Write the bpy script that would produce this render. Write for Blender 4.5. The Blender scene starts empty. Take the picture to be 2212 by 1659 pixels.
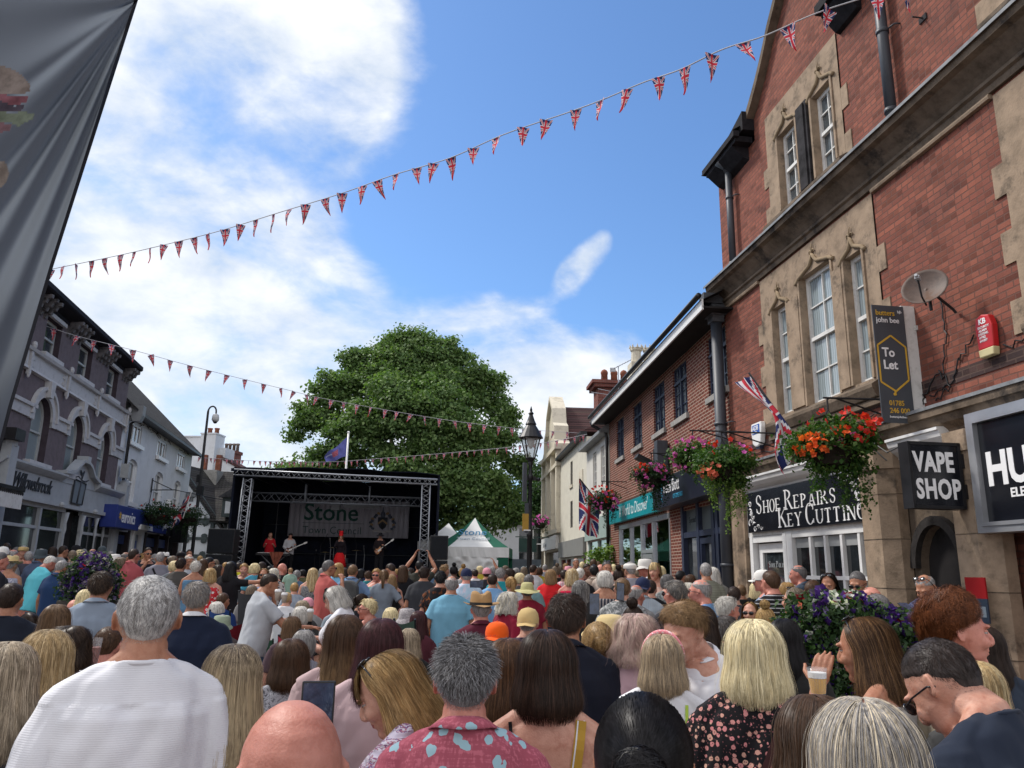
import bpy,bmesh,math,random,time
import numpy as np
from mathutils import Vector,Matrix,noise
T0=time.time()
R=math.radians
random.seed(7);np.random.seed(7)
S=bpy.context.scene
COL=S.collection
# ---------------------------------------------------------------- camera
FPX,PITCH,ROLL,CAMH=1660.0,R(13.65),0.0185,1.72      # focal length for a 2212 wide picture
cd=bpy.data.cameras.new('camera');cam=bpy.data.objects.new('camera',cd);COL.objects.link(cam)
cd.sensor_width=36;cd.lens=36 * FPX / 2212;cd.clip_start=.05;cd.clip_end=1500
CM=Matrix.Rotation(math.pi / 2 + PITCH,3,'X') @ Matrix.Rotation(ROLL,3,'Z')
cam.matrix_world=Matrix.Translation((0,0,CAMH)) @ CM.to_4x4()
S.camera=cam
def ray(u,v):
 d=CM @ Vector((u - 1106,-(v - 829.5),-FPX));return d / d.y
def at(u,v,y):
 return Vector((0,0,CAMH)) + ray(u,v) * y
# ---------------------------------------------------------------- light
SUN_AZ,SUN_EL=R(-62),R(50)
S.view_settings.view_transform='Standard';S.view_settings.look='None'
S.view_settings.exposure=0.95;S.view_settings.gamma=1
sl=bpy.data.lights.new('sun','SUN');so=bpy.data.objects.new('sun',sl);COL.objects.link(so)
sl.energy=1.85;sl.angle=R(9);sl.color=(1,.95,.88)
sv=Vector((math.sin(SUN_AZ) * math.cos(SUN_EL),math.cos(SUN_AZ) * math.cos(SUN_EL),math.sin(SUN_EL)))
so.rotation_euler=sv.to_track_quat('Z','Y').to_euler();so.location=(-20,10,40)
class NT:
 """small helper for building node trees"""
 def __init__(s,nt): s.nt=nt;nt.nodes.clear()
 def n(s,t,props=None,**ins):
  nd=s.nt.nodes.new(t)
  for k,v in (props or {}).items(): setattr(nd,k,v)
  for k,v in ins.items():
   key=int(k[1:]) if k[0] == 'i' and k[1:].isdigit() else k.replace('_',' ')
   s.set(nd.inputs[key],v)
  return nd
 def set(s,inp,v):
  if isinstance(v,bpy.types.NodeSocket): s.nt.links.new(v,inp)
  elif isinstance(v,bpy.types.Node): s.nt.links.new(v.outputs[0],inp)
  else:
   if inp.type == 'RGBA' and len(v) == 3: v=(*v,1)
   inp.default_value=v
 def math(s,op,a,b=0.0,c=None):
  nd=s.nt.nodes.new('ShaderNodeMath');nd.operation=op
  s.set(nd.inputs[0],a);s.set(nd.inputs[1],b)
  if c is not None: s.set(nd.inputs[2],c)
  return nd.outputs[0]
 def mix(s,f,a,b,blend='MIX'):
  nd=s.nt.nodes.new('ShaderNodeMix');nd.data_type='RGBA';nd.blend_type=blend
  s.set(nd.inputs[0],f);s.set(nd.inputs[6],a);s.set(nd.inputs[7],b)
  return nd.outputs[2]
 def ramp(s,f,stops,interp='LINEAR'):
  nd=s.nt.nodes.new('ShaderNodeValToRGB');cr=nd.color_ramp;cr.interpolation=interp
  while len(cr.elements) < len(stops): cr.elements.new(.5)
  for e,(p,c) in zip(cr.elements,stops):
   e.position=p;e.color=(*c,1) if len(c) == 3 else c
  s.set(nd.inputs[0],f);return nd.outputs[0]
 def smooth(s,x,lo,hi):
  nd=s.nt.nodes.new('ShaderNodeMapRange');nd.interpolation_type='SMOOTHSTEP'
  s.set(nd.inputs[0],x);nd.inputs[1].default_value=lo;nd.inputs[2].default_value=hi
  return nd.outputs[0]
# ---------------------------------------------------------------- sky with clouds
W=bpy.data.worlds.new("World");S.world=W;W.use_nodes=True
N=NT(W.node_tree)
sky=N.n('ShaderNodeTexSky',{'sky_type': 'NISHITA','sun_disc': False,'sun_elevation': SUN_EL,'sun_rotation': SUN_AZ,
        'air_density': 1.0,'dust_density': 0.6,'ozone_density': 2.2,'altitude': 100})
tc=N.n('ShaderNodeTexCoord').outputs['Generated']
nz=N.n('ShaderNodeVectorMath',{'operation': 'NORMALIZE'},i0=tc).outputs[0]
mp=N.n('ShaderNodeMapping',None,Vector=nz,Scale=(1.0,1.0,1.9),Rotation=(.15,.35,.2)).outputs[0]
n1=N.n('ShaderNodeTexNoise',None,Vector=mp,Scale=3.1,Detail=9.0,Roughness=.56,Distortion=.35).outputs[0]
n2=N.n('ShaderNodeTexNoise',None,Vector=mp,Scale=9.0,Detail=8.0,Roughness=.6,Distortion=.2).outputs[0]
bias=None
for (u,v,rad,w) in [(280,150,15,.55),(560,90,12,.5),(450,290,10,.48),(230,420,12,.45),(760,170,6,.32),(100,620,10,.38),
      (420,690,9,.40),(700,670,6,.36),(960,670,6,.40),(1110,700,4,.36),(330,900,9,.34),(560,860,8,.30),
      (1120,830,7,.42),(1380,770,5,.40),(1245,570,2.0,.50),(1285,532,1.7,.46),(1222,600,1.5,.44),(1312,508,1.2,.36),(1180,380,3,.2),(1230,345,2.5,.2),
      (1000,270,4,.2),(960,1000,9,.3),(520,470,5,.15),(620,610,4,.2),(1300,790,6,.2),
      (1300,120,13,-.3),(1480,520,11,-.32),(850,500,9,-.34),(1080,470,8,-.25),(1000,90,8,-.25),(620,470,6,-.12),(500,600,5,-.15),(560,760,3,-.2)]:
 d=ray(u,v).normalized()
 dot=N.n('ShaderNodeVectorMath',{'operation': 'DOT_PRODUCT'},i0=nz,i1=tuple(d)).outputs['Value']
 g=N.math('MULTIPLY',N.math('POWER',N.math('MAXIMUM',dot,0.0),1.0 / (R(rad) ** 2) * 2.2),w)
 bias=g if bias is None else N.math('ADD',bias,g)
bias=N.math('MAXIMUM',N.math('MINIMUM',bias,.46),-.3)
base=N.math('ADD',N.math('MULTIPLY',n1,1.35),N.math('MULTIPLY',n2,.42))
msk=N.smooth(N.math('ADD',base,N.math('SUBTRACT',bias,.02)),1.0,1.40)
cshade=N.ramp(N.math('ADD',N.math('MULTIPLY',n2,.6),N.math('MULTIPLY',n1,.4)),[(.34,(3.2,3.75,4.4)),(.50,(4.5,4.8,5.2)),(.62,(5.7,5.8,5.95))])
# fill light added to the unseen sky: around the sun, overhead, behind the camera
sz_=N.n('ShaderNodeSeparateXYZ',None,Vector=nz).outputs
sd_=N.n('ShaderNodeVectorMath',{'operation': 'DOT_PRODUCT'},i0=nz,i1=tuple(sv)).outputs['Value']
bright=N.math('MAXIMUM',N.smooth(N.math('MULTIPLY',sz_[1],-1.0),-.25,.35),N.math('MULTIPLY',N.smooth(sd_,.86,.99),1.2))
bright=N.math('MAXIMUM',bright,N.math('MULTIPLY',N.smooth(sz_[2],.80,.95),.7))
skc=N.mix(1.0,sky.outputs[0],(.63,.81,.98),'MULTIPLY')
skyc=N.mix(N.math('MULTIPLY',msk,.93),skc,cshade)
skyc=N.mix(N.math('MINIMUM',bright,1.0),skyc,(6.4,6.4,6.7))
bg=N.n('ShaderNodeBackground',None,Color=skyc,Strength=0.10)
N.n('ShaderNodeOutputWorld',None,Surface=bg.outputs[0])
# ---------------------------------------------------------------- materials
MATS={}
def newmat(name):
 m=bpy.data.materials.new(name);m.use_nodes=True;return m,NT(m.node_tree)
def out(n,col,rough=.8,spec=.3,bump=None,bs=.3,bd=.01,metal=0.0,sss=0.0,coat=0.0,alpha=None,sheen=0.0,emit=None):
 b=n.n('ShaderNodeBsdfPrincipled');n.set(b.inputs['Base Color'],col);n.set(b.inputs['Roughness'],rough)
 b.inputs['Specular IOR Level'].default_value=spec;b.inputs['Metallic'].default_value=metal
 if sss: b.inputs['Subsurface Weight'].default_value=sss;b.inputs['Subsurface Radius'].default_value=(.012,.005,.003);b.inputs['Subsurface Scale'].default_value=1
 if coat: b.inputs['Coat Weight'].default_value=coat
 if sheen: b.inputs['Sheen Weight'].default_value=sheen
 if bump is not None:
  bp=n.n('ShaderNodeBump',None,Strength=bs,Distance=bd,Height=bump);n.set(b.inputs['Normal'],bp.outputs[0])
 n.n('ShaderNodeOutputMaterial',None,Surface=b.outputs[0]);return b
def objco(n): return n.n('ShaderNodeTexCoord').outputs['Object']
def M_(key,col,rough=.7,spec=.3,var=.12,scale=6.0,metal=0.0,bs=.15,bd=.004,bscale=60.0,dirt=None,streak=False):
 """painted / stone / metal surface with uneven tone"""
 if key in MATS: return MATS[key]
 m,n=newmat(key);co=objco(n)
 if streak: co=n.n('ShaderNodeMapping',None,Vector=co,Scale=(1,1,.18)).outputs[0]
 a=n.n('ShaderNodeTexNoise',None,Vector=co,Scale=scale,Detail=6.0,Roughness=.65).outputs[0]
 d=tuple(c * (1 - var * 2.2) for c in col);l=tuple(min(1,c * (1 + var * 1.6)) for c in col)
 c=n.ramp(a,[(.3,d),(.5,col),(.72,l)])
 if dirt:
  s2=n.n('ShaderNodeTexNoise',None,Vector=co,Scale=dirt[1],Detail=8.0,Roughness=.7).outputs[0]
  c=n.mix(n.math('MULTIPLY',n.smooth(s2,.5,.68),dirt[2]),c,dirt[0])
 f=n.n('ShaderNodeTexNoise',None,Vector=co,Scale=bscale,Detail=3.0).outputs[0]
 rr=n.math('ADD',rough - .08,n.math('MULTIPLY',a,.16))
 out(n,c,rr,spec,f,bs,bd,metal);MATS[key]=m;return m
def brick(key,c1,c2,mortar,msize=.012,grime=.5,bw=.232,rh=.078,tone=.35):
 m,n=newmat(key)
 se=n.n('ShaderNodeSeparateXYZ',None,Vector=objco(n))
 wob=n.n('ShaderNodeTexNoise',None,Vector=objco(n),Scale=2.0,Detail=2.0).outputs[0]
 zz=n.math('ADD',se.outputs[2],n.math('MULTIPLY',wob,.012))
 xx=n.math('ADD',se.outputs[0],se.outputs[1])
 v=n.n('ShaderNodeCombineXYZ',None,X=xx,Y=zz,Z=0.0).outputs[0]
 b=n.n('ShaderNodeTexBrick',None,Vector=v,Color1=c1,Color2=c2,Mortar=mortar,Scale=1.0,Mortar_Size=msize,Mortar_Smooth=.25,Bias=-.1,Brick_Width=bw,Row_Height=rh)
 b.offset=.5
 # per brick tone
 rx=n.math('DIVIDE',xx,bw);ry=n.math('FLOOR',n.math('DIVIDE',zz,rh))
 rx=n.math('FLOOR',n.math('ADD',rx,n.math('MULTIPLY',n.math('MODULO',ry,2.0),.5)))
 wn=n.n('ShaderNodeTexWhiteNoise',{'noise_dimensions': '2D'},Vector=n.n('ShaderNodeCombineXYZ',None,X=rx,Y=ry,Z=0.0).outputs[0])
 tn=n.ramp(wn.outputs[0],[(0,(1 - tone * 1.3,) * 3),(.35,(1,1,1)),(.8,(1 + tone * .5,) * 3),(1,(1 + tone * .9,1 + tone * .7,1 + tone * .6))])
 col=n.mix(n.math('SUBTRACT',1.0,b.outputs['Fac']),b.outputs['Color'],tn,'MULTIPLY')
 col2=n.mix(n.math('SUBTRACT',1.0,b.outputs['Fac']),b.outputs['Color'],n.mix(1.0,b.outputs['Color'],tn,'MULTIPLY'))
 g=n.n('ShaderNodeTexNoise',None,Vector=v,Scale=.9,Detail=7.0,Roughness=.68).outputs[0]
 col2=n.mix(n.math('MULTIPLY',n.smooth(g,.48,.75),grime),col2,(.055,.035,.035))
 g2=n.n('ShaderNodeTexNoise',None,Vector=v,Scale=.5,Detail=3.0).outputs[0]
 col2=n.mix(n.math('MULTIPLY',n.smooth(g2,.45,.8),.25),col2,tuple(min(1,x * 1.35) for x in c1))
 f=n.n('ShaderNodeTexNoise',None,Vector=v,Scale=45.0,Detail=5.0).outputs[0]
 h=n.math('ADD',n.math('MULTIPLY',b.outputs['Fac'],-1.0),n.math('MULTIPLY',f,.5))
 out(n,col2,.9,.15,h,.55,.012);MATS[key]=m;return m
def glass(key,tint=(.02,.025,.03),light=None,sc=2.0):
 """window glass: glossy, with the dark room or a pale net curtain seen in it"""
 if key in MATS: return MATS[key]
 m,n=newmat(key);co=objco(n)
 if light:
  w=n.n('ShaderNodeTexWave',{'bands_direction': 'X'},Vector=co,Scale=5.0,Distortion=3.0,Detail=2.0).outputs[0]
  c=n.ramp(w,[(.1,tuple(x * .65 for x in light)),(.9,light)])
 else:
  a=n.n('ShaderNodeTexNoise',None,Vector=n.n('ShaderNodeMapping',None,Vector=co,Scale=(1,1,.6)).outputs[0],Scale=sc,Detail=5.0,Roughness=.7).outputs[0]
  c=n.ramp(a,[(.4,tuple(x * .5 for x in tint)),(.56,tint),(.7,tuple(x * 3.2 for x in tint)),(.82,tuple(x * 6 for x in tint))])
 wv=n.n('ShaderNodeTexNoise',None,Vector=co,Scale=1.6,Detail=1.0).outputs[0]
 out(n,c,.06,.8,wv,.05,.02,coat=.3);MATS[key]=m;return m
STONE=M_('sandstone',(.30,.225,.16),.9,.1,.18,3.0,dirt=((.075,.062,.05),2.4,.85),bscale=35,bs=.4,bd=.01)
STONED=M_('sooty_sandstone',(.15,.115,.085),.9,.1,.25,2.5,dirt=((.03,.028,.028),1.6,.9),bscale=30,bs=.5,bd=.012)
STONEB=M_('black_weathered_stone',(.035,.033,.035),.9,.1,.3,4.0,bscale=30,bs=.4,bd=.01)
GREYM=M_('cement_sill',(.30,.29,.27),.9,.1,.15,5.0)
LEAD=M_('lead_flashing',(.20,.21,.22),.6,.3,.2,6.0)
WHITE=M_('white_paint_weathered',(.66,.65,.62),.55,.3,.05,5.0,dirt=((.28,.25,.21),9.0,.35))
WHITE2=M_('white_gloss_paint',(.74,.74,.73),.35,.4,.03,5.0)
RENDW=M_('white_render',(.62,.64,.66),.9,.1,.035,1.5,dirt=((.36,.37,.37),1.2,.3),bs=.3,bscale=80)
CREAM=M_('cream_render',(.62,.57,.46),.9,.1,.06,1.5,dirt=((.25,.22,.17),1.5,.5),bs=.3,bscale=60)
CREAMB=M_('cream_painted_brick',(.60,.57,.48),.9,.1,.05,2.0,bs=.4,bscale=25,bd=.01)
GREYG=M_('pale_grey_paint',(.36,.38,.40),.6,.25,.06,3.0)
MAUVE=M_('mauve_roughcast',(.155,.130,.140),.95,.05,.10,5.0,bs=.8,bscale=70,bd=.015)
OFFW=M_('offwhite_stucco',(.47,.47,.48),.85,.15,.07,3.0,dirt=((.16,.16,.17),3.0,.4))
BLACKM=M_('black_paint',(.012,.012,.014),.45,.4,.2,6.0)
CASTI=M_('cast_iron_grey',(.05,.056,.068),.5,.4,.15,4.0,streak=True)
NAVYP=M_('navy_paint',(.022,.03,.06),.4,.4,.15,4.0)
SLATE=M_('slate_roof',(.045,.045,.05),.8,.2,.3,3.0,bs=.6,bscale=12,bd=.03)
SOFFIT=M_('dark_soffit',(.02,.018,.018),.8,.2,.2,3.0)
WOODD=M_('dark_boarding',(.03,.025,.025),.8,.2,.2,3.0)
ALU=M_('aluminium',(.55,.56,.58),.35,.5,.08,8.0,metal=.8)
TRUSSM=M_('truss_aluminium',(.34,.36,.39),.4,.5,.08,8.0,metal=.55)
STEEL=M_('galvanised_steel',(.42,.43,.45),.45,.5,.12,8.0,metal=.7)
ASPH=M_('paving',(.17,.155,.14),.9,.15,.15,1.3,bscale=30,bs=.5)
TERRA=M_('terracotta',(.20,.075,.045),.8,.2,.2,5.0)
BRA=brick('red_brick_old',(.235,.085,.058),(.175,.062,.046),(.14,.07,.055),.010,.5,tone=.3)
BRB=brick('red_brick_newer',(.155,.042,.028),(.12,.034,.026),(.36,.27,.21),.012,.25,tone=.25)
BRC=brick('chimney_brick',(.19,.06,.045),(.14,.045,.04),(.2,.14,.12),.010,.5)
def tiles(key,c1,c2):
 m,n=newmat(key);se=n.n('ShaderNodeSeparateXYZ',None,Vector=objco(n))
 v=n.n('ShaderNodeCombineXYZ',None,X=se.outputs[0],Y=se.outputs[2],Z=0.0).outputs[0]
 b=n.n('ShaderNodeTexBrick',None,Vector=v,Color1=c1,Color2=c2,Mortar=(.015,.012,.012),Scale=1.0,Mortar_Size=.012,Brick_Width=.2,Row_Height=.16)
 g=n.n('ShaderNodeTexNoise',None,Vector=v,Scale=4.0,Detail=6.0,Roughness=.7).outputs[0]
 c=n.mix(n.math('MULTIPLY',n.smooth(g,.5,.7),.6),b.outputs[0],(.05,.055,.04))
 out(n,c,.9,.1,n.math('ADD',n.math('MULTIPLY',b.outputs['Fac'],-1.0),g),.7,.03);return m
TILEG=tiles('mossy_grey_tiles',(.035,.034,.036),(.055,.052,.05))
TILER=tiles('plum_clay_tiles',(.10,.05,.048),(.075,.045,.045))
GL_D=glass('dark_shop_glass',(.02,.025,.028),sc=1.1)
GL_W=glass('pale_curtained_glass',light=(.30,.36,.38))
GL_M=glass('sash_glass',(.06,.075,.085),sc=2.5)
# ---------------------------------------------------------------- mesh helpers
def tag(o,label=None,cat=None,group=None,kind=None):
 if label: o['label']=label
 if cat: o['category']=cat
 if group: o['group']=group
 if kind: o['kind']=kind
 return o
def empty(name,loc=(0,0,0),rz=0.0,label=None,cat=None,group=None,rot=None):
 o=bpy.data.objects.new(name,None);COL.objects.link(o);o.location=loc
 o.rotation_euler=rot or (0,0,rz);o.empty_display_size=.1
 tag(o,label,cat,group);return o
SPLIT=set('stone_pier stone_surround window_mullion black_mullion window_sill bracket window_arch carved_hood brick_pier mullion wall_fixing eaves drape sooty_brick_course scalloped_edge roll_moulding gable_coping dark_interior poster blue_poster white_cove receiver bars foot open_vent turned_column arch_moulding'.split())
def split_x(o,me,name,parent):
 """give every piece standing apart along the facade its own part"""
 if len(me.polygons) > 1500: return
 co=[v.co for v in me.vertices];bx=[]
 for p in me.polygons:
  X=[co[i].x for i in p.vertices];Z=[co[i].z for i in p.vertices];bx.append([min(X) - .01,max(X) + .01,min(Z) - .01,max(Z) + .01,[p.index]])
 again=True
 while again:
  again=False;nb=[]
  for q in bx:
   for t in nb:
    if q[0] < t[1] and q[1] > t[0] and q[2] < t[3] and q[3] > t[2]: t[0]=min(t[0],q[0]);t[1]=max(t[1],q[1]);t[2]=min(t[2],q[2]);t[3]=max(t[3],q[3]);t[4] += q[4];again=True;break
   else: nb.append(q)
  bx=nb
 cl=[q[4] for q in bx]
 if len(cl) < 2 or len(cl) > 40: return
 for k,c in enumerate(cl[1:]):
  m2=me.copy();bm=bmesh.new();bm.from_mesh(m2);bm.faces.ensure_lookup_table();keep=set(c);bmesh.ops.delete(bm,geom=[f for f in bm.faces if f.index not in keep],context='FACES');bm.to_mesh(m2);bm.free()
  q=bpy.data.objects.new(name,m2);COL.objects.link(q);q.parent=parent
 bm=bmesh.new();bm.from_mesh(me);bm.faces.ensure_lookup_table();keep=set(cl[0]);bmesh.ops.delete(bm,geom=[f for f in bm.faces if f.index not in keep],context='FACES');bm.to_mesh(me);bm.free()
class MB:
 def __init__(s): s.v=[];s.f=[];s.m=[];s.mi=0;s.T=None
 def add(s,vs,fs,mi=None):
  o=len(s.v)
  if s.T is not None: vs=[tuple(s.T @ Vector(v)) for v in vs]
  s.v += [tuple(v) for v in vs];s.f += [tuple(i + o for i in f) for f in fs]
  s.m += [s.mi if mi is None else mi] * len(fs);return s
 def box(s,x0,x1,y0,y1,z0,z1,mi=None):
  vs=[(x,y,z) for z in (z0,z1) for y in (y0,y1) for x in (x0,x1)]
  return s.add(vs,[(0,2,3,1),(4,5,7,6),(0,1,5,4),(2,6,7,3),(0,4,6,2),(1,3,7,5)],mi)
 def quad(s,a,b,c,d,mi=None): return s.add([a,b,c,d],[(0,1,2,3)],mi)
 def tube(s,pts,r,n=8,mi=None,cap=True):
  pts=[Vector(p) for p in pts];k=len(pts)
  rr=r if isinstance(r,(list,tuple)) else [r] * k
  vs=[];fs=[];ref=None
  for i,p in enumerate(pts):
   t=(pts[min(i + 1,k - 1)] - pts[max(i - 1,0)])
   t=t.normalized() if t.length > 1e-9 else Vector((0,0,1))
   if ref is None: ref=t.orthogonal().normalized()
   ref=(ref - t * ref.dot(t));ref=ref.normalized() if ref.length > 1e-6 else t.orthogonal().normalized()
   b=t.cross(ref)
   for j in range(n):
    a=2 * math.pi * j / n;vs.append(p + (ref * math.cos(a) + b * math.sin(a)) * rr[i])
  for i in range(k - 1):
   for j in range(n):
    j2=(j + 1) % n;fs.append((i * n + j,i * n + j2,(i + 1) * n + j2,(i + 1) * n + j))
  if cap: fs.append(tuple(range(n))[::-1]);fs.append(tuple((k - 1) * n + j for j in range(n)))
  return s.add(vs,fs,mi)
 def lathe(s,prof,n=12,mi=None,c=(0,0,0)):
  vs=[];fs=[]
  for (r,z) in prof:
   for j in range(n):
    a=2 * math.pi * j / n;vs.append((c[0] + r * math.cos(a),c[1] + r * math.sin(a),c[2] + z))
  for i in range(len(prof) - 1):
   for j in range(n):
    j2=(j + 1) % n;fs.append((i * n + j,i * n + j2,(i + 1) * n + j2,(i + 1) * n + j))
  fs.append(tuple(range(n))[::-1]);fs.append(tuple((len(prof) - 1) * n + j for j in range(n)))
  return s.add(vs,fs,mi)
 def prism(s,poly,axis,a0,a1,mi=None):
  """poly in the two other axes, extruded along axis"""
  def P(p,a):
   return (a,p[0],p[1]) if axis == 'x' else (p[0],a,p[1]) if axis == 'y' else (p[0],p[1],a)
  k=len(poly);vs=[P(p,a0) for p in poly] + [P(p,a1) for p in poly]
  fs=[tuple(range(k))[::-1],tuple(range(k,2 * k))] + [(i,(i + 1) % k,k + (i + 1) % k,k + i) for i in range(k)]
  return s.add(vs,fs,mi)
 def ell(s,c,r,n=12,mi=None,rot=None):
  vs=[];fs=[];h=n // 2
  rot=rot or Matrix.Identity(3)
  for i in range(1,h):
   ph=math.pi * i / h
   for j in range(n):
    a=2 * math.pi * j / n
    vs.append(Vector(c) + rot @ Vector((r[0] * math.sin(ph) * math.cos(a),r[1] * math.sin(ph) * math.sin(a),r[2] * math.cos(ph))))
  top=len(vs);vs.append(Vector(c) + rot @ Vector((0,0,r[2])));vs.append(Vector(c) + rot @ Vector((0,0,-r[2])))
  for i in range(h - 2):
   for j in range(n):
    j2=(j + 1) % n;fs.append((i * n + j,(i + 1) * n + j,(i + 1) * n + j2,i * n + j2))
  for j in range(n):
   j2=(j + 1) % n;fs.append((top,j,j2));fs.append((top + 1,(h - 2) * n + j2,(h - 2) * n + j))
  return s.add(vs,fs,mi)
 def wall(s,x0,x1,z0,z1,holes,y=0.0,depth=.12,mi=None,rmi=None):
  """front sheet with real openings and their reveals; holes = (xa,xb,za,zb[,arch])"""
  xs=sorted({x0,x1,*[h[0] for h in holes],*[h[1] for h in holes]});zs=sorted({z0,z1,*[h[2] for h in holes],*[h[3] for h in holes]})
  xs=[x for x in xs if x0 <= x <= x1];zs=[z for z in zs if z0 <= z <= z1]
  for a,b in zip(xs,xs[1:]):
   for c,d in zip(zs,zs[1:]):
    mx,mz=(a + b) / 2,(c + d) / 2
    if any(h[0] < mx < h[1] and h[2] < mz < h[3] for h in holes): continue
    s.quad((a,y,c),(a,y,d),(b,y,d),(b,y,c),mi)
  rmi=mi if rmi is None else rmi
  for h in holes:
   a,b,c,d=h[:4];arch=h[4] if len(h) > 4 else 0
   s.quad((a,y,c),(b,y,c),(b,y - depth,c),(a,y - depth,c),rmi)
   if not arch:
    s.quad((a,y,d),(a,y - depth,d),(b,y - depth,d),(b,y,d),rmi)
   dz=d - arch
   s.quad((a,y,c),(a,y - depth,c),(a,y - depth,dz),(a,y,dz),rmi)
   s.quad((b,y,c),(b,y,dz),(b,y - depth,dz),(b,y - depth,c),rmi)
   if arch:
    cx,w=(a + b) / 2,(b - a) / 2;k=12
    P=[(cx - w * math.cos(math.pi * i / k),dz + arch * math.sin(math.pi * i / k)) for i in range(k + 1)]
    for p,q in zip(P,P[1:]):
     s.quad((p[0],y,p[1]),(p[0],y,d),(q[0],y,d),(q[0],y,q[1]),mi)
     s.quad((p[0],y,p[1]),(q[0],y,q[1]),(q[0],y - depth,q[1]),(p[0],y - depth,p[1]),rmi)
  return s
 def build(s,name,mats,parent=None,loc=None,smooth=False,rz=None,bevel=0.0,recalc=True):
  me=bpy.data.meshes.new(name);me.from_pydata([tuple(v) for v in s.v],[],s.f)
  if not isinstance(mats,(list,tuple)): mats=[mats]
  for m in mats: me.materials.append(m)
  me.polygons.foreach_set('material_index',s.m)
  if smooth: me.polygons.foreach_set('use_smooth',[True] * len(s.f))
  if recalc and len(s.f) < 60000:
   bm=bmesh.new();bm.from_mesh(me);bmesh.ops.recalc_face_normals(bm,faces=bm.faces);bm.to_mesh(me);bm.free()
  me.update()
  o=bpy.data.objects.new(name,me);COL.objects.link(o)
  if parent: o.parent=parent
  if parent and name in SPLIT: split_x(o,me,name,parent)
  if loc: o.location=loc
  if rz is not None: o.rotation_euler=(0,0,rz)
  if bevel:
   b=o.modifiers.new('b','BEVEL');b.width=bevel;b.segments=2;b.limit_method='ANGLE'
  return o
def npmesh(name,V,Q,mats=(),smooth=True,mi=None):
 me=bpy.data.meshes.new(name);V=np.asarray(V,np.float32).reshape(-1,3);Q=np.asarray(Q,np.int32)
 k=Q.shape[1];me.vertices.add(len(V));me.vertices.foreach_set('co',V.ravel())
 me.loops.add(Q.size);me.loops.foreach_set('vertex_index',Q.ravel())
 me.polygons.add(len(Q));me.polygons.foreach_set('loop_start',np.arange(0,Q.size,k,dtype=np.int32))
 if smooth: me.polygons.foreach_set('use_smooth',np.ones(len(Q),bool))
 for m in mats: me.materials.append(m)
 if mi is not None: me.polygons.foreach_set('material_index',np.asarray(mi,np.int32))
 me.update(calc_edges=True);return me
def link(name,me,parent=None,loc=None):
 o=bpy.data.objects.new(name,me);COL.objects.link(o)
 if parent: o.parent=parent
 if loc is not None: o.location=loc
 return o
def text(name,txt,size,mat,parent,x,y,z,sx=1.0,bold=0.0,shear=0.0,align='LEFT',ext=.004,rot=None,space=1.0):
 """lettering on a facade: runs towards -x, faces +y"""
 c=bpy.data.curves.new(name,'FONT');c.body=txt;c.size=size;c.extrude=ext;c.offset=bold;c.shear=shear
 c.align_x=align;c.space_character=space;c.resolution_u=3
 t=bpy.data.objects.new('t',c);COL.objects.link(t)
 dg=bpy.context.evaluated_depsgraph_get();me=bpy.data.meshes.new_from_object(t.evaluated_get(dg));bpy.data.objects.remove(t)
 me.materials.clear();me.materials.append(mat);me.name=name
 Tm=Matrix(((-sx,0,0,x),(0,0,1,y),(0,1,0,z),(0,0,0,1)))
 if rot is not None: Tm=Matrix.Translation((x,y,z)) @ rot @ Matrix(((-sx,0,0,0),(0,0,1,0),(0,1,0,0),(0,0,0,1)))
 me.transform(Tm);o=bpy.data.objects.new(name,me);COL.objects.link(o)
 if parent: o.parent=parent
 return o
def gz(y): return 0.0 if y < 4 else min(.4,.01 * (y - 4))
def win(parent,x0,x1,z0,z1,y,mf,mg,cols=2,rows=2,bar=.022,fr=.06,meeting=True,arch=0,name='window',sill=None,depth=.05):
 """a framed window (part) with its glass (sub-part)"""
 b=MB();y1=y + depth;zt=z1 - arch
 b.box(x0,x0 + fr,y,y1,z0,zt);b.box(x1 - fr,x1,y,y1,z0,zt);b.box(x0 + fr,x1 - fr,y,y1,z0,z0 + fr)
 if arch:
  cx,w=(x0 + x1) / 2,(x1 - x0) / 2;k=12
  P=[(cx - w * math.cos(math.pi * i / k),zt + arch * math.sin(math.pi * i / k)) for i in range(k + 1)]
  Q=[(cx - (w - fr) * math.cos(math.pi * i / k),zt + (arch - fr) * math.sin(math.pi * i / k)) for i in range(k + 1)]
  for i in range(k): b.prism([P[i],P[i + 1],Q[i + 1],Q[i]],'y',y,y1)
 else: b.box(x0 + fr,x1 - fr,y,y1,z1 - fr,z1)
 zm=z0 + (zt - z0) * .5 if not arch else z0 + (z1 - z0) * .48
 if meeting: b.box(x0 + fr,x1 - fr,y + .006,y1 + .02,zm - .03,zm + .03)
 for i in range(1,cols):
  x=x0 + (x1 - x0) * i / cols;b.box(x - bar / 2,x + bar / 2,y + .004,y1 - .006,z0 + fr,z1 - fr * .6)
 for i in range(1,rows):
  z=z0 + (z1 - z0) * i / rows
  if meeting and abs(z - zm) < .08: continue
  b.box(x0 + fr,x1 - fr,y + .007,y1 - .009,z - bar / 2,z + bar / 2)
 o=b.build(name,mf,parent)
 g=MB()
 if arch: g.add([(p[0],y + .012,p[1]) for p in P] + [(x1 - .01,y + .012,z0 + .01),(x0 + .01,y + .012,z0 + .01)],[tuple(range(len(P) + 2))])
 else: g.quad((x0 + .01,y + .012,z0 + .01),(x0 + .01,y + .012,z1 - .01),(x1 - .01,y + .012,z1 - .01),(x1 - .01,y + .012,z0 + .01))
 g.build('pane',mg,o,recalc=False)
 return o
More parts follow.
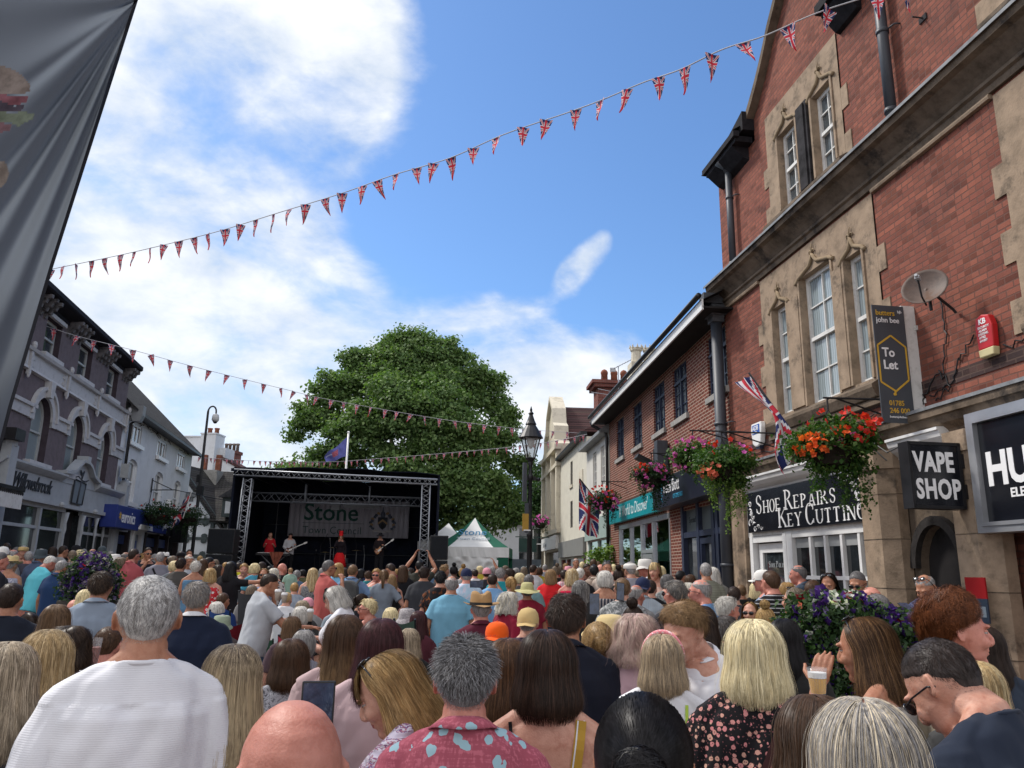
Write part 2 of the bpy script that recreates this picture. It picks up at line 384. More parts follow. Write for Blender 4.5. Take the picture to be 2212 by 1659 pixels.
# ---------------------------------------------------------------- ground
g=MB();ys=[-60,4,44,400];zs=[0,0,.4,.4]
for i in range(3): g.quad((-300,ys[i],zs[i]),(300,ys[i],zs[i]),(300,ys[i + 1],zs[i + 1]),(-300,ys[i + 1],zs[i + 1]))
def paving():
 m,n=newmat('block_paving');co=objco(n)
 b=n.n('ShaderNodeTexBrick',None,Vector=co,Color1=(.20,.16,.13),Color2=(.15,.13,.12),Mortar=(.07,.065,.06),Scale=1.0,Mortar_Size=.008,Brick_Width=.4,Row_Height=.2)
 a=n.n('ShaderNodeTexNoise',None,Vector=co,Scale=1.5,Detail=8.0,Roughness=.7).outputs[0]
 c=n.mix(n.smooth(a,.4,.75),b.outputs[0],(.10,.09,.085));out(n,c,.9,.2,n.math('ADD',a,n.math('MULTIPLY',b.outputs['Fac'],-.5)),.4,.01);return m
tag(g.build('ground',paving(),recalc=False),kind='structure')
# ================================================================ right hand building with the gable
def ogee(mb,xc,w,z,y,r=.035,h=.20,dbl=True):
 """carved ogee hood over a window, ending in a curl"""
 pts=[]
 for i in range(-14,15):
  t=i / 14;a=abs(t)
  zz=z + h * (math.cos(a * math.pi) * .5 + .5) ** 1.0 * (.55 if a > .25 else .55) + h * .75 * max(0,1 - a / .22) ** 1.6
  if a > .78: zz -= (a - .78) * h * 1.4
  pts.append((xc + t * w,y,zz))
 mb.tube(pts,r,6)
 top=z + h * 1.3
 mb.tube([(xc,y,top),(xc + .01,y + .01,top + .09),(xc - .02,y + .01,top + .17)],[.016,.012,.008],5)
 for sg in (-1,1):
  mb.tube([(xc,y + .01,top + .02),(xc + sg * .04,y + .01,top + .075),(xc + sg * .08,y + .01,top + .05),(xc + sg * .06,y + .01,top + .01)],[.014,.012,.01,.012],5)
A=empty('brick_building',(5.45,8.0,0),R(97.7),'tall red brick building with gable, stone windows and three shop fronts on the right','building')
S1,S0=7.42,-4.2
h1=[(4.80,5.32,4.45,6.42),(3.33,4.30,4.42,6.62),(2.50,2.97,4.45,6.42),(-1.3,-.75,4.45,6.42),(-2.6,-1.6,4.42,6.62),(-3.4,-2.9,4.45,6.42)]
h2=[(4.05,4.70,8.1,9.56),(2.90,3.50,8.1,9.56),(-1.5,-.8,8.1,9.56),(-2.7,-2.0,8.1,9.56)]
# brick wall cut by the stone window groups
def group_cut(x0,x1,z0,z1): return (x0,x1,z0,z1)
b=MB()
b.wall(S0,S1,3.6,7.25,[(2.15,5.75,4.26,7.12),(-3.8,-.22,4.26,7.12)],0,.05)
b.wall(S0,S1,7.25,10.05,[(2.66,5.14,7.98,10.05),(-3.1,-.32,7.98,10.05)],0,.05)
b.wall(S0,5.62,10.05,10.5,[(2.66,5.14,10.05,10.2)],0,.05)
b.prism([(2.1,10.5),(5.62,10.5),(3.86,12.35)],'y',-.3,0)
b.wall(S0,2.1,10.5,10.9,[],0,.05)
b.quad((S1,0,0),(S1,-9,0),(S1,-9,10),(S1,0,10));b.quad((S0,0,0),(S0,-9,0),(S0,-9,10.8),(S0,0,10.8));b.quad((S0,-9,0),(S1,-9,0),(S1,-9,10),(S0,-9,10))
b.wall(-4.2,.62,0,2.3,[],-.12,.1)
b.box(5.30,7.42,-.30,-.02,10.02,10.06)
b.build('brick_wall',BRA,A,recalc=False)
b=MB()  # blue-black soot course and dressed stones
b.box(2.15,7.2,.0,.012,4.02,4.12);b.box(-.3,1.7,0,.012,4.00,4.16)
b.build('sooty_brick_course',brick('soot_brick',(.07,.04,.035),(.05,.035,.035),(.09,.06,.05),.01,.3),A)
# stone surrounds
b=MB()
b.wall(2.15,5.75,4.26,7.12,h1[:3],.02,.20);b.wall(-3.8,-.22,4.26,7.12,h1[3:],.02,.20)
b.wall(2.66,5.14,7.98,10.2,h2[:2],.02,.20);b.wall(-3.1,-.32,7.98,10.2,h2[2:],.02,.20)
random.seed(3)
for (xs,dr,za,zb) in [(5.75,1,4.3,7.0),(2.15,-1,4.3,7.0),(-.22,1,4.3,7.0),(5.14,1,8.0,9.9),(2.66,-1,8.0,9.9),(-.32,1,8.0,10)]:
 z=za;k=0
 while z < zb - .3:
  if k % 2 == 0: b.box(min(xs,xs + dr * .17),max(xs,xs + dr * .17),-.01,.018,z,z + .38)
  z += .40;k += 1
b.build('stone_surround',STONE,A)
b=MB()
for (a,c,d,e) in h1 + h2:   # splayed inner jambs, heads
 b.box(a - .05,a,.02,.045,d,e + .02);b.box(c,c + .05,.02,.045,d,e + .02)
for (a,c) in [(4.36,4.74),(3.03,3.27),(-1.54,-1.36),(-2.84,-2.66)]: b.box(a,c,.0,.055,4.45,6.35)
b.build('window_mullion',STONE,A)
b=MB();b.box(3.60,3.95,.02,.07,8.05,9.62);b.box(3.66,3.89,.07,.1,8.05,9.58);b.box(-2.0,-1.5,.02,.07,8.05,9.6)
b.build('black_mullion',STONEB,A)
b=MB()
for (xc,w,z) in [(5.06,.36,6.42),(3.82,.60,6.62),(2.74,.34,6.42),(-1.03,.36,6.42),(-2.1,.62,6.62),(4.38,.42,9.6),(3.20,.42,9.6),(-1.15,.42,9.6),(-2.35,.42,9.6)]: ogee(b,xc,w,z,.035)
b.build('carved_hood',M_('carved_sandstone',(.27,.205,.135),.9,.1,.15,4.0),A,smooth=True)
b=MB()
for (x0,x1,z) in [(2.35,5.60,4.26),(-3.7,-.3,4.26),(2.62,5.20,7.9),(-3.1,-.3,7.9)]:
 b.prism([(.0,z - .12),(.10,z - .10),(.16,z + .02),(.16,z + .07),(.0,z + .17)],'x',x0,x1);b.box(x0 - .06,x1 + .06,0,.07,z - .2,z - .12)
b.build('window_sill',STONED,A)
for (a,c,d,e) in h1: win(A,a,c,d,e,-.14,WHITE,GL_W,2 if c - a > .7 else 1,4 if c - a > .7 else 4,fr=.07,sill=None)
for (a,c,d,e) in h2: win(A,a,c,d,e,-.14,WHITE,GL_M,2,4,fr=.07)
# string course (heavy, sooty, projecting) with lead on top
b=MB()
b.prism([(0,7.16),(.05,7.16),(.06,7.24),(.10,7.26),(.10,7.30),(.07,7.33),(.13,7.40),(.26,7.52),(.34,7.55),(.36,7.66),(0,7.72)],'x',S0,7.55)
b.build('string_course',STONED,A)
b=MB();b.prism([(0,7.71),(.37,7.655),(.385,7.66),(.385,7.63),(.395,7.63),(.395,7.675),(0,7.735)],'x',S0,7.57);b.build('lead_flashing',LEAD,A)
b=MB();b.prism([(0,7.10),(.055,7.10),(.065,7.13),(.055,7.157),(0,7.157)],'x',5.78,7.5);b.prism([(0,7.10),(.055,7.10),(.065,7.13),(.055,7.157),(0,7.157)],'x',-.2,2.12)
b.build('roll_moulding',STONE,A)
# upper cornice over the shops
b=MB()
b.prism([(0,3.36),(.06,3.36),(.10,3.45),(.20,3.52),(.24,3.60),(.27,3.61),(.27,3.70),(.0,3.78)],'x',S0,7.1)
b.build('shop_cornice',STONED,A)
b=MB();b.prism([(0,3.775),(.275,3.70),(.29,3.70),(.29,3.74),(0,3.80)],'x',S0,7.12);b.build('lead_flashing',LEAD,A)
# gutter box, eaves and gable copings
b=MB()
b.box(5.72,7.22,0,.36,10.06,10.18);b.prism([(.0,9.78),(.12,9.84),(.36,10.06),(0,10.06)],'x',5.9,7.18);b.box(5.66,7.30,.30,.42,10.14,10.26)
b.prism([(7.0,10.26),(7.32,10.26),(7.2,10.36),(6.4,10.46),(5.6,10.66),(5.6,10.26)],'y',-.2,.25)
b.prism([(.0,10.08),(.08,10.10),(.30,10.36),(.30,10.50),(0,10.5)],'x',1.95,2.55);b.box(1.2,2.6,.24,.38,10.42,10.58);b.box(S0,1.2,.3,.48,10.55,10.7);b.box(S0,2.1,0,.46,10.66,10.9)
b.build('eaves',M_('sooty_timber',(.018,.017,.02),.85,.15,.3,5.0),A)
b=MB()
for (x0,z0,x1,z1) in [(5.74,10.44,3.80,12.5),(1.98,10.44,3.92,12.5)]:
 n_=10
 for i in range(n_):
  t0,t1=i / n_,(i + 1) / n_;bend=lambda t: -.10 * math.sin(math.pi * min(1,t * 1.6)) if t < .6 else 0
  X0,Z0,X1,Z1=x0 + (x1 - x0) * t0,z0 + (z1 - z0) * t0 + bend(t0),x0 + (x1 - x0) * t1,z0 + (z1 - z0) * t1 + bend(t1)
  b.prism([(X0,Z0 - .05),(X1,Z1 - .05),(X1,Z1 + .13),(X0,Z0 + .13)],'y',-.35,.16)
b.build('gable_coping',STONED,A)
b=MB();b.quad((S0,.4,10.85),(2.0,.4,10.75),(2.0,-4.5,13.6),(S0,-4.5,13.6));b.quad((5.7,.4,10.3),(S1,.4,10.2),(S1,-4.5,13.6),(5.7,-4.5,13.6));b.quad((2.0,-.4,11.2),(5.7,-.4,11.2),(5.7,-4.5,13.6),(2.0,-4.5,13.6));b.quad((S0,-9.2,10),(S1,-9.2,10),(S1,-4.5,13.6),(S0,-4.5,13.6));b.prism([(2.1,10.5),(5.62,10.5),(3.86,12.35)],'y',-4.5,-.31)
b.build('roof',SLATE,A)
def pipe(parent,x,y,z0,z1,r,mat,hopper=False,name='drainpipe',brackets=()):
 b=MB();b.tube([(x,y,z0),(x,y,z1)],r,14)
 for z in brackets:
  b.tube([(x,y,z - .03),(x,y,z + .03)],r * 1.18,14);b.tube([(x - r * 1.2,y - r * .4,z),(x - r * 2.4,y - r * .8,z + .01),(x - r * 2.8,.0,z)],.012,5)
 if hopper: b.prism([(-.20,0),(.20,0),(.20,.24),(.14,.30),(.08,.44),(-.08,.44),(-.14,.30),(-.20,.24)][::-1],'y',y - .12,y + .12) if False else None
 o=b.build(name,mat,parent,smooth=False)
 for p in o.data.polygons: p.use_smooth=len(p.vertices) == 4
 return o
pipe(A,1.38,.13,7.70,10.5,.075,CASTI,brackets=(7.95,9.2));pipe(A,6.62,.13,7.70,9.95,.07,CASTI,brackets=(7.85,9.3))
b=MB();b.tube([(6.62,.13,9.9),(6.62,.18,10.0),(6.62,.36,10.1)],.08,10);b.build('gutter_outlet',CASTI,A,smooth=True)
b=MB()
for (x,z) in [(.83,9.52),(.72,8.92)]: b.box(x - .07,x + .07,0,.02,z - .05,z + .03);b.tube([(x,0,z),(x,.16,z)],.012,6)
b.build('wall_fixing',STONEB,A)
pipe(A,7.50,.17,0,7.0,.115,CASTI,brackets=(1.9,4.7))
b=MB();b.box(7.30,7.70,.02,.34,7.0,7.22);b.box(7.36,7.64,.05,.30,6.86,7.0);b.box(7.30,7.56,.02,.50,7.24,7.46);b.build('rainwater_hopper',M_('weathered_zinc',(.09,.095,.105),.6,.3,.25,5.0),A)
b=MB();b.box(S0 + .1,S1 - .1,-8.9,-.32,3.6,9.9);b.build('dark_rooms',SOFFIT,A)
# ---- shop level: piers
b=MB()
b.box(6.80,7.40,-.05,.10,0,3.36);b.prism([(7.32,.10),(7.2,.17),(6.98,.17),(6.86,.10)],'z',0,3.3)
for (x0,x1) in [(2.08,2.80),(.36,1.02)]:
 b.prism([(x0,0),(x1,0),(x1,.14),(x1 - .16,.30),(x0 + .16,.30),(x0,.14)],'z',0,3.12)
 b.prism([(x0 - .02,0),(x1 + .02,0),(x1 + .02,.16),(x1 - .15,.325),(x0 + .15,.325),(x0 - .02,.16)],'z',3.12,3.36)
 b.prism([(x0 - .04,0),(x1 + .04,0),(x1 + .04,.18),(x1 - .14,.35),(x0 + .14,.35),(x0 - .04,.18)],'z',0,.7)
b.box(-4.2,-3.5,-.05,.2,0,3.36);b.box(.62,1.0,-.13,.0,0,3.3)
b.build('stone_pier',STONE,A)
b=MB()
for zz in (.9,1.58,2.2,2.78):
 for (x0,x1) in [(2.08,2.80),(.36,1.02)]: b.prism([(x0 - .003,0),(x1 + .003,0),(x1 + .003,.142),(x1 - .158,.303),(x0 + .158,.303),(x0 - .003,.142)],'z',zz,zz + .012)
 b.box(6.797,7.403,0,.103,zz,zz + .012)
b.build('mortar_joint',STONED,A)
# shoe repair shop: fascia, cove, sign, door and window
b=MB();b.box(2.80,6.80,.0,.03,2.40,3.36);b.build('fascia_board',WHITE,A)
b=MB()
pr=[(.03,3.22),(.07,3.22),(.075,3.25),(.10,3.27),(.16,3.31),(.21,3.37),(.23,3.44),(.25,3.445),(.25,3.48),(.03,3.50)]
b.prism(pr,'x',2.82,6.78);b.prism(pr,'x',1.04,2.06);b.box(1.04,2.06,.0,.05,3.0,3.22);b.build('white_cove',WHITE2,A,smooth=False)
sg=empty('shop_sign',label='long black shoe repairs and key cutting shop sign with white scrolls',cat='shop sign');sg.parent=None
sg.matrix_world=A.matrix_basis @ Matrix.Translation((0,0,0))
bm_=M_('gloss_black_board',(.006,.007,.011),.25,.5,.1,2.0);WT=M_('white_lettering',(.80,.80,.80),.5,.3,.02,3.0)
b=MB();b.box(2.86,6.64,.035,.10,2.48,3.21);b.build('board',bm_,sg,bevel=.008)
# condensed roman capitals drawn from strokes: letters as stems, bowls and serifs
def roman(mb,txt,x,z,h,w,y,th=.16,gap=.22):
 """x runs to -x; returns the end"""
 def stem(cx,z0,z1,t): mb.box(cx - t / 2,cx + t / 2,y,y + .006,z0,z1)
 def ser(cx,zc,wd): mb.box(cx - wd / 2,cx + wd / 2,y,y + .0065,zc - .028 * H,zc + .028 * H)
 def diag(x0,z0,x1,z1,t): mb.prism([(x0 - t / 2,z0),(x0 + t / 2,z0),(x1 + t / 2,z1),(x1 - t / 2,z1)],'y',y,y + .006)
 def arc(cx,cz,rx,rz,a0,a1,t0,t1,k=14):
  P=[]
  for i in range(k + 1):
   a=math.radians(a0 + (a1 - a0) * i / k);tt=t0 + (t1 - t0) * abs(math.cos(a))
   P.append((cx - rx * math.cos(a),cz + rz * math.sin(a),cx - (rx - tt) * math.cos(a),cz + (rz - tt * .55) * math.sin(a)))
  for p,q in zip(P,P[1:]): mb.prism([(p[0],p[1]),(q[0],q[1]),(q[2],q[3]),(p[2],p[3])],'y',y,y + .006)
 for i,ch in enumerate(txt):
  big=ch.isupper();H=h if big else h * .66;Wd=(w if big else w * .74);T=th * Wd;t=T * .42;c=ch.upper()
  if c == ' ': x -= Wd * .45;continue
  z1=z + H;L=x - Wd * .12;Rr=x - Wd * .88
  if c in 'IRPKHENL':
   if c == 'I': L=x - Wd * .3;Wd *= .6
   stem(L,z,z1,T);ser(L,z + .01,T * 2.3);ser(L,z1 - .01,T * 2.3)
  if c in 'RP':
   arc(L - 0,z + H * .74,Wd * .62,H * .26,-90,90,t,T);
   if c == 'R': diag(L - Wd * .28,z + H * .48,L - Wd * .72,z,T);ser(L - Wd * .74,z + .01,T * 1.6)
  if c == 'K': diag(L - T * .3,z + H * .42,Rr,z1,t);ser(Rr,z1 - .01,T * 2);diag(L - Wd * .22,z + H * .58,Rr,z,T);ser(Rr,z + .01,T * 2)
  if c == 'H': stem(Rr,z,z1,T);ser(Rr,z + .01,T * 2.3);ser(Rr,z1 - .01,T * 2.3);mb.box(Rr,L,y,y + .006,z + H * .5 - t * .4,z + H * .5 + t * .4)
  if c == 'N': stem(Rr,z,z1,t);ser(Rr,z1 - .01,T * 2);diag(L,z1,Rr,z,T)
  if c in 'EL':
   mb.box(Rr + Wd * .1,L,y,y + .006,z,z + t * .9);mb.box(Rr + Wd * .1,Rr + Wd * .1 + t,y,y + .006,z,z + H * .2)
   if c == 'E': mb.box(Rr + Wd * .14,L,y,y + .006,z1 - t * .9,z1);mb.box(Rr + Wd * .14,Rr + Wd * .14 + t,y,y + .006,z1 - H * .18,z1);mb.box(Rr + Wd * .3,L,y,y + .006,z + H * .5 - t * .4,z + H * .5 + t * .4)
  if c == 'A': diag(x - Wd * .5,z1,L + 0,z,t);diag(x - Wd * .5,z1,Rr,z,T);ser(L,z + .01,T * 1.9);ser(Rr,z + .01,T * 2.2);mb.box(Rr + Wd * .16,L - Wd * .16,y,y + .006,z + H * .32,z + H * .32 + t)
  if c == 'Y': diag(x - Wd * .5,z + H * .45,L,z1,T);diag(x - Wd * .5,z + H * .45,Rr,z1,t);stem(x - Wd * .5,z,z + H * .46,T);ser(x - Wd * .5,z + .01,T * 2.2);ser(L,z1 - .01,T * 2);ser(Rr,z1 - .01,T * 1.7)
  if c == 'T': stem(x - Wd * .5,z,z1,T);ser(x - Wd * .5,z + .01,T * 2.3);mb.box(Rr,L,y,y + .006,z1 - t,z1);mb.box(Rr,Rr + t * .7,y,y + .006,z1 - H * .17,z1);mb.box(L - t * .7,L,y,y + .006,z1 - H * .17,z1)
  if c == 'U': stem(L,z + H * .3,z1,T);stem(Rr,z + H * .3,z1,t);ser(L,z1 - .01,T * 2.2);ser(Rr,z1 - .01,T * 2);arc((L + Rr) / 2,z + H * .32,(L - Rr) / 2 + t / 2,H * .32,180,360,t,T)
  if c in 'OCG': 
   if c == 'O': arc(x - Wd * .5,z + H * .5,Wd * .46,H * .51,0,360,t,T * 1.05,28)
   else:
    arc(x - Wd * .5,z + H * .5,Wd * .46,H * .51,45,315,t,T * 1.05,24);mb.box(Rr,Rr + t,y,y + .006,z + H * .68,z + H * .95)
    mb.box(Rr,Rr + (T if c == 'G' else t),y,y + .006,z + H * .06,z + H * (.42 if c == 'G' else .26))
  if c == 'S':
   cx=x - Wd * .5
   arc(cx,z + H * .74,Wd * .34,H * .26,20,250,t,T * .8);diag(cx + Wd * .16,z + H * .60,cx - Wd * .16,z + H * .40,T * 1.1);arc(cx,z + H * .26,Wd * .34,H * .27,70,-160,t,T * .8)
   mb.box(cx - Wd * .34,cx - Wd * .34 + t,y,y + .006,z + H * .72,z + H * .92);mb.box(cx + Wd * .34 - t,cx + Wd * .34,y,y + .006,z + H * .07,z + H * .28)
  x -= Wd * (1.0 + gap * .5)
 return x
b=MB();roman(b,'Shoe Repairs',6.28,2.80,.335,.285,.102);roman(b,'Key Cutting',5.42,2.515,.335,.295,.102)
b.build('lettering',WT,sg)
def scroll(mb,cx,cz,sx,sz,y):
 for (ox,oz,r,a0,a1,th) in [(0,.42,.055,0,400,.011),(.0,.27,.075,60,330,.013),(.01,.10,.07,-60,200,.013),(-.16,-.02,.055,180,500,.011),(-.3,-.0,.05,0,250,.01),(-.42,-.015,.045,180,430,.009)]:
  P=[]
  for i in range(19):
   t=i / 18;a=R(a0 + (a1 - a0) * t);rr=r * (1 - .55 * t)
   P.append((cx + sx * (ox + rr * math.cos(a)),y,cz + sz * (oz + rr * math.sin(a))))
  mb.tube(P,[th * (1.1 - .6 * i / 18) for i in range(19)],5)
 for (ox,oz,an,l) in [(-.03,.17,60,.12),(-.05,.10,35,.13),(-.06,.05,15,.13),(-.02,.22,85,.09),(-.1,.13,50,.1)]:
  a=R(an);ex,ez=ox - l * math.cos(a),oz + l * math.sin(a)
  mb.tube([(cx + sx * ox,y,cz + sz * oz),(cx + sx * (ox + ex) / 2,y,cz + sz * ((oz + ez) / 2 + .02)),(cx + sx * ex,y,cz + sz * ez)],[.006,.022,.003],5)
b=MB();scroll(b,6.50,2.57,1,1,.103);scroll(b,3.00,3.12,-1,-1,.103);b.build('scroll_ornament',WT,sg)
# door
dr=MB()
dr.box(6.62,6.74,-.10,.04,0,2.42);dr.box(5.30,5.42,-.10,.06,0,2.42);dr.box(5.42,6.62,-.10,.03,2.30,2.42);dr.build('door_frame',WHITE2,A)
b=MB();b.box(5.46,5.60,-.12,-.06,.02,2.28);b.box(6.44,6.58,-.12,-.06,.02,2.28);b.box(5.60,6.44,-.12,-.06,2.12,2.28);b.box(5.60,6.44,-.12,-.06,.02,.3)
d=b.build('door',WHITE2,A);b=MB();b.quad((5.6,-.095,.3),(5.6,-.095,2.12),(6.44,-.095,2.12),(6.44,-.095,.3));b.build('pane',GL_D,d,recalc=False)
b=MB();roman(b,'Shoe Polish',6.28,1.86,.11,.075,-.093);b.build('lettering',M_('frosted_lettering',(.35,.37,.38),.6,.2,.03,3.0),d)
# shop window
b=MB()
b.box(5.12,5.30,-.10,.05,0,2.44);b.box(2.80,2.86,-.08,.04,0,2.42);b.box(2.86,5.12,-.08,.04,2.34,2.42);b.box(2.86,5.12,-.08,.04,0.0,.75)
for z in (1.70,): b.box(2.86,5.12,-.055,.035,z - .028,z + .028)
for x in (3.20,3.66,4.12,4.57): b.box(x - .03,x + .03,-.06,.03,.75,2.34)
w=b.build('shop_window',WHITE2,A);b=MB();b.quad((2.86,-.03,.75),(2.86,-.03,2.34),(5.12,-.03,2.34),(5.12,-.03,.75));b.build('pane',GL_D,w,recalc=False)
b=MB();b.box(2.9,5.1,-.024,-.018,2.17,2.33);b.build('roller_blind',M_('greyblind',(.30,.31,.31),.7,.1,.08,3.0),w)
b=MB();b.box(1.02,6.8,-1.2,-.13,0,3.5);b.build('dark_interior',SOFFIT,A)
# arched doorway
b=MB()
b.wall(1.02,2.10,0,3.2,[(1.17,1.96,0,2.36,.52)],-.02,.35);b.build('door_surround',STONED,A,recalc=False)
b=MB();k=14;cx,wd,sp=1.565,.395,1.84
for i in range(k):
 a0,a1=math.pi * i / k,math.pi * (i + 1) / k
 b.prism([(cx - wd * math.cos(a0),sp + .52 * math.sin(a0)),(cx - wd * math.cos(a1),sp + .52 * math.sin(a1)),(cx - (wd + .1) * math.cos(a1),sp + .63 * math.sin(a1)),(cx - (wd + .1) * math.cos(a0),sp + .63 * math.sin(a0))],'y',-.02,.06)
b.build('arch_moulding',M_('black_stone_arch',(.04,.036,.034),.85,.1,.3,5.0),A)
b=MB();b.box(1.14,1.98,-.30,-.26,0,2.4)
d=b.build('arched_door',M_('black_green_door',(.014,.018,.022),.45,.4,.15,5.0),A)
b=MB()
for i in range(7): b.box(1.19 + i * .113,1.193 + i * .113,-.262,-.254,.05,2.3)
b.ell((1.30,-.24,1.15),(.03,.03,.03),8);b.build('board_joint',BLACKM,d)
# the big shop sign at the corner
hs=empty('shop_sign',label='large black sign reading HU and ELE in a silver frame, cut by the picture edge',cat='shop sign');hs.matrix_world=A.matrix_basis
b=MB();b.box(-3.5,.38,.1,.30,2.26,3.44);b.build('board',bm_,hs)
b=MB()
for (x0,x1,z0,z1) in [(.36,.45,2.20,3.50),(-3.6,.36,2.20,2.28),(-3.6,.36,3.42,3.50)]: b.box(x0,x1,.08,.345,z0,z1)
b.box(.325,.37,.09,.36,2.27,3.43);b.box(-3.5,.325,.09,.36,2.27,2.31);b.box(-3.5,.325,.09,.36,3.38,3.43)
b.build('silver_frame',M_('brushed_silver',(.42,.43,.45),.35,.5,.05,3.0,metal=.6),hs)
text('lettering','HU',.49,WT,hs,.265,.302,2.70,sx=.86,bold=.016);text('lettering','ELE',.13,WT,hs,-.03,.302,2.55,bold=.003)
# vape shop box sign
vs=empty('projecting_sign',label='black vape shop box sign on two brackets beside the arched door',cat='shop sign');vs.matrix_world=A.matrix_basis
b=MB();b.box(.60,.75,.34,.95,2.48,3.19);b.build('box',bm_,vs,bevel=.01)
b=MB()
for (y0,y1,z0,z1) in [(.325,.36,2.465,3.205),(.935,.965,2.465,3.205),(.34,.95,2.465,2.50),(.34,.95,3.17,3.205)]: b.box(.588,.762,y0,y1,z0,z1)
for z in (2.66,3.0): b.box(.63,.72,.22,.34,z - .05,z + .05);b.box(.58,.77,.295,.325,z - .08,z + .08)
b.build('bracket',BLACKM,vs)
Rs=Matrix(((0,-1,0),(1,0,0),(0,0,1)))   # turn lettering to face -x
def sidetext(name,t,size,mat,parent,x,y,z,sx=1,bold=0,**k):
 # runs towards -y (to the wall), faces -x
 c=bpy.data.curves.new(name,'FONT');c.body=t;c.size=size;c.extrude=.003;c.offset=bold;c.resolution_u=3;c.space_character=k.get('space',1)
 tt=bpy.data.objects.new('t',c);COL.objects.link(tt);dg=bpy.context.evaluated_depsgraph_get();me=bpy.data.meshes.new_from_object(tt.evaluated_get(dg));bpy.data.objects.remove(tt)
 me.materials.clear();me.materials.append(mat)
 me.transform(Matrix(((0,0,-1,x),(-sx,0,0,y),(0,1,0,z),(0,0,0,1))));return link(name,me,parent)
sidetext('lettering','VAPE',.30,WT,vs,.597,.905,2.88,sx=.66,bold=.012,space=1.1);sidetext('lettering','SHOP',.30,WT,vs,.597,.905,2.58,sx=.66,bold=.010,space=1.12)
# to let board
tl=empty('letting_board',label='tall dark grey to let board with a gold hexagon fixed beside the stone window',cat='letting board');tl.matrix_world=A.matrix_basis @ Matrix.Translation((-.20,-.11,-.10)) @ Matrix.Diagonal((1,.92,.97,1))
GR=M_('board_grey',(.068,.075,.086),.5,.3,.04,3.0);GOLD=M_('gold_print',(.60,.36,.045),.5,.3,.03,3.0)
b=MB();b.box(1.72,1.735,.30,.78,3.82,5.42);b.build('board',GR,tl)
b=MB();b.box(1.735,1.80,.12,.32,3.80,5.44);b.box(1.70,1.80,.0,.14,4.1,4.16);b.box(1.70,1.80,.0,.14,5.1,5.16);b.build('white_post',WHITE,tl)
b=MB();hx=[(.75,4.36),(.54,4.24),(.33,4.40),(.33,4.85),(.54,5.00),(.75,4.86)]
for p,q in zip(hx,hx[1:] + hx[:1]):
 dx,dz=q[0] - p[0],q[1] - p[1];L=math.hypot(dx,dz);nx,nz_=-dz / L * .012,dx / L * .012
 b.prism([(p[0] - nx,p[1] - nz_),(q[0] - nx,q[1] - nz_),(q[0] + nx,q[1] + nz_),(p[0] + nx,p[1] + nz_)],'x',1.716,1.719)
b.build('hexagon',GOLD,tl)
for (t,sz,mt,y,z,bo) in [('butters',.105,GOLD,.735,5.28,.001),('bjb',.055,WT,.40,5.32,0),('john bee',.105,WT,.735,5.18,.001),('To',.17,WT,.69,4.71,.004),('Let',.17,WT,.69,4.54,.004),('01785',.095,GOLD,.66,4.05,.001),('246 000',.095,GOLD,.66,3.95,.001),('buttersjohnbee.com',.042,WT,.67,3.885,0)]:
 sidetext('lettering',t,sz,mt,tl,1.717,y,z,.95,bo)
b=MB();b.ell((1.716,.56,4.20),(.004,.028,.02),10);b.ell((1.716,.55,4.235),(.004,.018,.022),8);b.build('bee',GOLD,tl)
# alarm boxes, dish, cables, plaque
al=empty('alarm_box',label='red security alarm box with a cream base on the brick wall',cat='alarm box');al.matrix_world=A.matrix_basis @ Matrix.Translation((.075,0,1.12)) @ Matrix.Diagonal((.75,.9,.75,1))
b=MB();b.prism([(.13,4.16),(.43,4.16),(.45,4.5),(.42,4.66),(.30,4.70),(.16,4.66),(.11,4.5)],'y',.02,.11);b.build('red_cover',M_('red_plastic',(.50,.018,.02),.35,.4,.04,4.0),al,bevel=.015)
b=MB();b.prism([(.14,4.04),(.42,4.04),(.435,4.165),(.125,4.165)],'y',.02,.115);b.build('base',M_('cream_plastic',(.60,.52,.28),.4,.4,.04,4.0),al,bevel=.015)
text('lettering','KB',.12,WT,al,.36,.112,4.55,bold=.003);text('lettering','SECURITY\n ALARM\nSYSTEMS\n 01782\n 641097',.052,WT,al,.39,.112,4.48,bold=.0005)
al=empty('alarm_box',label='small white and blue shield shaped alarm box near the corner drainpipe',cat='alarm box');al.matrix_world=A.matrix_basis
b=MB();b.prism([(6.12,4.02),(6.22,4.08),(6.27,4.36),(6.24,4.46),(5.86,4.46),(5.83,4.36),(5.9,4.08),(6.0,4.02)],'y',.02,.12);b.build('white_cover',WHITE2,al,bevel=.02)
b=MB();b.box(5.90,6.20,.121,.124,4.25,4.42);b.build('blue_label',M_('blue_print',(.03,.10,.38),.5,.3,.03,3.0),al)
b=MB();b.prism([(6.14,3.98),(6.0,3.98),(5.95,4.08),(6.18,4.08)],'y',.02,.09);b.build('dark_base',NAVYP,al)
text('lettering','ADB',.12,WT,al,6.18,.125,4.32,bold=.002);text('lettering','ALARMS',.05,WT,al,6.18,.125,4.265)
sd=empty('satellite_dish',label='rusty satellite dish on a bracket on the brick wall',cat='satellite dish');sd.matrix_world=A.matrix_basis @ Matrix.Translation((.74,.40,5.09)) @ Matrix.Scale(.88,4)
b=MB();rings=8;seg=24;vs_=[];fs_=[]
for i in range(rings + 1):
 r=.30 * i / rings
 for j in range(seg): a=2 * math.pi * j / seg;vs_.append((r * math.cos(a),.9 * r * r,r * .92 * math.sin(a)))
for i in range(rings):
 for j in range(seg): j2=(j + 1) % seg;fs_.append((i * seg + j,i * seg + j2,(i + 1) * seg + j2,(i + 1) * seg + j))
Rd=Matrix.Rotation(R(38),4,'Z') @ Matrix.Rotation(R(18),4,'X')
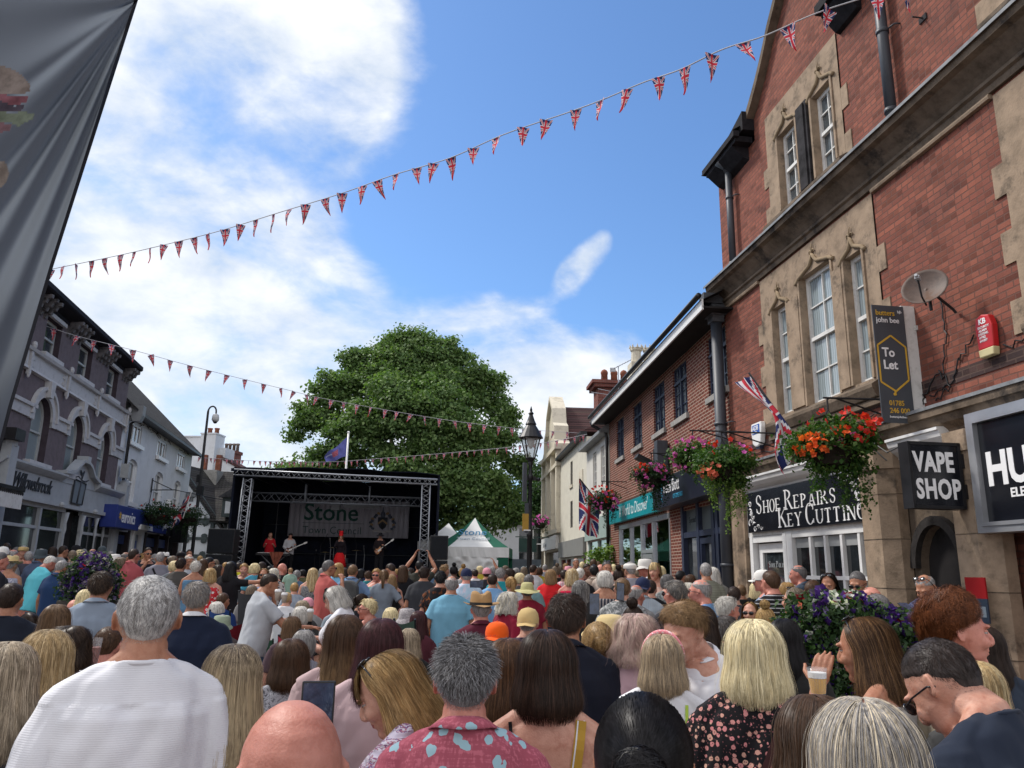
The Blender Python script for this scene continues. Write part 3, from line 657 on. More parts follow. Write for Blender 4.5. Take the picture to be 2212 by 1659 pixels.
b.T=Rd;b.add(vs_,fs_);dsh=b.build('dish',M_('rusty_dish',(.12,.085,.07),.6,.3,.2,5.0,dirt=((.10,.045,.02),5.0,.8)),sd,smooth=True);m_=dsh.modifiers.new('s','SOLIDIFY');m_.thickness=.006
b=MB();b.T=Rd;b.tube([(0,.0,-.26),(0,.18,-.24),(0,.34,-.05)],.012,6);b.tube([(0,.0,0),(0,-.12,-.05),(0,-.2,-.22)],.022,8);b.build('arm',BLACKM,sd)
b=MB();b.T=Rd;b.box(-.03,.03,.30,.38,-.07,-.02);b.tube([(0,.31,-.045),(.0,.42,-.04)],.022,8);b.build('receiver',M_('grey_plastic',(.35,.36,.38),.4,.4,.03,4.0),sd)
b=MB();b.tube([(0,-.1,-.05),(0.02,-.38,-.25),(.02,-.42,-.3)],.02,6);b.build('wall_bracket',BLACKM,sd)
cb=MB()
def wob(P,seed,amp=.05,k=6):
 o=[];rnd=random.Random(seed)
 for p,q in zip(P,P[1:]):
  for i in range(k):
   t=i / k;o.append((p[0] + (q[0] - p[0]) * t + rnd.uniform(-amp,amp) * .5,.02,p[2] + (q[2] - p[2]) * t + rnd.uniform(-amp,amp)))
 o.append(P[-1]);return o
for i,P in enumerate([[(1.0,.02,5.1),(.98,.02,4.6),(1.1,.02,4.2),(1.5,.02,4.0),(1.55,.02,3.85)],[(.55,.02,4.45),(.8,.02,4.3),(.95,.02,4.05),(1.4,.02,3.95)],[(.1,.02,4.2),(-.4,.02,4.25),(-1.4,.02,4.15)],[(1.2,.02,4.22),(1.0,.02,3.98),(1.3,.02,3.86)],[(6.9,.02,4.35),(5.2,.02,4.15),(3.6,.02,3.98),(2.0,.02,3.88)],[(7.1,.02,3.95),(5.4,.02,3.9),(3.0,.02,3.85)]]):
 cb.tube(wob(P,i),.009,5)
cb.tube([(2.3,.30,3.72),(2.25,.36,3.6),(2.15,.34,3.45),(1.95,.30,3.30),(1.75,.25,3.35)],.01,5);cb.tube([(2.6,.29,3.76),(2.45,.35,3.62),(2.2,.36,3.42),(1.98,.30,3.2)],.009,5)
cb.build('cable',BLACKM,A)
pq=empty('wall_plaque',label='small red and navy plaque on the stone pier under the HU sign',cat='plaque');pq.matrix_world=A.matrix_basis
b=MB();b.box(.42,.72,.345,.36,1.52,1.74);b.build('red_panel',M_('red_enamel',(.30,.012,.015),.3,.4,.05,4.0),pq)
b=MB();b.box(.42,.72,.345,.36,1.27,1.52);b.build('navy_panel',M_('navy_enamel',(.03,.045,.07),.3,.4,.05,4.0),pq)
b=MB();b.box(.45,.56,.361,.363,1.33,1.44);b.box(.58,.69,.361,.363,1.33,1.44);b.build('picture_label',M_('label_grey',(.18,.22,.26),.5,.3,.05,4.0),pq)
# ================================================================ second brick building
B=empty('brick_building',(4.465,15.284,0),R(94.0),'two storey red brick building with deep dark eaves and a teal sign','building')
WB=[(.12,1.33),(2.90,4.12),(4.93,6.12),(7.52,8.70),(10.05,11.22)]
L=12.5;b=MB();b.wall(0.0,L,0,7.05,[(a,c,5.50,6.86) for a,c in WB] + [(.0,3.72,0,3.2),(4.75,11.1,0,3.25)],0,.13)
b.quad((L,0,0),(L,-8,0),(L,-8,7),(L,0,7));b.quad((0,-8,0),(L,-8,0),(L,-8,7),(0,-8,7));b.build('brick_wall',BRB,B,recalc=False)
b=MB()
for a,c in WB: b.box(a - .08,c + .08,-.10,.07,5.37,5.50)
b.build('window_sill',GREYM,B)
for a,c in WB:
 win(B,a,c,5.50,6.86,-.10,NAVYP,glass('navy_window_glass',(.13,.15,.16),sc=1.5),4,4,bar=.03,fr=.06,meeting=False)  # pane tint lightened to stand in for reflected light
 b=MB();b.box((a + c) / 2 - .03,(a + c) / 2 + .03,-.09,-.02,5.52,6.84);b.box(a,c,-.09,-.025,6.42,6.48);b.build('mullion',NAVYP,B)
b=MB();b.box(-.35,12.72,-.5,.62,7.02,7.06);b.build('soffit',SOFFIT,B)
b=MB();b.box(-.35,12.72,.60,.64,6.98,7.21);b.build('bargeboard',WHITE2,B)
b=MB();b.tube([(-.38,.70,7.27),(12.75,.70,7.27)],.06,8);b.build('gutter',BLACKM,B,smooth=True)
b=MB();b.quad((-.35,.66,7.18),(12.72,.66,7.18),(12.72,-4,9.6),(-.35,-4,9.6));b.quad((-.35,-8.6,7.0),(12.72,-8.6,7.0),(12.72,-4,9.6),(-.35,-4,9.6));b.prism([(0,7.05),(-8,7.05),(-4,9.5)],'x',12.3,12.5);b.build('roof',SLATE,B)
b=MB();b.tube([(12.62,.66,7.12),(12.62,.6,6.95),(12.56,.12,6.72),(12.55,.08,6.5),(12.55,.08,0)],.06,8);b.build('drainpipe',BLACKM,B,smooth=True)
ts=empty('shop_sign',label='long teal sign reading A World to Discover over the travel shop window',cat='shop sign');ts.matrix_world=B.matrix_basis
TEAL=M_('teal_sign',(.0,.235,.27),.4,.4,.04,1.2)
b=MB();b.box(5.10,11.88,.03,.16,3.33,3.90);b.build('board',TEAL,ts,bevel=.01)
TW=M_('pale_lettering',(.62,.72,.72),.5,.3,.02,3.0)
text('lettering',"'A World to Discover'",.50,TW,ts,10.3,.162,3.47,sx=.86,bold=-.002);
for x in (11.4,6.1): text('lettering','Dg',.45,M_('faint_lettering',(.10,.36,.40),.5,.3,.02,3.0),ts,x,.162,3.47,sx=.8,shear=.3,bold=-.01)
b=MB();b.box(4.9,12.2,.0,.09,3.90,3.98);b.build('sign_ledge',M_('rusty_ledge',(.07,.05,.04),.9,.1,.3,6.0),B)
ps=empty('shop_sign',label='dark navy optician sign behind the hanging baskets',cat='shop sign');ps.matrix_world=B.matrix_basis
b=MB();b.box(.02,4.82,.03,.42,3.30,4.02);b.build('board',M_('navy_sign',(.012,.014,.028),.35,.4,.05,2.0),ps,bevel=.01)
text('lettering','PeterBott',.42,WT,ps,3.75,.422,3.62,sx=.8);text('lettering','OPTOMETRIST',.15,M_('blue_lettering',(.05,.35,.55),.5,.3,.02,3.0),ps,2.95,.422,3.44,sx=.8)
b=MB()
for i in range(7): b.box(3.88 + .06 * (i % 2),3.92 + .06 * (i % 2),.421,.425,3.42 + i * .07,3.46 + i * .07)
b.build('dot_motif',MATS['blue_lettering'],ps)
# travel shop window (aluminium), optician front (navy)
b=MB()
for x in (4.80,6.55,7.9,9.35,10.95): b.box(x,x + .10,-.10,.0,0,3.25)
b.box(4.8,11.05,-.10,.0,3.12,3.25);b.box(4.8,11.05,-.10,0,0,.45);b.box(6.65,7.9,-.09,-.005,2.28,2.38)
b.box(6.72,6.80,-.08,.0,.4,2.25);b.box(7.75,7.85,-.08,0,.4,2.25);b.box(6.8,7.75,-.08,0,2.12,2.25)
w=b.build('shop_window',ALU,B)
b=MB();b.quad((4.8,-.06,.4),(4.8,-.06,3.2),(11.0,-.06,3.2),(11.0,-.06,.4))
m,n=newmat('clear_shop_glass');gl=n.n('ShaderNodeBsdfGlossy',None,Roughness=.03,Color=(.9,.95,1));tr=n.n('ShaderNodeBsdfTransparent',None,Color=(.55,.6,.6));
n.n('ShaderNodeOutputMaterial',None,Surface=n.n('ShaderNodeMixShader',None,i0=n.math('ADD',n.n('ShaderNodeFresnel',None,IOR=1.9).outputs[0],.12),i1=tr.outputs[0],i2=gl.outputs[0]).outputs[0]);CLG=m
b.build('pane',CLG,w,recalc=False)
PO=[M_('poster_blue',(.08,.22,.45),.6,.2,.2,6.0),M_('poster_cream',(.55,.52,.42),.6,.2,.2,6.0),M_('poster_red',(.45,.06,.07),.6,.2,.2,6.0),M_('poster_white',(.62,.64,.64),.6,.2,.12,6.0)]
b=MB();rnd=random.Random(5)
for i in range(26):
 x=rnd.uniform(4.95,10.7);z=rnd.uniform(.6,2.4)
 if 6.6 < x < 8: continue
 w_=rnd.uniform(.2,.45);b.box(x,x + w_,-.14,-.13 + i * .001,z,z + w_ * 1.35,mi=rnd.randrange(4))
b.build('poster',PO,B)
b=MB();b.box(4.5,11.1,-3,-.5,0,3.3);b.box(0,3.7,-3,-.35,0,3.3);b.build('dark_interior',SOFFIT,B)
b=MB()
for x in (.0,1.05,1.30,2.35,3.55): b.box(x,x + .17,-.14,.03,0,3.3)
b.box(0,3.7,-.14,.02,2.55,2.68);b.box(1.47,2.35,-.10,.01,2.38,2.5);b.box(1.47,1.57,-.1,.01,.0,2.4);b.box(2.25,2.35,-.1,.01,0,2.4);b.box(2.5,3.6,-.1,.01,0,.5)
w=b.build('shop_front',NAVYP,B);b=MB();b.quad((0,-.08,.2),(0,-.08,2.6),(3.7,-.08,2.6),(3.7,-.08,.2));b.build('pane',GL_D,w,recalc=False)
b=MB();b.quad((0,-.07,2.6),(0,-.07,3.3),(3.7,-.07,3.3),(3.7,-.07,2.6));b.build('frosted_pane',M_('frosted_panel',(.12,.14,.14),.3,.4,.05,3.0),w,recalc=False)
text('lettering','Spectacles',.2,M_('grey_lettering',(.06,.07,.07),.5,.3,.02,3.0),w,3.35,-.065,2.9,sx=.8)
b=MB();b.tube([(2.18,.05,.9),(2.18,.05,1.75)],.018,8);b.build('door_handle',ALU,w)
# floodlight cluster
fl=empty('wall_lamp',label='black floodlights and grey speaker box on the wall above the navy sign',cat='floodlight');fl.matrix_world=B.matrix_basis
b=MB();b.box(4.55,4.85,.05,.35,4.35,5.1);b.build('grey_box',CASTI,fl,bevel=.02)
b=MB();b.box(4.9,5.15,.05,.3,4.5,4.95);b.prism([(.2,4.0),(.62,4.15),(.55,4.4),(.15,4.25)],'x',4.9,5.3);b.prism([(.3,4.55),(.7,4.75),(.65,4.85),(.25,4.65)],'x',5.3,5.7);b.box(4.6,4.8,0,.1,4.0,4.4);b.build('lamp_head',BLACKM,fl)
b=MB();b.prism([(7.0,3.72),(7.3,3.72),(7.3,4.32),(7.22,4.45),(7.0,4.3)],'y',.25,.4);tag(b.build('wall_light',CASTI,None),'slim grey wedge shaped wall light beside the corner drainpipe','wall light').matrix_world=A.matrix_basis
# ================================================================ terrace beyond (right)
Cb=empty('rendered_shop',(3.59,27.75,0),R(94.0),'narrow grey rendered shop with two open casements next to the brick building','building')
b=MB();b.wall(0,4.9,0,6.75,[(.9,1.7,4.9,6.4),(2.6,3.4,4.9,6.4),(.3,4.5,0,2.9)],0,.15);b.quad((4.9,0,0),(4.9,-7,0),(4.9,-7,6.7),(4.9,0,6.7));b.build('rendered_wall',M_('off_white_render',(.60,.58,.53),.9,.1,.04,1.5),Cb,recalc=False)
for a in (.9,2.6): win(Cb,a,a + .8,4.9,6.4,-.1,WHITE,GL_M,3,4,meeting=False)
b=MB()
for a in (.9,2.6): b.T=Matrix.Translation((a,.0,6.35)) @ Matrix.Rotation(R(-50),4,'X');b.box(0,.8,.0,.03,-.45,0)
b.build('open_vent',WHITE,Cb)
b=MB();b.prism([(.35,6.7),(.35,6.82),(-1.0,7.75),(-7,7.75),(-7,6.7)],'x',-.02,4.95);b.build('roof',LEAD,Cb)
b=MB();b.box(.1,4.8,.02,.12,2.95,3.75);sC=b.build('sign_board',M_('sage_sign',(.30,.38,.35),.5,.3,.05,2.0),Cb)
text('lettering','The Leaping',.5,BLACKM,sC,3.3,.125,3.2,sx=.7,shear=.35,bold=-.004)
b=MB();b.box(.3,.5,-.1,.02,0,2.9);b.box(4.3,4.5,-.1,.02,0,2.9);b.box(2.3,2.45,-.1,.02,0,2.9);b.box(.5,4.3,-.1,.01,2.3,2.4);w=b.build('shop_front',M_('sage_paint',(.32,.40,.37),.5,.3,.05,2.0),Cb)
b=MB();b.quad((.4,-.05,0),(.4,-.05,2.9),(4.4,-.05,2.9),(4.4,-.05,0));b.build('pane',GL_D,w,recalc=False)
Db=empty('painted_shop',(3.248,32.64,0),R(94.0),'cream painted brick house with small dark windows and grey shop fascia','building')
b=MB();b.wall(0,8.2,0,7.5,[(4.0,4.7,5.75,6.9),(4.0,4.75,3.75,5.0),(.4,7.8,0,2.3)],0,.15);b.quad((8.2,0,0),(8.2,-7,0),(8.2,-7,7.4),(8.2,0,7.4));b.quad((0,0,6),(0,-7,6),(0,-7,7.4),(0,0,7.4));b.build('painted_wall',CREAMB,Db,recalc=False)
win(Db,4.0,4.7,5.75,6.9,-.1,BLACKM,GL_D,2,2);win(Db,4.0,4.75,3.75,5.0,-.1,BLACKM,GL_D,2,2)
b=MB();b.box(3.9,4.85,0,.06,5.62,5.75);b.box(.9,1.9,0,.04,5.3,6.1);b.build('window_sill',CREAM,Db)
b=MB();b.box(-.1,8.3,0,.28,7.45,7.6);b.build('gutter',BLACKM,Db)
b=MB();b.prism([(.2,7.6),(-3.8,10.0),(-7.5,7.6)],'x',-.05,8.25);b.build('roof',TILER,Db)
b=MB();b.box(.2,8.0,.02,.14,2.4,3.15);b.build('fascia',M_('grey_fascia',(.20,.20,.19),.6,.2,.06,2.0),Db)
b=MB();b.box(.4,.9,-.1,0,0,2.3);b.box(7.3,7.8,-.1,0,0,2.3);b.box(5.6,5.9,-.1,0,0,2.3);b.build('brick_pier',BRC,Db)
b=MB();b.quad((.8,-.08,.6),(.8,-.08,2.3),(7.4,-.08,2.3),(7.4,-.08,.6));w=b.build('shop_window',GL_M,Db,recalc=False)
Eb=empty('gabled_building',(2.676,40.82,0),R(94.0),'ornate cream stone building with curved gable beyond the street lamp','building')
b=MB();b.wall(0,7.5,0,8.3,[(3.2,4.3,4.4,6.9,.55),(1.0,1.6,4.6,6.2),(.6,6.8,0,2.8)],0,.3)
gp=[(.6,8.3),(1.2,8.6),(1.3,9.4),(2.0,9.7),(2.3,10.6),(3.0,11.1),(3.75,11.6),(4.5,11.1),(5.2,10.6),(5.5,9.7),(6.2,9.4),(6.3,8.6),(6.9,8.3)]
b.prism(gp,'y',-.5,0);b.quad((0,0,0),(0,-8,0),(0,-8,8.3),(0,0,8.3));b.quad((7.5,0,0),(7.5,-8,0),(7.5,-8,8.3),(7.5,0,8.3));b.build('stone_wall',CREAM,Eb,recalc=False)
b=MB()
for p,q in zip(gp,gp[1:]): b.prism([p,q,(q[0],q[1] + .22),(p[0],p[1] + .22)],'y',-.6,.2)
b.box(-.1,7.6,0,.35,8.1,8.35);b.box(-.1,7.6,0,.25,7.2,7.4);b.box(-.1,7.6,0,.2,3.7,3.95)
for x in (.1,2.4,4.7,6.9): b.box(x,x + .45,0,.22,3.9,8.1)
b.build('mouldings',CREAM,Eb)
win(Eb,3.2,4.3,4.4,6.9,-.25,WHITE,GL_M,2,3,arch=.55,meeting=False);win(Eb,1.0,1.6,4.6,6.2,-.2,WHITE,GL_M,1,2)
b=MB();b.prism([(.6,8.3),(3.75,11.2),(6.9,8.3)],'y',-9,-.5);b.build('roof',TILER,Eb)
b=MB();b.box(.4,7.2,.02,.2,2.9,3.6);fE=b.build('fascia',WHITE,Eb);text('lettering','The Pilgrim',.42,GREYG,fE,6.3,.205,3.08,sx=.9,shear=.2)
b=MB();b.box(.6,6.8,-.4,-.25,0,2.8);b.build('shop_window',GL_D,Eb)
b=MB();b.box(3.3,3.34,.2,2.1,3.55,3.6);b.box(3.3,3.35,.9,1.9,2.75,3.5);sE=b.build('hanging_sign',M_('dark_green_paint',(.03,.07,.06),.5,.3,.05,3.0),Eb)
ch=empty('chimney',(5.2,38.0,8.2),R(4),'tall red brick chimney with three round pots on the plum tiled roof','chimney')
b=MB();b.box(-.95,.95,-.6,.6,-1.5,2.5);b.build('stack',BRC,ch)
b=MB();b.box(-1.15,1.15,-.8,.8,2.5,2.68);b.box(-1.28,1.28,-.9,.9,2.68,2.85);b.box(-1.05,1.05,-.7,.7,-.2,.1);b.build('cap',BRC,ch)
for x in (-.5,.0,.5):
 b=MB();b.lathe([(.18,2.85),(.165,3.32),(.185,3.35),(.185,3.45),(.12,3.55),(.02,3.6)],12,c=(x,0,0));b.build('pot',TERRA,ch,smooth=True)
for i,(u,v,y,lab) in enumerate([(1388,752,24.5,'pale crown topped chimney pots just above the dark eaves')]):
 p=at(u,v,y);ch=empty('chimney',(p.x,p.y,p.z - .9),R(4),lab,'chimney')
 b=MB();b.box(-.45,.45,-.3,.3,-1.5,.35);b.build('stack',CREAM,ch)
 for x in (-.22,.2):
  b=MB();b.lathe([(.18,.35),(.16,.75),(.2,.8),(.2,.88)],10,c=(x,0,0))
  for k in range(8): a=k * math.pi / 4;b.prism([(x + .2 * math.cos(a) - .04,.86),(x + .2 * math.cos(a) + .04,.86),(x + .2 * math.cos(a),1.0)],'y',.2 * math.sin(a) - .015,.2 * math.sin(a) + .015)
  b.build('pot',CREAM,ch)
p=at(1336,822,27.0);an=MB();an.tube([(0,0,-1.2),(0,0,.55)],.018,6);an.tube([(-.25,0,.40),(.62,-.25,.82)],.014,5);an.tube([(-1.0,0,-.45),(.25,0,-.62)],.012,5);an.tube([(-.75,0,-.32),(.15,0,-.5)],.012,5)
for t in [i / 9 for i in range(10)]: an.tube([(-.25 + .87 * t,-.12 - .25 * t,.40 + .42 * t),(-.25 + .87 * t,.12 - .25 * t,.40 + .42 * t)],.008,4)
an.box(-.3,-.1,-.03,.03,.33,.47)
tag(an.build('roof_aerial',STEEL,None,loc=p),'thin television aerial above the eaves of the brick building','aerial')
# far end building
Fb=empty('end_building',(-1.0,62,0),0,'low pale building closing the street, behind the lamp post','building')
b=MB();b.T=Matrix.Rotation(math.pi,4,'Z');b.wall(-9,3,0,6.2,[(-4.0,-1.8,2.6,5.0),(-8,2,0,1.6)],0,.2);b.build('wall',RENDW,Fb,recalc=False)
b=MB();b.box(1.8,4.0,.1,.2,2.6,5.0);b.build('window',GL_D,Fb);b=MB();b.box(2.85,2.95,-.02,.1,2.6,5.0);b.box(1.8,4.0,-.02,.1,3.75,3.85);b.build('window_bar',WHITE,Fb)
b=MB();b.box(-2.5,9,.1,8,6.2,6.5);b.build('roof',SLATE,Fb);b=MB();b.box(-3,9,.15,8,0,6.2);b.build('building_body',RENDW,Fb)
b=MB();b.box(.4,4.4,-.25,-.05,5.25,6.35);fs=b.build('sign_board',BLACKM,Fb)
tx=text('lettering','stone',.95,WT,fs,0,0,0,shear=.3);tx.matrix_basis=Matrix.Translation((2.1,-.27,5.6)) @ Matrix.Rotation(math.pi,4,'Z')
b=MB();b.box(.2,5.2,-.5,-.1,1.5,2.6);fs=b.build('awning_board',M_('slate_blue_paint',(.09,.11,.13),.6,.2,.1,2.0),Fb)
tx=text('lettering','oan of',.6,TW,fs,0,0,0,shear=.3);tx.matrix_basis=Matrix.Translation((1.9,-.52,1.8)) @ Matrix.Rotation(math.pi,4,'Z')
# ================================================================ left hand buildings (x = -s)
LA=R(90 + 10.7 + 180)
Wb=empty('gift_shop_building',(-15.5,30.5,0),LA,'mauve rendered three storey building with bracketed eaves and a grey gift shop front','building')
# local x = -s, so the far corner is x = 0 and it runs to x = +12 towards the camera
u3=[(7.62,8.80),(4.72,5.95),(1.72,2.92)];a2=[(7.42,8.75),(4.55,5.85),(1.58,2.78)]
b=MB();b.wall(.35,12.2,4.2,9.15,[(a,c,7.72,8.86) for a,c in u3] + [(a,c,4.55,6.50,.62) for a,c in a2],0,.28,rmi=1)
b.quad((.35,0,4),(.35,-8,4),(.35,-8,9.15),(.35,0,9.15));b.quad((12.2,0,0),(12.2,-8,0),(12.2,-8,9),(12.2,0,9));b.quad((0,-8,0),(12.2,-8,0),(12.2,-8,9),(0,-8,9));b.quad((0,0,0),(0,-8,0),(0,-8,4),(0,0,4))
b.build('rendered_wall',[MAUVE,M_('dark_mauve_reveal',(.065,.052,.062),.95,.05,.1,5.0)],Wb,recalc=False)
for a,c in u3: win(Wb,a,c,7.72,8.86,-.22,M_('grey_sash_paint',(.40,.42,.42),.5,.3,.05,4.0),GL_M,1,2,fr=.09)
for a,c in a2: win(Wb,a,c,4.55,6.50,-.24,MATS['grey_sash_paint'],GL_W,1,2,fr=.1,arch=.62)
b=MB()
for a,c in u3: b.box(a - .12,c + .12,0,.16,7.58,7.74);b.box(a - .08,c + .08,0,.10,8.86,8.98)
b.box(0,12.2,0,.05,7.02,7.52);b.prism([(0,7.50),(.16,7.52),(.20,7.60),(0,7.64)],'x',-.05,12.2);b.prism([(0,6.98),(.12,7.0),(.09,7.08),(0,7.08)],'x',-.05,12.2)
for x in (.25,3.75,6.75,9.7):
 b.box(x - .22,x - .12,.05,.09,7.08,7.5);b.box(x + .12,x + .22,.05,.09,7.08,7.5);b.box(x - .06,x + .06,.05,.14,6.85,7.55);b.ell((x,.14,7.70),(.10,.08,.12),8);b.ell((x,.1,6.86),(.06,.05,.12),8)
 for s_ in (-1,1):
  for z in (7.13,7.33): b.box(x + s_ * .3 - .05,x + s_ * .3 + .05,.05,.08,z,z + .1)
b.build('string_course',OFFW,Wb)
b=MB();k=14
for a,c in a2:
 cx,w,sp=(a + c) / 2,(c - a) / 2,5.88
 for i in range(k):
  t0,t1=math.pi * i / k,math.pi * (i + 1) / k
  for (r0,r1,y1) in [(0.0,.22,.07),(.22,.32,.13)]:
   b.prism([(cx - (w + r0) * math.cos(t0),sp + (.62 + r0) * math.sin(t0)),(cx - (w + r0) * math.cos(t1),sp + (.62 + r0) * math.sin(t1)),(cx - (w + r1) * math.cos(t1),sp + (.62 + r1) * math.sin(t1)),(cx - (w + r1) * math.cos(t0),sp + (.62 + r1) * math.sin(t0))],'y',0,y1)
 b.prism([(cx - .12,6.5),(cx + .12,6.5),(cx + .18,6.98),(cx - .18,6.98)],'y',.0,.2)
 b.box(a - .32,a,0,.07,5.72,5.9);b.box(c,c + .32,0,.07,5.72,5.9)
e=[0] + [q for a,c in sorted(a2) for q in (a,c)] + [12.2]
for x0,x1 in zip(e[::2],e[1::2]): b.box(x0,x1,0,.06,5.74,6.08);b.box(x0,max(x0,x1 - .3) if x1 < 12 else x1,.06,.13,6.04,6.14)
for a,c in a2: b.box(a - .15,c + .15,0,.2,4.38,4.56)
b.build('window_arch',OFFW,Wb)
# eaves: deep black soffit on paired brackets
b=MB();b.prism([(0,9.14),(.47,9.24),(.52,9.28),(.52,9.42),(-4,10.3),(-8,9.3)],'x',.55,12.6);b.box(.3,12.2,0,.06,9.04,9.15);b.build('eaves',M_('black_eaves',(.016,.015,.02),.8,.15,.2,5.0),Wb)
b=MB()
for x in [.65,.95,1.25,3.25,3.6,3.95,4.3,6.2,6.55,6.9,7.2,9.05,9.4,9.8]:
 b.prism([(0,8.72),(.05,8.70),(.10,8.82),(.18,8.82),(.22,8.93),(.30,8.95),(.34,9.07),(.44,9.10),(.45,9.2),(0,9.16)],'x',x - .065,x + .065)
b.build('bracket',M_('sooty_cream_bracket',(.13,.125,.13),.8,.1,.35,6.0),Wb)
# shop front
b=MB();b.box(-.35,10.6,0,.14,3.52,4.22);b.box(-.35,10.6,.0,.22,3.42,3.54);b.prism([(0,4.20),(.18,4.22),(.28,4.30),(.34,4.36),(.34,4.42),(0,4.50)],'x',-.55,3.05);b.prism([(0,4.20),(.18,4.22),(.28,4.30),(.34,4.36),(.34,4.42),(0,4.50)],'x',6.2,10.7)
pd=[(2.9,4.3),(3.0,4.45),(3.3,4.5),(3.7,4.6),(4.1,4.88),(4.5,5.0),(4.9,4.98),(5.3,4.75),(5.6,4.55),(6.0,4.48),(6.4,4.45),(6.4,4.2),(2.9,4.2)]
b.prism(pd,'y',0,.16)
for p,q in zip(pd[1:10],pd[2:11]): b.prism([p,q,(q[0],q[1] + .1),(p[0],p[1] + .1)],'y',0,.34)
b.box(4.45,4.75,0,.36,4.98,5.22)
for x in (-.2,10.35): b.box(x - .22,x + .22,.0,.36,3.45,4.75);b.ell((x,.2,4.78),(.24,.2,.2),10)
for x in (.1,3.0,6.2,10.4): b.ell((x,.25,3.48),(.09,.1,.1),8)
b.box(-.3,.15,-.05,.2,0,3.5);b.box(9.95,10.6,-.05,.2,0,3.5)
b.build('shop_front',GREYG,Wb)
def shopwin(parent,x0,x1,mat,sills=True):
 b=MB();b.box(x0,x1,-.1,.08,0,.7);b.box(x0,x1,-.05,.06,2.68,2.77);b.box(x0,x1,-.05,.06,3.3,3.42);b.box(x0,x0 + .12,-.05,.1,.7,3.3);b.box(x1 - .12,x1,-.05,.1,.7,3.3)
 w=b.build('shop_window',mat,parent)
 g_=MB();g_.quad((x0,0,.7),(x0,0,3.4),(x1,0,3.4),(x1,0,.7));g_.build('pane',GL_D,w,recalc=False);return w
w=shopwin(Wb,5.2,9.95,GREYG);b=MB();b.box(7.2,7.34,-.04,.1,.7,3.3);b.build('mullion',GREYG,w)
w=shopwin(Wb,.15,3.7,GREYG);b=MB()
for x in (1.3,2.2,3.6,5.2): b.tube([(x,.1,.1),(x,.1,1.5),(x,.1,2.6),(x,.1,2.75),(x,.1,2.95),(x,.1,3.3)],[.035,.03,.03,.06,.04,.09],8)
b.build('turned_column',GREYG,w,smooth=True)
b=MB();b.box(3.7,5.2,-1.2,-1.0,0,3.4);b.box(3.68,3.72,-1,0,0,3.3);b.box(5.18,5.22,-1,0,0,3.3);b.build('recessed_doorway',GL_D,Wb)
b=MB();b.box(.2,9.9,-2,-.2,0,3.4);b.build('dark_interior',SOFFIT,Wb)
sgn=empty('shop_lettering',label='looping dark Willowsbrook lettering on the grey fascia',cat='shop sign');sgn.matrix_world=Wb.matrix_basis
DKM=M_('dark_metal_letter',(.035,.04,.05),.5,.4,.1,5.0)
text('lettering','Willowsbrook',.62,DKM,sgn,9.75,.16,3.72,sx=.86,shear=.45,bold=-.006,ext=.02,space=.88)
gf=empty('gift_emblem',label='grey gift box emblem with a bow on the shop pediment',cat='shop sign');gf.matrix_world=Wb.matrix_basis
b=MB();b.prism([(5.25,3.62),(4.25,3.62),(4.15,4.32),(5.15,4.36)],'y',.16,.19);b.build('box_panel',M_('slate_panel',(.16,.19,.22),.5,.3,.05,3.0),gf)
b=MB();P=[(5.25,3.62),(4.25,3.62),(4.12,4.34),(5.18,4.40)]
for p,q in zip(P,P[1:] + P[:1]): b.tube([(p[0],.2,p[1]),(q[0],.2,q[1])],.025,5)
b.tube([(4.76,.2,3.62),(4.62,.2,4.38)],.03,5)
for sg_ in (-1,1): b.tube([(4.62 + sg_ * .17 * math.sin(t * math.pi / 8) * (1 if t < 8 else 1),.2,4.42 + .28 * math.sin(t * math.pi / 8) * (1 - .3 * t / 8) + .02 * t) for t in range(9)] + [(4.62,.2,4.42)],.022,5)
b.tube([(4.62,.2,4.42),(4.95,.2,4.52),(5.2,.2,4.46)],.022,5);b.tube([(4.62,.2,4.42),(4.3,.2,4.40),(3.95,.2,4.48)],.022,5);b.build('ribbon_outline',DKM,gf,smooth=True)
for (x,lab) in [(10.5,'black box lamp on the shop pilaster beside the grey banner')]:
 b=MB();b.box(x - .3,x + .3,.05,.5,4.85,5.15);tag(b.build('wall_lamp',BLACKM,None),lab,'lamp').matrix_world=Wb.matrix_basis
b=MB();b.box(10.3,13.2,.1,.7,3.42,3.55);b.prism([(10.31,3.05),(13.2,3.05),(13.2,3.45),(10.31,3.45)],'y',.66,.72)
cn=b.build('shop_canopy',WHITE,None);cn.matrix_world=Wb.matrix_basis;tag(cn,'white flat shop canopy with dark scalloped edge at the left picture edge','canopy')
b=MB()
for i in range(24): b.ell((10.35 + i * .12,.72,3.45),(.05,.03,.05),6)
b.box(10.28,13.2,.6,.75,3.5,3.6);b.build('scalloped_edge',BLACKM,cn)
def leftpipe(parent,x,y,z0,z1,r,mat): b=MB();b.tube([(x,y,z0),(x,y,z1)],r,8);return b.build('drainpipe',mat,parent,smooth=True)
b=MB();b.tube([(10.9,.12,0),(10.9,.12,8.9)],.06,8);b.build('drainpipe',M_('brown_pipe',(.05,.04,.04),.6,.3,.2,4.0),Wb,smooth=True)
b=MB();b.box(-.30,.10,.12,.60,7.55,7.95);b.prism([(.15,7.55),(.6,7.55),(.5,7.30),(.25,7.30)],'x',-.3,.1);b.box(-.2,0,.0,.3,7.35,7.6)
tag(b.build('floodlight',M_('grey_box_lamp',(.22,.23,.24),.5,.3,.08,5.0),None),'grey box floodlight at the corner under the mauve building eaves','floodlight').matrix_world=Wb.matrix_basis
b=MB();b.box(-.05,.25,.1,.4,5.0,5.55);tag(b.build('cable_box',M_('grey_cabinet',(.36,.38,.39),.5,.3,.06,5.0),None),'grey metal cabinet on the wall above the shop front corner','box').matrix_world=Wb.matrix_basis
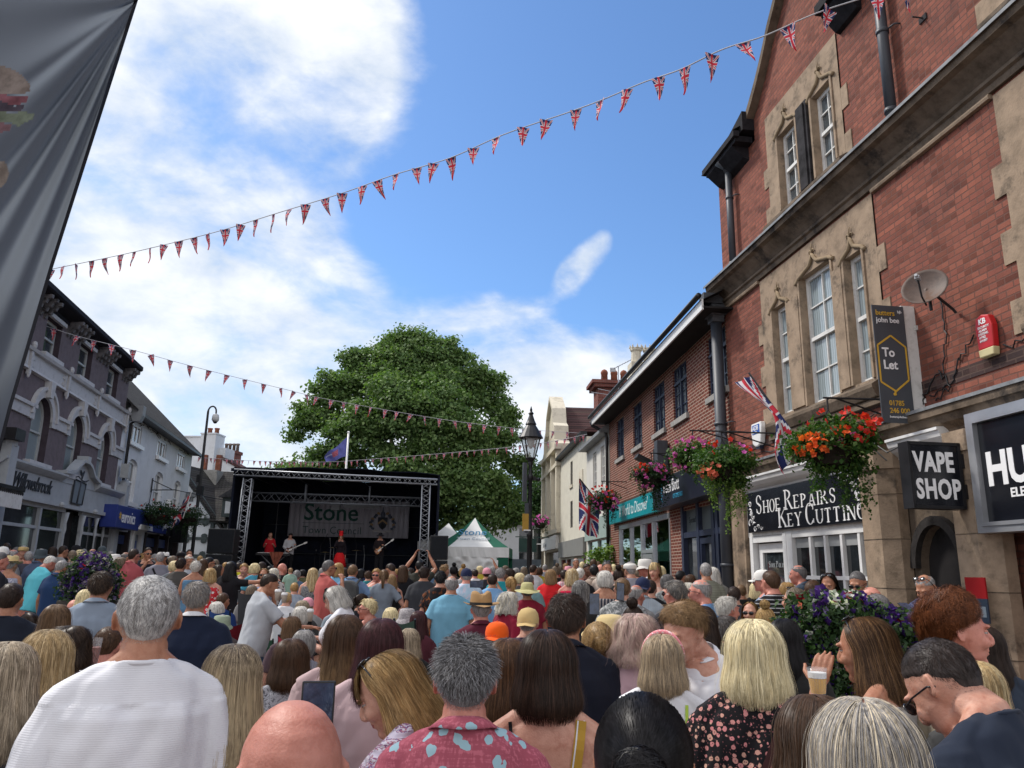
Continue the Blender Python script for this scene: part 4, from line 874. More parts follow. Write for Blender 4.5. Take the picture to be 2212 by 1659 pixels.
# neighbour brick strip at far left (mostly behind the banner)
b=MB();b.wall(12.3,20,0,9,[],.1,.1);o=b.build('brick_neighbour',brick('brown_brick',(.12,.07,.055),(.10,.06,.05),(.12,.09,.08),.01,.5),None,recalc=False);o.matrix_world=Wb.matrix_basis
b=MB();b.box(12.3,20,-8,.0,0,9.0);b.build('building_body',SOFFIT,o)
tag(o,'brown brick building half hidden behind the grey banner','building')
# ---- white rendered building
Hb=empty('white_building',(-15.5,30.5,0),LA,'white rendered building with mossy tiled roof above blue electrical shop signs','building')
u3=[(-2.45,-.65),(-6.9,-5.15),(-11.1,-9.25)];a2=[(-2.45,-1.1),(-6.95,-5.55),(-10.8,-9.4)]
b=MB();b.wall(-12.7,.33,0,7.75,[(a,c,6.62,7.42) for a,c in u3] + [(a,c,4.2,5.98,.28) for a,c in a2] + [(-2.5,.0,0,3.0),(-11.6,-4.9,0,3.1),(-4.3,-3.2,0,3.0)],-.02,.22)
b.quad((-12.7,-.02,0),(-12.7,-8,0),(-12.7,-8,7.7),(-12.7,-.02,7.7));b.quad((-12.7,-8,0),(0,-8,0),(0,-8,7.7),(-12.7,-8,7.7));b.add([(-12.7,0,7.7),(-12.7,-8,7.7),(-12.7,-4,11.8)],[(0,1,2)])
b.build('rendered_wall',RENDW,Hb,recalc=False)
for a,c in u3: win(Hb,a + .1,c - .1,6.64,7.42,-.10,WHITE2,GL_D,3,1,fr=.08,bar=.09,meeting=False)
for a,c in a2: win(Hb,a,c,4.2,5.98,-.18,WHITE2,GL_M,2,2,fr=.14,arch=.28,bar=.03)
b=MB()
for a,c in u3: b.box(a - .1,c + .1,0,.14,6.46,6.62)
for a,c in a2: b.box(a - .15,c + .15,0,.16,4.02,4.2)
b.build('window_sill',WHITE2,Hb)
b=MB();b.prism([(.42,7.72),(.42,7.80),(-4,12.0),(-8.4,7.8),(-8.4,7.7),(-4,11.8)],'x',-12.95,.33);rf=b.build('roof',TILEG,Hb)
b=MB();b.tube([(.45,7.70),],.05) if False else b.box(-12.95,-.05,.36,.50,7.62,7.74);b.box(-12.7,-.05,-.05,.36,7.66,7.70);b.build('gutter',BLACKM,Hb)
b=MB();b.tube([(-.35,.4,7.62),(-.35,.3,7.45),(-.30,.1,7.25),(-.30,.1,0)],.06,8);b.build('drainpipe',BLACKM,Hb,smooth=True)
vn=MB();rnd=random.Random(2)
for k in range(22):
 x=rnd.uniform(-12.4,-.7);z=7.6;P=[(x,.02,z)]
 for i in range(5): x += rnd.uniform(-.3,.3);z -= rnd.uniform(-.03,.07);P.append((x,.025,z))
 vn.tube(P,.012,4)
vn.build('bare_vine',STONEB,Hb)
ec=empty('shop_sign',label='blue box sign reading euronics on the white building',cat='shop sign');ec.matrix_world=Wb.matrix_basis
BLU=M_('royal_blue_sign',(.018,.035,.20),.4,.4,.05,1.5)
b=MB();b.box(-1.35,1.75 - .05,.05,.62,3.02,3.86);b.build('board',BLU,ec,bevel=.02)
text('lettering','euronics',.66,WT,ec,1.1,.625,3.24,sx=.80,bold=.003);text('lettering','*',.6,GOLD,ec,1.42,.625,3.16,bold=.01)
b=MB();b.box(-5.0,-1.45,.05,.30,3.30,3.95);o=b.build('blue_fascia',BLU,Hb)
ec=empty('shop_sign',label='blue sign reading ylands electrical, right of the door',cat='shop sign');ec.matrix_world=Wb.matrix_basis
b=MB();b.box(-11.6,-4.9,.05,.32,3.12,3.88);b.build('board',BLU,ec,bevel=.02)
text('lettering','ylands electrical',.60,WT,ec,-6.6,.325,3.38,sx=.78);b=MB();b.tube([(-5.6,.33,3.55),(-6.1,.33,3.75),(-6.6,.33,3.6)],.02,5);b.build('swirl',WT,ec)
b=MB();b.box(-2.45,-.05,-.25,-.2,0,3.0);b.box(-11.5,-5.0,-.25,-.2,0,3.1);b.build('shop_window',GL_D,Hb)
b=MB()
for x in (-2.5,-.2,-11.6,-9.4,-7.4,-5.1): b.box(x,x + .2,-.2,.04,0,3.1)
b.build('mullion',M_('dark_shop_frame',(.03,.022,.025),.6,.3,.1,4.0),Hb)
b=MB();b.box(-2.2,-.4,-.15,-.1,2.5,2.85);b.box(-7.1,-5.5,-.15,-.1,2.5,2.9);b.box(-9.2,-7.8,-.15,-.1,2.5,2.9);b.build('blue_poster',M_('dim_blue_panel',(.02,.035,.12),.5,.3,.05,3.0),Hb)
b=MB();b.box(-4.5,-4.25,-.1,.06,0,3.1);b.box(-3.2,-2.95,-.1,.06,0,3.1);b.box(-4.5,-2.95,-.1,.08,2.95,3.15);b.prism([(-4.75,3.15),(-2.7,3.15),(-2.8,3.35),(-4.65,3.35)],'y',0,.35);b.build('door_case',WHITE2,Hb)
b=MB();b.box(-4.25,-3.2,-.18,-.12,0,2.95);b.build('door',M_('pale_blue_door',(.34,.38,.44),.5,.3,.04,3.0),Hb)
b=MB();b.box(-4.12,-3.95,-.12,-.10,1.2,2.7);b.build('door_glass',M_('cobalt',(.05,.09,.35),.3,.4,.04,3.0),Hb)
b=MB();b.tube([(-4.9,.02,5.0),(-4.9,1.1,5.05)],.025,6);b.tube([(-4.9,.02,5.45),(-4.9,.9,5.07)],.02,6);b.tube([(-4.9,.03,4.9),(-4.9,.03,5.55)],.03,6)
b.tube([(-4.9,1.0,5.05),(-8,3.5,4.75),(-13,7,4.35),(-17,10,4.1)],.018,5);b.tube([(-4.9,.05,5.0),(-4.7,.06,4.4),(-4.2,.05,3.95)],.018,5)
tag(b.build('cable_bracket',BLACKM,None),'black iron wall bracket carrying a cable across the white wall','bracket').matrix_world=Wb.matrix_basis
b=MB();b.box(-12.5,-12.15,.02,.5,5.35,5.6);b.box(-12.45,-12.2,.1,.35,5.1,5.35);tag(b.build('floodlight',M_('grey_box_lamp',(.22,.23,.24)),None),'small grey floodlight at the far end of the white wall','floodlight').matrix_world=Wb.matrix_basis
b=MB();b.box(-8.35,-8.1,.0,.2,4.5,4.85);tag(b.build('alarm_box',WHITE2,None),'small white alarm box beside the flag on the white wall','alarm box').matrix_world=Wb.matrix_basis
# ---- timber framed house
Tb=empty('timber_framed_house',(-19.5,45.5,0),R(-8),'black and white timber framed house with a steep tiled roof beside the stage','building')
WI=RENDW;TM_=M_('grey_timber',(.07,.085,.085),.8,.15,.15,4.0)
b=MB();b.wall(-3,5.5,0,4.2,[],.0,.1);b.T=None
# faces the camera: outward is -y here, so the sheet is laid at y=0 and timbers stand at negative y
b.add([(-3,0,4.2),(2.6,0,4.2),(-.1,0,7.3)],[(0,1,2)])
b.add([(5.5,0,0),(5.5,7,0),(5.5,7,4.2),(5.5,0,4.2)],[(0,1,2,3)]);b.build('plaster_wall',WI,Tb,recalc=False)
b=MB()
def beam(x0,z0,x1,z1,w=.22,y0=-.08):
 d=Vector((x1 - x0,z1 - z0));nrm=Vector((-d.y,d.x)).normalized() * w / 2
 b.prism([(x0 - nrm.x,z0 - nrm.y),(x1 - nrm.x,z1 - nrm.y),(x1 + nrm.x,z1 + nrm.y),(x0 + nrm.x,z0 + nrm.y)],'y',y0,.02)
for i,q in enumerate([(-3,4.2,5.5,4.2,.3),(-3,2.2,5.5,2.2,.2),(-3,3.2,5.5,3.2,.16),(-3.0,0,-3.0,4.2),(-1.4,0,-1.4,4.2),(.4,0,.4,4.2),(2.4,0,2.4,4.2),(3.2,2.2,3.2,4.2,.14),(3.9,2.2,3.9,4.2,.14),(4.6,2.2,4.6,4.2,.14),(5.4,0,5.4,4.2),(-3.1,4.1,-.1,7.4,.3),(2.7,4.1,-.1,7.4,.3),(-1.5,4.2,1.3,5.8,.2),(1.2,4.2,-1.3,5.8,.2),(-.1,5.0,-.1,7.2,.2)]):
 beam(*q[:4],*( [q[4]] if len(q) > 4 else []),y0=-.08 - .004 * i)
for cx in (-2.2,-.5,1.4):
 for cz in (2.7,3.7):
  for sx in (-1,1):
   for sz in (-1,1): b.ell((cx + sx * .55,-.05,cz + sz * .35),(.2,.05,.14),8)
b.build('timber_frame',TM_,Tb)
b=MB();b.T=None
b.quad((-3.4,-.4,3.75),(-.1,-.4,7.55),(-.1,8,7.55),(-3.4,8,3.75));b.quad((-.1,-.4,7.55),(3.2,-.4,3.75),(3.2,8,3.75),(-.1,8,7.55));b.quad((2.4,-.5,4.2),(9.5,-.5,4.1),(9.5,4,7.2),(0,4,7.6))
r_=b.build('roof',TILEG,Tb,recalc=False);sm=r_.modifiers.new('s','SOLIDIFY');sm.thickness=.12
for i,x in enumerate((3.2,5.2,7.2)):
 b=MB();b.box(x,x + 1.5,-.7,1.5,4.4,5.5);d=b.build('dormer',TM_,Tb);b=MB();b.box(x + .2,x + .62,-.72,-.69,4.6,5.3);b.box(x + .85,x + 1.3,-.72,-.69,4.6,5.3);b.build('pane',WI,d)
 b=MB();b.prism([(x - .2,5.5),(x + 1.7,5.5),(x + .75,6.1)],'y',-.9,2.5);b.build('dormer_roof',SLATE,d)
b=MB();b.box(5.5,9.3,-.2,6,0,4.2);b.build('side_wing',TM_,Tb)
# ---- tall white building and chimneys behind
Gb=empty('white_gabled_building',(-20.2,56,0),R(-6),'tall plain white gable wall with a big chimney stack behind the timber house','building')
b=MB();b.box(-4.6,-2.6,1,3,0,11.1);b.box(-2.6,-1.0,.5,2,0,10.2);b.prism([(-1.3,0),(.30,0),(.30,8.6),(-1.3,9.4)],'y',.3,2);b.box(-4.7,-2.6,.9,3,11.1,11.18);b.build('white_wall',RENDW,Gb)
b=MB();b.prism([(-1.3,9.4),(.95,8.3),(.95,8.5),(-1.3,9.6)],'y',.2,2.2);b.build('roof_edge',TILER,Gb)
chm=MB();chm.box(-2.65,-1.5,-.2,1.2,0,11.1);chm.box(-2.7,-1.45,-.25,1.25,11.1,11.2);co_=chm.build('chimney',RENDW,Gb)
for x in (-2.36,-1.82): b=MB();b.lathe([(.17,11.2),(.15,11.55),(.19,11.58),(.19,11.66)],12,c=(x,.5,0));b.build('pot',TERRA,co_,smooth=True)
ch=empty('chimney',(-22.65,62,0),R(-6),'dark red brick chimney stack with four pots behind the white gable','chimney')
b=MB();b.box(-.62,.62,-.5,.5,5,10.6);b.box(-.70,.70,-.58,.58,10.45,10.7);b.build('stack',BRC,ch)
for i,x in enumerate((-.48,-.17,.17,.48)): b=MB();b.lathe([(.13,10.7),(.12,11.2),(.16,11.22),(.16,11.34),(.1,11.36)],10,c=(x,0,0));b.build('pot',M_('grey_pots',(.20,.17,.15),.8,.2,.2,5.0),ch,smooth=True)
ch=empty('chimney',(-18.9,48.5,6.6),0,'weathered stone chimney with red pots on the timber house roof','chimney')
b=MB();b.box(-.5,.6,-.5,.5,-1.5,.9);b.build('stack',GREYM,ch)
for x in (-.6,.3): b=MB();b.box(x,x + .3,-.15,.15,.9,1.9);b.build('pot',TERRA,ch)
# CCTV pole
p=at(437,1000,41.0);cc=empty('cctv_pole',(p.x,p.y,gz(41)),0,'black swan neck camera pole in front of the white gable','camera pole')
b=MB();P=[(0,0,0),(0,0,6),(0,0,9.45)] + [(.22 - .22 * math.cos(t * math.pi / 8),0,9.45 + .3 * math.sin(t * math.pi / 8)) for t in range(1,9)] + [(.44,0,9.3)]
b.tube(P,[.10,.08,.06] + [.045] * 9,10);b.box(-.12,.2,-.1,.1,4.9,5.4);b.box(-.2,-.06,-.06,.06,5.6,6.0);b.build('pole',BLACKM,cc,smooth=False)
b=MB();b.lathe([(.04,9.34),(.16,9.28),(.19,9.12),(.19,8.98),(.13,8.9)],12,c=(.44,0,0));b.build('camera_housing',M_('pale_grey_plastic',(.45,.46,.46),.4,.4,.03,4.0),cc,smooth=True)
b=MB();b.ell((.44,0,8.9),(.12,.12,.11),10);b.build('camera_dome',BLACKM,cc,smooth=True)
# traffic style dark post near blue shop
p=at(401,1160,38);pp=empty('signal_post',(p.x,p.y,gz(38)),0,'black post with signal heads beside the blue electrical sign','post')
b=MB();b.tube([(0,0,0),(0,0,4.0)],.09,8);b.build('post',BLACKM,pp);b=MB();b.box(-.65,-.15,-.2,.2,2.4,3.6);b.box(-1.0,-.6,-.2,.2,2.7,3.1);b.build('signal_head',BLACKM,pp);b=MB();b.box(.1,.5,-.1,.1,3.6,4.1);b.build('grey_plate',GREYG,pp)
# ================================================================ stage
ST=empty('stage',(-10.9,30.5,0),R(5.03),'black covered outdoor stage with aluminium truss and a town council banner','stage')
SW=7.98;DK=1.28;TOP=5.42
FAB=M_('black_stage_cloth',(.010,.013,.024),.85,.15,.25,3.0)
b=MB();b.box(0,SW,0,6,gz(31),DK - .03);b.build('deck',M_('stage_skirt',(.008,.010,.016),.8,.2,.2,3.0),ST)
b=MB();b.box(0,SW,-.02,6,DK - .03,DK);b.build('deck_top',M_('stage_ply',(.03,.028,.03),.6,.3,.2,3.0),ST)
b=MB();b.box(-.1,SW + .1,5.7,5.8,DK,TOP + .25);b.box(-.1,-.02,.1,5.8,gz(31),TOP + .12);b.box(SW + .02,SW + .1,.1,5.8,gz(31),TOP + .05);b.build('drape',FAB,ST)
b=MB();
for i in range(16):
 t0,t1=i / 16,(i + 1) / 16;h=lambda t: TOP + .18 + .12 * math.sin(math.pi * t) + .03 * math.sin(t * 23)
 b.quad((-.15 + 8.2 * t0,-.1,h(t0) - .14),(-.15 + 8.2 * t1,-.1,h(t1) - .14),(-.15 + 8.2 * t1,5.9,h(t1)),(-.15 + 8.2 * t0,5.9,h(t0)))
 b.quad((-.15 + 8.2 * t0,-.1,h(t0) - .14),(-.15 + 8.2 * t1,-.1,h(t1) - .14),(-.15 + 8.2 * t1,-.1,TOP - .08),(-.15 + 8.2 * t0,-.1,TOP - .08)) if i < 4 else None
rf=b.build('roof_cover',FAB,ST,recalc=False);sm=rf.modifiers.new('s','SOLIDIFY');sm.thickness=.03
def truss(mb,p,q,w,n,r=.03):
 """square lattice truss between p and q"""
 p,q=Vector(p),Vector(q);d=(q - p).normalized();a=Vector((0,1,0)) if abs(d.y) < .9 else Vector((1,0,0));u=d.cross(a).normalized() * w / 2;v=d.cross(u).normalized() * w / 2
 cs=[u + v,u - v,-u - v,-u + v]
 for c in cs: mb.tube([p + c,q + c],r,6)
 for k in range(n):
  t0,t1=p + (q - p) * (k / n),p + (q - p) * ((k + 1) / n);tm=(t0 + t1) / 2
  for j in range(4):
   a_,b_=cs[j],cs[(j + 1) % 4]
   mb.tube([t0 + a_,tm + b_],r * .5,5);mb.tube([tm + b_,t1 + a_],r * .5,5)
for x in (.42,SW - .42):
 b=MB();truss(b,(x,-.05,DK - .9),(x + (.12 if x < 4 else -.02),-.05,TOP - .35),.32,12,.026);b.build('truss_tower',TRUSSM,ST,smooth=True)
b=MB();truss(b,(0,-.12,TOP - .12),(SW,-.12,TOP - .28),.22,20,.022);b.tube([(0,-.26,TOP - .02),(SW,-.26,TOP - .2)],.03,8);b.build('front_truss',TRUSSM,ST,smooth=True)
b=MB();truss(b,(.5,1.2,TOP - .95),(SW - .5,1.2,TOP - 1.0),.34,12,.026)
for x in (2.6,5.2): b.box(x - .03,x + .03,1.0,1.4,TOP - 1.15,TOP - .4)
b.build('lighting_truss',M_('grey_truss',(.20,.22,.25),.5,.4,.08,8.0,metal=.3),ST,smooth=True)
b=MB()
for i in range(9): b.tube([(.5 + i * .88,.1,TOP - .2),(.5 + i * .88,5.6,TOP - .1)],.02,4)
for z in (2.3,3.6): b.tube([(.1,5.6,z),(SW - .1,5.6,z)],.02,5)
b.tube([(1.15,3.0,DK),(1.15,3.0,4.4)],.02,5);b.build('roof_bar',M_('dim_bar',(.05,.055,.06),.5,.4,.1,5.0),ST)
b=MB();b.box(3.6,3.95,1.6,1.9,4.05,4.4);b.box(4.1,5.6,1.6,1.7,4.15,4.35);b.build('lamp_bar',M_('grey_lantern',(.14,.15,.16),.6,.3,.1,5.0),ST)
b=MB();P=[(x,-.35) for x in (0,1,2,3,4,5,6,7,7.98)]
b.tube([(.1,.02,DK + .95),(SW - .1,.02,DK + .95)],.018,5) if False else None
b.box(2.8,4.9,-.9,-.1,DK - .25,DK - .16);b.box(5.9,7.2,.6,.9,DK + .0,DK + .06)
b.build('stage_step',STEEL,ST)
# banner with the council crest
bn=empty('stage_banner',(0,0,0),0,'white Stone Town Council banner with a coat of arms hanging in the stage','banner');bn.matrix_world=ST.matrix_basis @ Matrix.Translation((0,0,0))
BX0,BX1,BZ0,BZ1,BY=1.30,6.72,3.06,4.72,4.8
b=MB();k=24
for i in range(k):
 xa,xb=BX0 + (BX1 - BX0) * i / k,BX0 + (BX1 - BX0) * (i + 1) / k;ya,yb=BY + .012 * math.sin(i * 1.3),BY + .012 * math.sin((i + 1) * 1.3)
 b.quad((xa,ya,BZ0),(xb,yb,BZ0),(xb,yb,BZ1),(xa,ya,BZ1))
o=b.build('cloth',M_('banner_shaded_white',(.42,.41,.46),.7,.2,.02,2.0),bn,smooth=True,recalc=False);sm=o.modifiers.new('s','SOLIDIFY');sm.thickness=.006  # white cloth; the stage's shade is darkened into its base colour
GRN=M_('banner_green',(.015,.075,.06),.6,.2,.05,2.0)
def stext(t,size,mat,x,z,sx=1,bold=0,**k):
 o=text('lettering',t,size,mat,bn,0,0,0,sx=1,bold=bold,**k);o.matrix_basis=Matrix.Translation((x,BY - .03,z)) @ Matrix.Rotation(math.pi,4,'Z') @ Matrix.Diagonal((sx,1,1,1));return o
stext('Stone',1.09,GRN,1.95,3.80,.98,.012);stext('Town Council',.47,GRN,1.95,3.20,.93,-.004,space=1.05)
b=MB();b.box(1.93,4.69,BY - .032,BY - .028,3.665,3.68);b.build('rule',GRN,bn)
cr=MB();cx,cz,y=5.53,3.74,BY - .04
def disc(mb,pts,mi,yy): mb.add([(cx + p[0],yy,cz + p[1]) for p in pts],[tuple(range(len(pts)))],mi)
disc(cr,[(-.22,.25),(.22,.25),(.22,0),(.14,-.2),(0,-.32),(-.14,-.2),(-.22,0)],0,y - .002)
disc(cr,[(-.22,.0),(0,.17),(.22,.0),(.22,-.1),(0,.07),(-.22,-.1)],1,y - .006)
disc(cr,[(-.1,-.14),(0,.0),(.1,-.14),(.06,-.24),(0,-.28),(-.06,-.24)],2,y - .009)
disc(cr,[(-.09,.25),(.09,.25),(.12,.38),(.07,.5),(-.07,.5),(-.12,.38)],3,y - .004)
for s_ in (-1,1):
 for i in range(9):
  a=i * .33;r=.30 + .05 * (i % 2)
  px,pz=s_ * (.12 + r * math.sin(a * .85)),.45 - a * .26
  disc(cr,[(px,pz),(px + s_ * .12,pz + .05),(px + s_ * .16,pz - .05),(px + s_ * .03,pz - .1)],3 if i % 3 else 1,y - .003 - i * .0008)
 disc(cr,[(s_ * .02,-.38),(s_ * .36,-.30),(s_ * .44,-.36),(s_ * .40,-.46),(s_ * .30,-.40),(s_ * .02,-.47)],4,y - .003)
disc(cr,[(-.05,.5),(.05,.5),(.02,.66),(.0,.74),(-.03,.64)],3,y - .004)
cr.build('coat_of_arms',[M_('crest_dark',(.03,.035,.05),.6,.2,.2,9.0),M_('crest_gold',(.30,.20,.10),.6,.2,.1,9.0),M_('crest_black',(.01,.01,.015),.6,.2),M_('crest_blue_grey',(.07,.085,.12),.6,.2,.3,9.0),M_('crest_scroll',(.40,.38,.38),.6,.2,.1,9.0)],bn,recalc=False)
SPK=M_('black_speaker_cloth',(.012,.014,.018),.75,.2,.15,8.0)
def spk(u0,u1,v0,y,label,gap=.06,boxes=3):
 p,q=at(u0,v0,y),at(u1,v0,y);w=q.x - p.x;t=empty('loudspeaker_stack',((p.x + q.x) / 2,y,gz(y)),R(6),label,'loudspeaker')
 top=p.z - gz(y);h=top / boxes
 for k in range(boxes):
  b=MB();b.box(-w / 2,w / 2,0,.9,k * h,(k + 1) * h - .025);o=b.build('cabinet',BLACKM,t,bevel=.02)
  b=MB();b.box(-w / 2 + .04,w / 2 - .04,-.015,.02,k * h + .04,(k + 1) * h - .07);b.build('grille',SPK,o)
spk(452,508,1140,29.5,'tall stack of black loudspeakers left of the stage');spk(930,969,1155,29.5,'black loudspeaker stack right of the stage beside the tent')
# crowd barriers
for (u0,u1,v,y,lab) in [(735,812,1298 - 12,15.5,'steel crowd barrier in front of the stage behind the toddler'),(965,1030,1285,15.5,'steel crowd barrier in front of the stage, right part'),(1060,1180,1291 - 20,23,'steel crowd barrier by the street lamp')]:
 p,q=at(u0,v,y),at(u1,v,y);t=empty('crowd_barrier',(p.x,y,gz(y)),0,lab,'crowd barrier');w=q.x - p.x;h=1.1
 b=MB();b.tube([(0,0,.15),(0,0,h),(w,0,h),(w,0,.15),(0,0,.15)],.024,8);b.build('frame',STEEL,t)
 b=MB();n_=max(4,int(w / .13))
 for i in range(1,n_): b.tube([(w * i / n_,0,.15),(w * i / n_,0,h)],.009,5)
 b.build('bars',STEEL,t)
 b=MB();b.tube([(.2,-.3,.02),(.2,0,.15),(.2,.3,.02)],.02,6);b.tube([(w - .2,-.3,.02),(w - .2,0,.15),(w - .2,.3,.02)],.02,6);b.build('foot',STEEL,t)
# instruments, stands
def stagept(x,y,z=0): return ST.matrix_basis @ Vector((x,y,DK + z))
kb=empty('keyboard',stagept(.95,1.15),R(5),'black electric keyboard on a stand, draped with rust cloth','keyboard')
b=MB();b.box(-.1,1.25,-.15,.15,.86,.96);b.build('case',BLACKM,kb);b=MB();b.box(-.02,1.18,-.16,-.03,.955,.97);b.build('keys',WT,kb)
b=MB();b.tube([(.1,0,0),(1.05,0,.86)],.02,5);b.tube([(1.05,0,0),(.1,0,.86)],.02,5);b.build('stand',STEEL,kb)
b=MB();k=12
for i in range(k):
 a0,a1=i / k,(i + 1) / k;z=lambda a: .93 - .48 * math.sin(math.pi * a) ** 1.5
 b.quad((.45 + .55 * a0,-.2 + .03 * math.sin(i * 2),1.0),(.45 + .55 * a1,-.2 + .03 * math.sin(i * 2 + 2),1.0),(.45 + .55 * a1,-.22,z(a1)),(.45 + .55 * a0,-.22,z(a0)))
b.tube([(.72,-.2,.6),(.7,-.22,0)],[.06,.09],6);b.build('rust_cloth',M_('rust_cloth',(.22,.07,.045),.8,.1,.2,6.0),kb,recalc=False)
for i,(x,y,h,bx) in enumerate([(3.25,1.9,1.75,.3),(3.75,1.3,1.55,0),(4.7,2.0,1.85,-.1),(5.05,2.1,1.3,0),(3.0,2.2,1.1,.1)]):
 p=stagept(x,y);b=MB();b.tube([(0,0,0),(0,0,h * .75)],.014,6);b.tube([(0,0,h * .75),(bx,-.25,h)],.010,5)
 for a in range(3): b.tube([(0,0,.15),(.28 * math.cos(a * 2.1),.28 * math.sin(a * 2.1),0)],.01,4)
 t=b.build('microphone_stand',STEEL if i % 2 else BLACKM,None,loc=p);tag(t,['thin microphone stand with long boom left of the singer','microphone stand right before the red hatted singer','tall microphone stand just right of the singer','short stand behind the singer, right side','low stand beside the drums, left side'][i],'microphone stand','microphone stands on stage')
 b=MB();b.ell((bx,-.27,h + .02),(.03,.05,.03),8);b.build('microphone',M_('mic_grille',(.10,.10,.11),.4,.5,.1,20.0),t,smooth=True)
dk_=empty('drum_kit',stagept(4.05,2.15),R(5),'drum kit with cymbals half hidden behind the singer','drum kit')
CH=M_('drum_shell',(.10,.11,.12),.3,.5,.1,4.0,metal=.4);CY=M_('cymbal_brass',(.35,.27,.12),.35,.5,.1,5.0,metal=.8)
for i,(x,y,z,r,h) in enumerate([(0,0,.28,.28,.4),(-.45,-.05,.55,.18,.2),(.45,.0,.45,.2,.3),(-.15,-.05,.72,.14,.18),(.2,-.05,.72,.14,.18)]):
 b=MB();b.lathe([(r,-h / 2),(r * 1.02,-h / 2 + .02),(r,0),(r * 1.02,h / 2 - .02),(r,h / 2)],16,c=(x,y,z)) if i else b.tube([(0,-.2,.28),(0,.2,.28)],.28,18);b.build('drum',CH,dk_)
for (x,z) in [(-.65,1.05),(.65,1.15),(-.3,1.25)]:
 b=MB();b.lathe([(.0,.02),(.05,.02),(.22,-.01),(.22,-.014),(0,.0)],16,c=(x,.1,z));b.build('cymbal',CY,dk_,smooth=True);b=MB();b.tube([(x,.1,0),(x,.1,z)],.012,5);b.build('cymbal_stand',STEEL,dk_)
# flagpole with council flag
p=at(747,1020,37);fp=empty('flagpole',(p.x,37,gz(37)),0,'white flagpole with a crumpled blue council flag behind the stage','flagpole')
b=MB();zt=at(752,931,37).z;b.tube([(0,0,0),(0,0,zt - .4)],[.07,.045],8);b.ell((0,0,zt - .4),(.07,.07,.07),8);b.build('pole',WHITE2,fp,smooth=True)
b=MB();b.tube([(-.03,0,4.9),(-.12,0,5.15),(-.05,0,5.4),(-.02,0,zt - .5)],.012,5);b.build('halyard',WHITE,fp)
b=MB();nu,nv=16,10;vs_=[];fs_=[]
for i in range(nu + 1):
 for j in range(nv + 1):
  s_,t=i / nu,j / nv;vs_.append((-.04 - 1.0 * s_ - .06 * math.sin(t * 5) * s_,.14 * math.sin(s_ * 7 + t * 2.5) * s_ - .1 * s_,zt - .62 - .92 * s_ ** .9 - t * .95 * (1 - .62 * s_) + .04 * math.sin(s_ * 9)))
for i in range(nu):
 for j in range(nv): a=i * (nv + 1) + j;fs_.append((a,a + 1,a + nv + 2,a + nv + 1))
b.add(vs_,fs_);
for f in range(len(fs_)):
 i,j=f // nv,f % nv
 if 6 <= i <= 9 and 3 <= j <= 6: b.m[f]=1
 elif 10 <= i <= 14 and j == 4: b.m[f]=2
b.build('flag',[M_('flag_violet_blue',(.12,.13,.36),.8,.1,.15,4.0),M_('flag_emblem_red',(.35,.10,.14),.8,.1,.3,20.0),M_('flag_emblem_pale',(.40,.42,.60),.8,.1,.2,20.0)],fp,smooth=True,recalc=False)
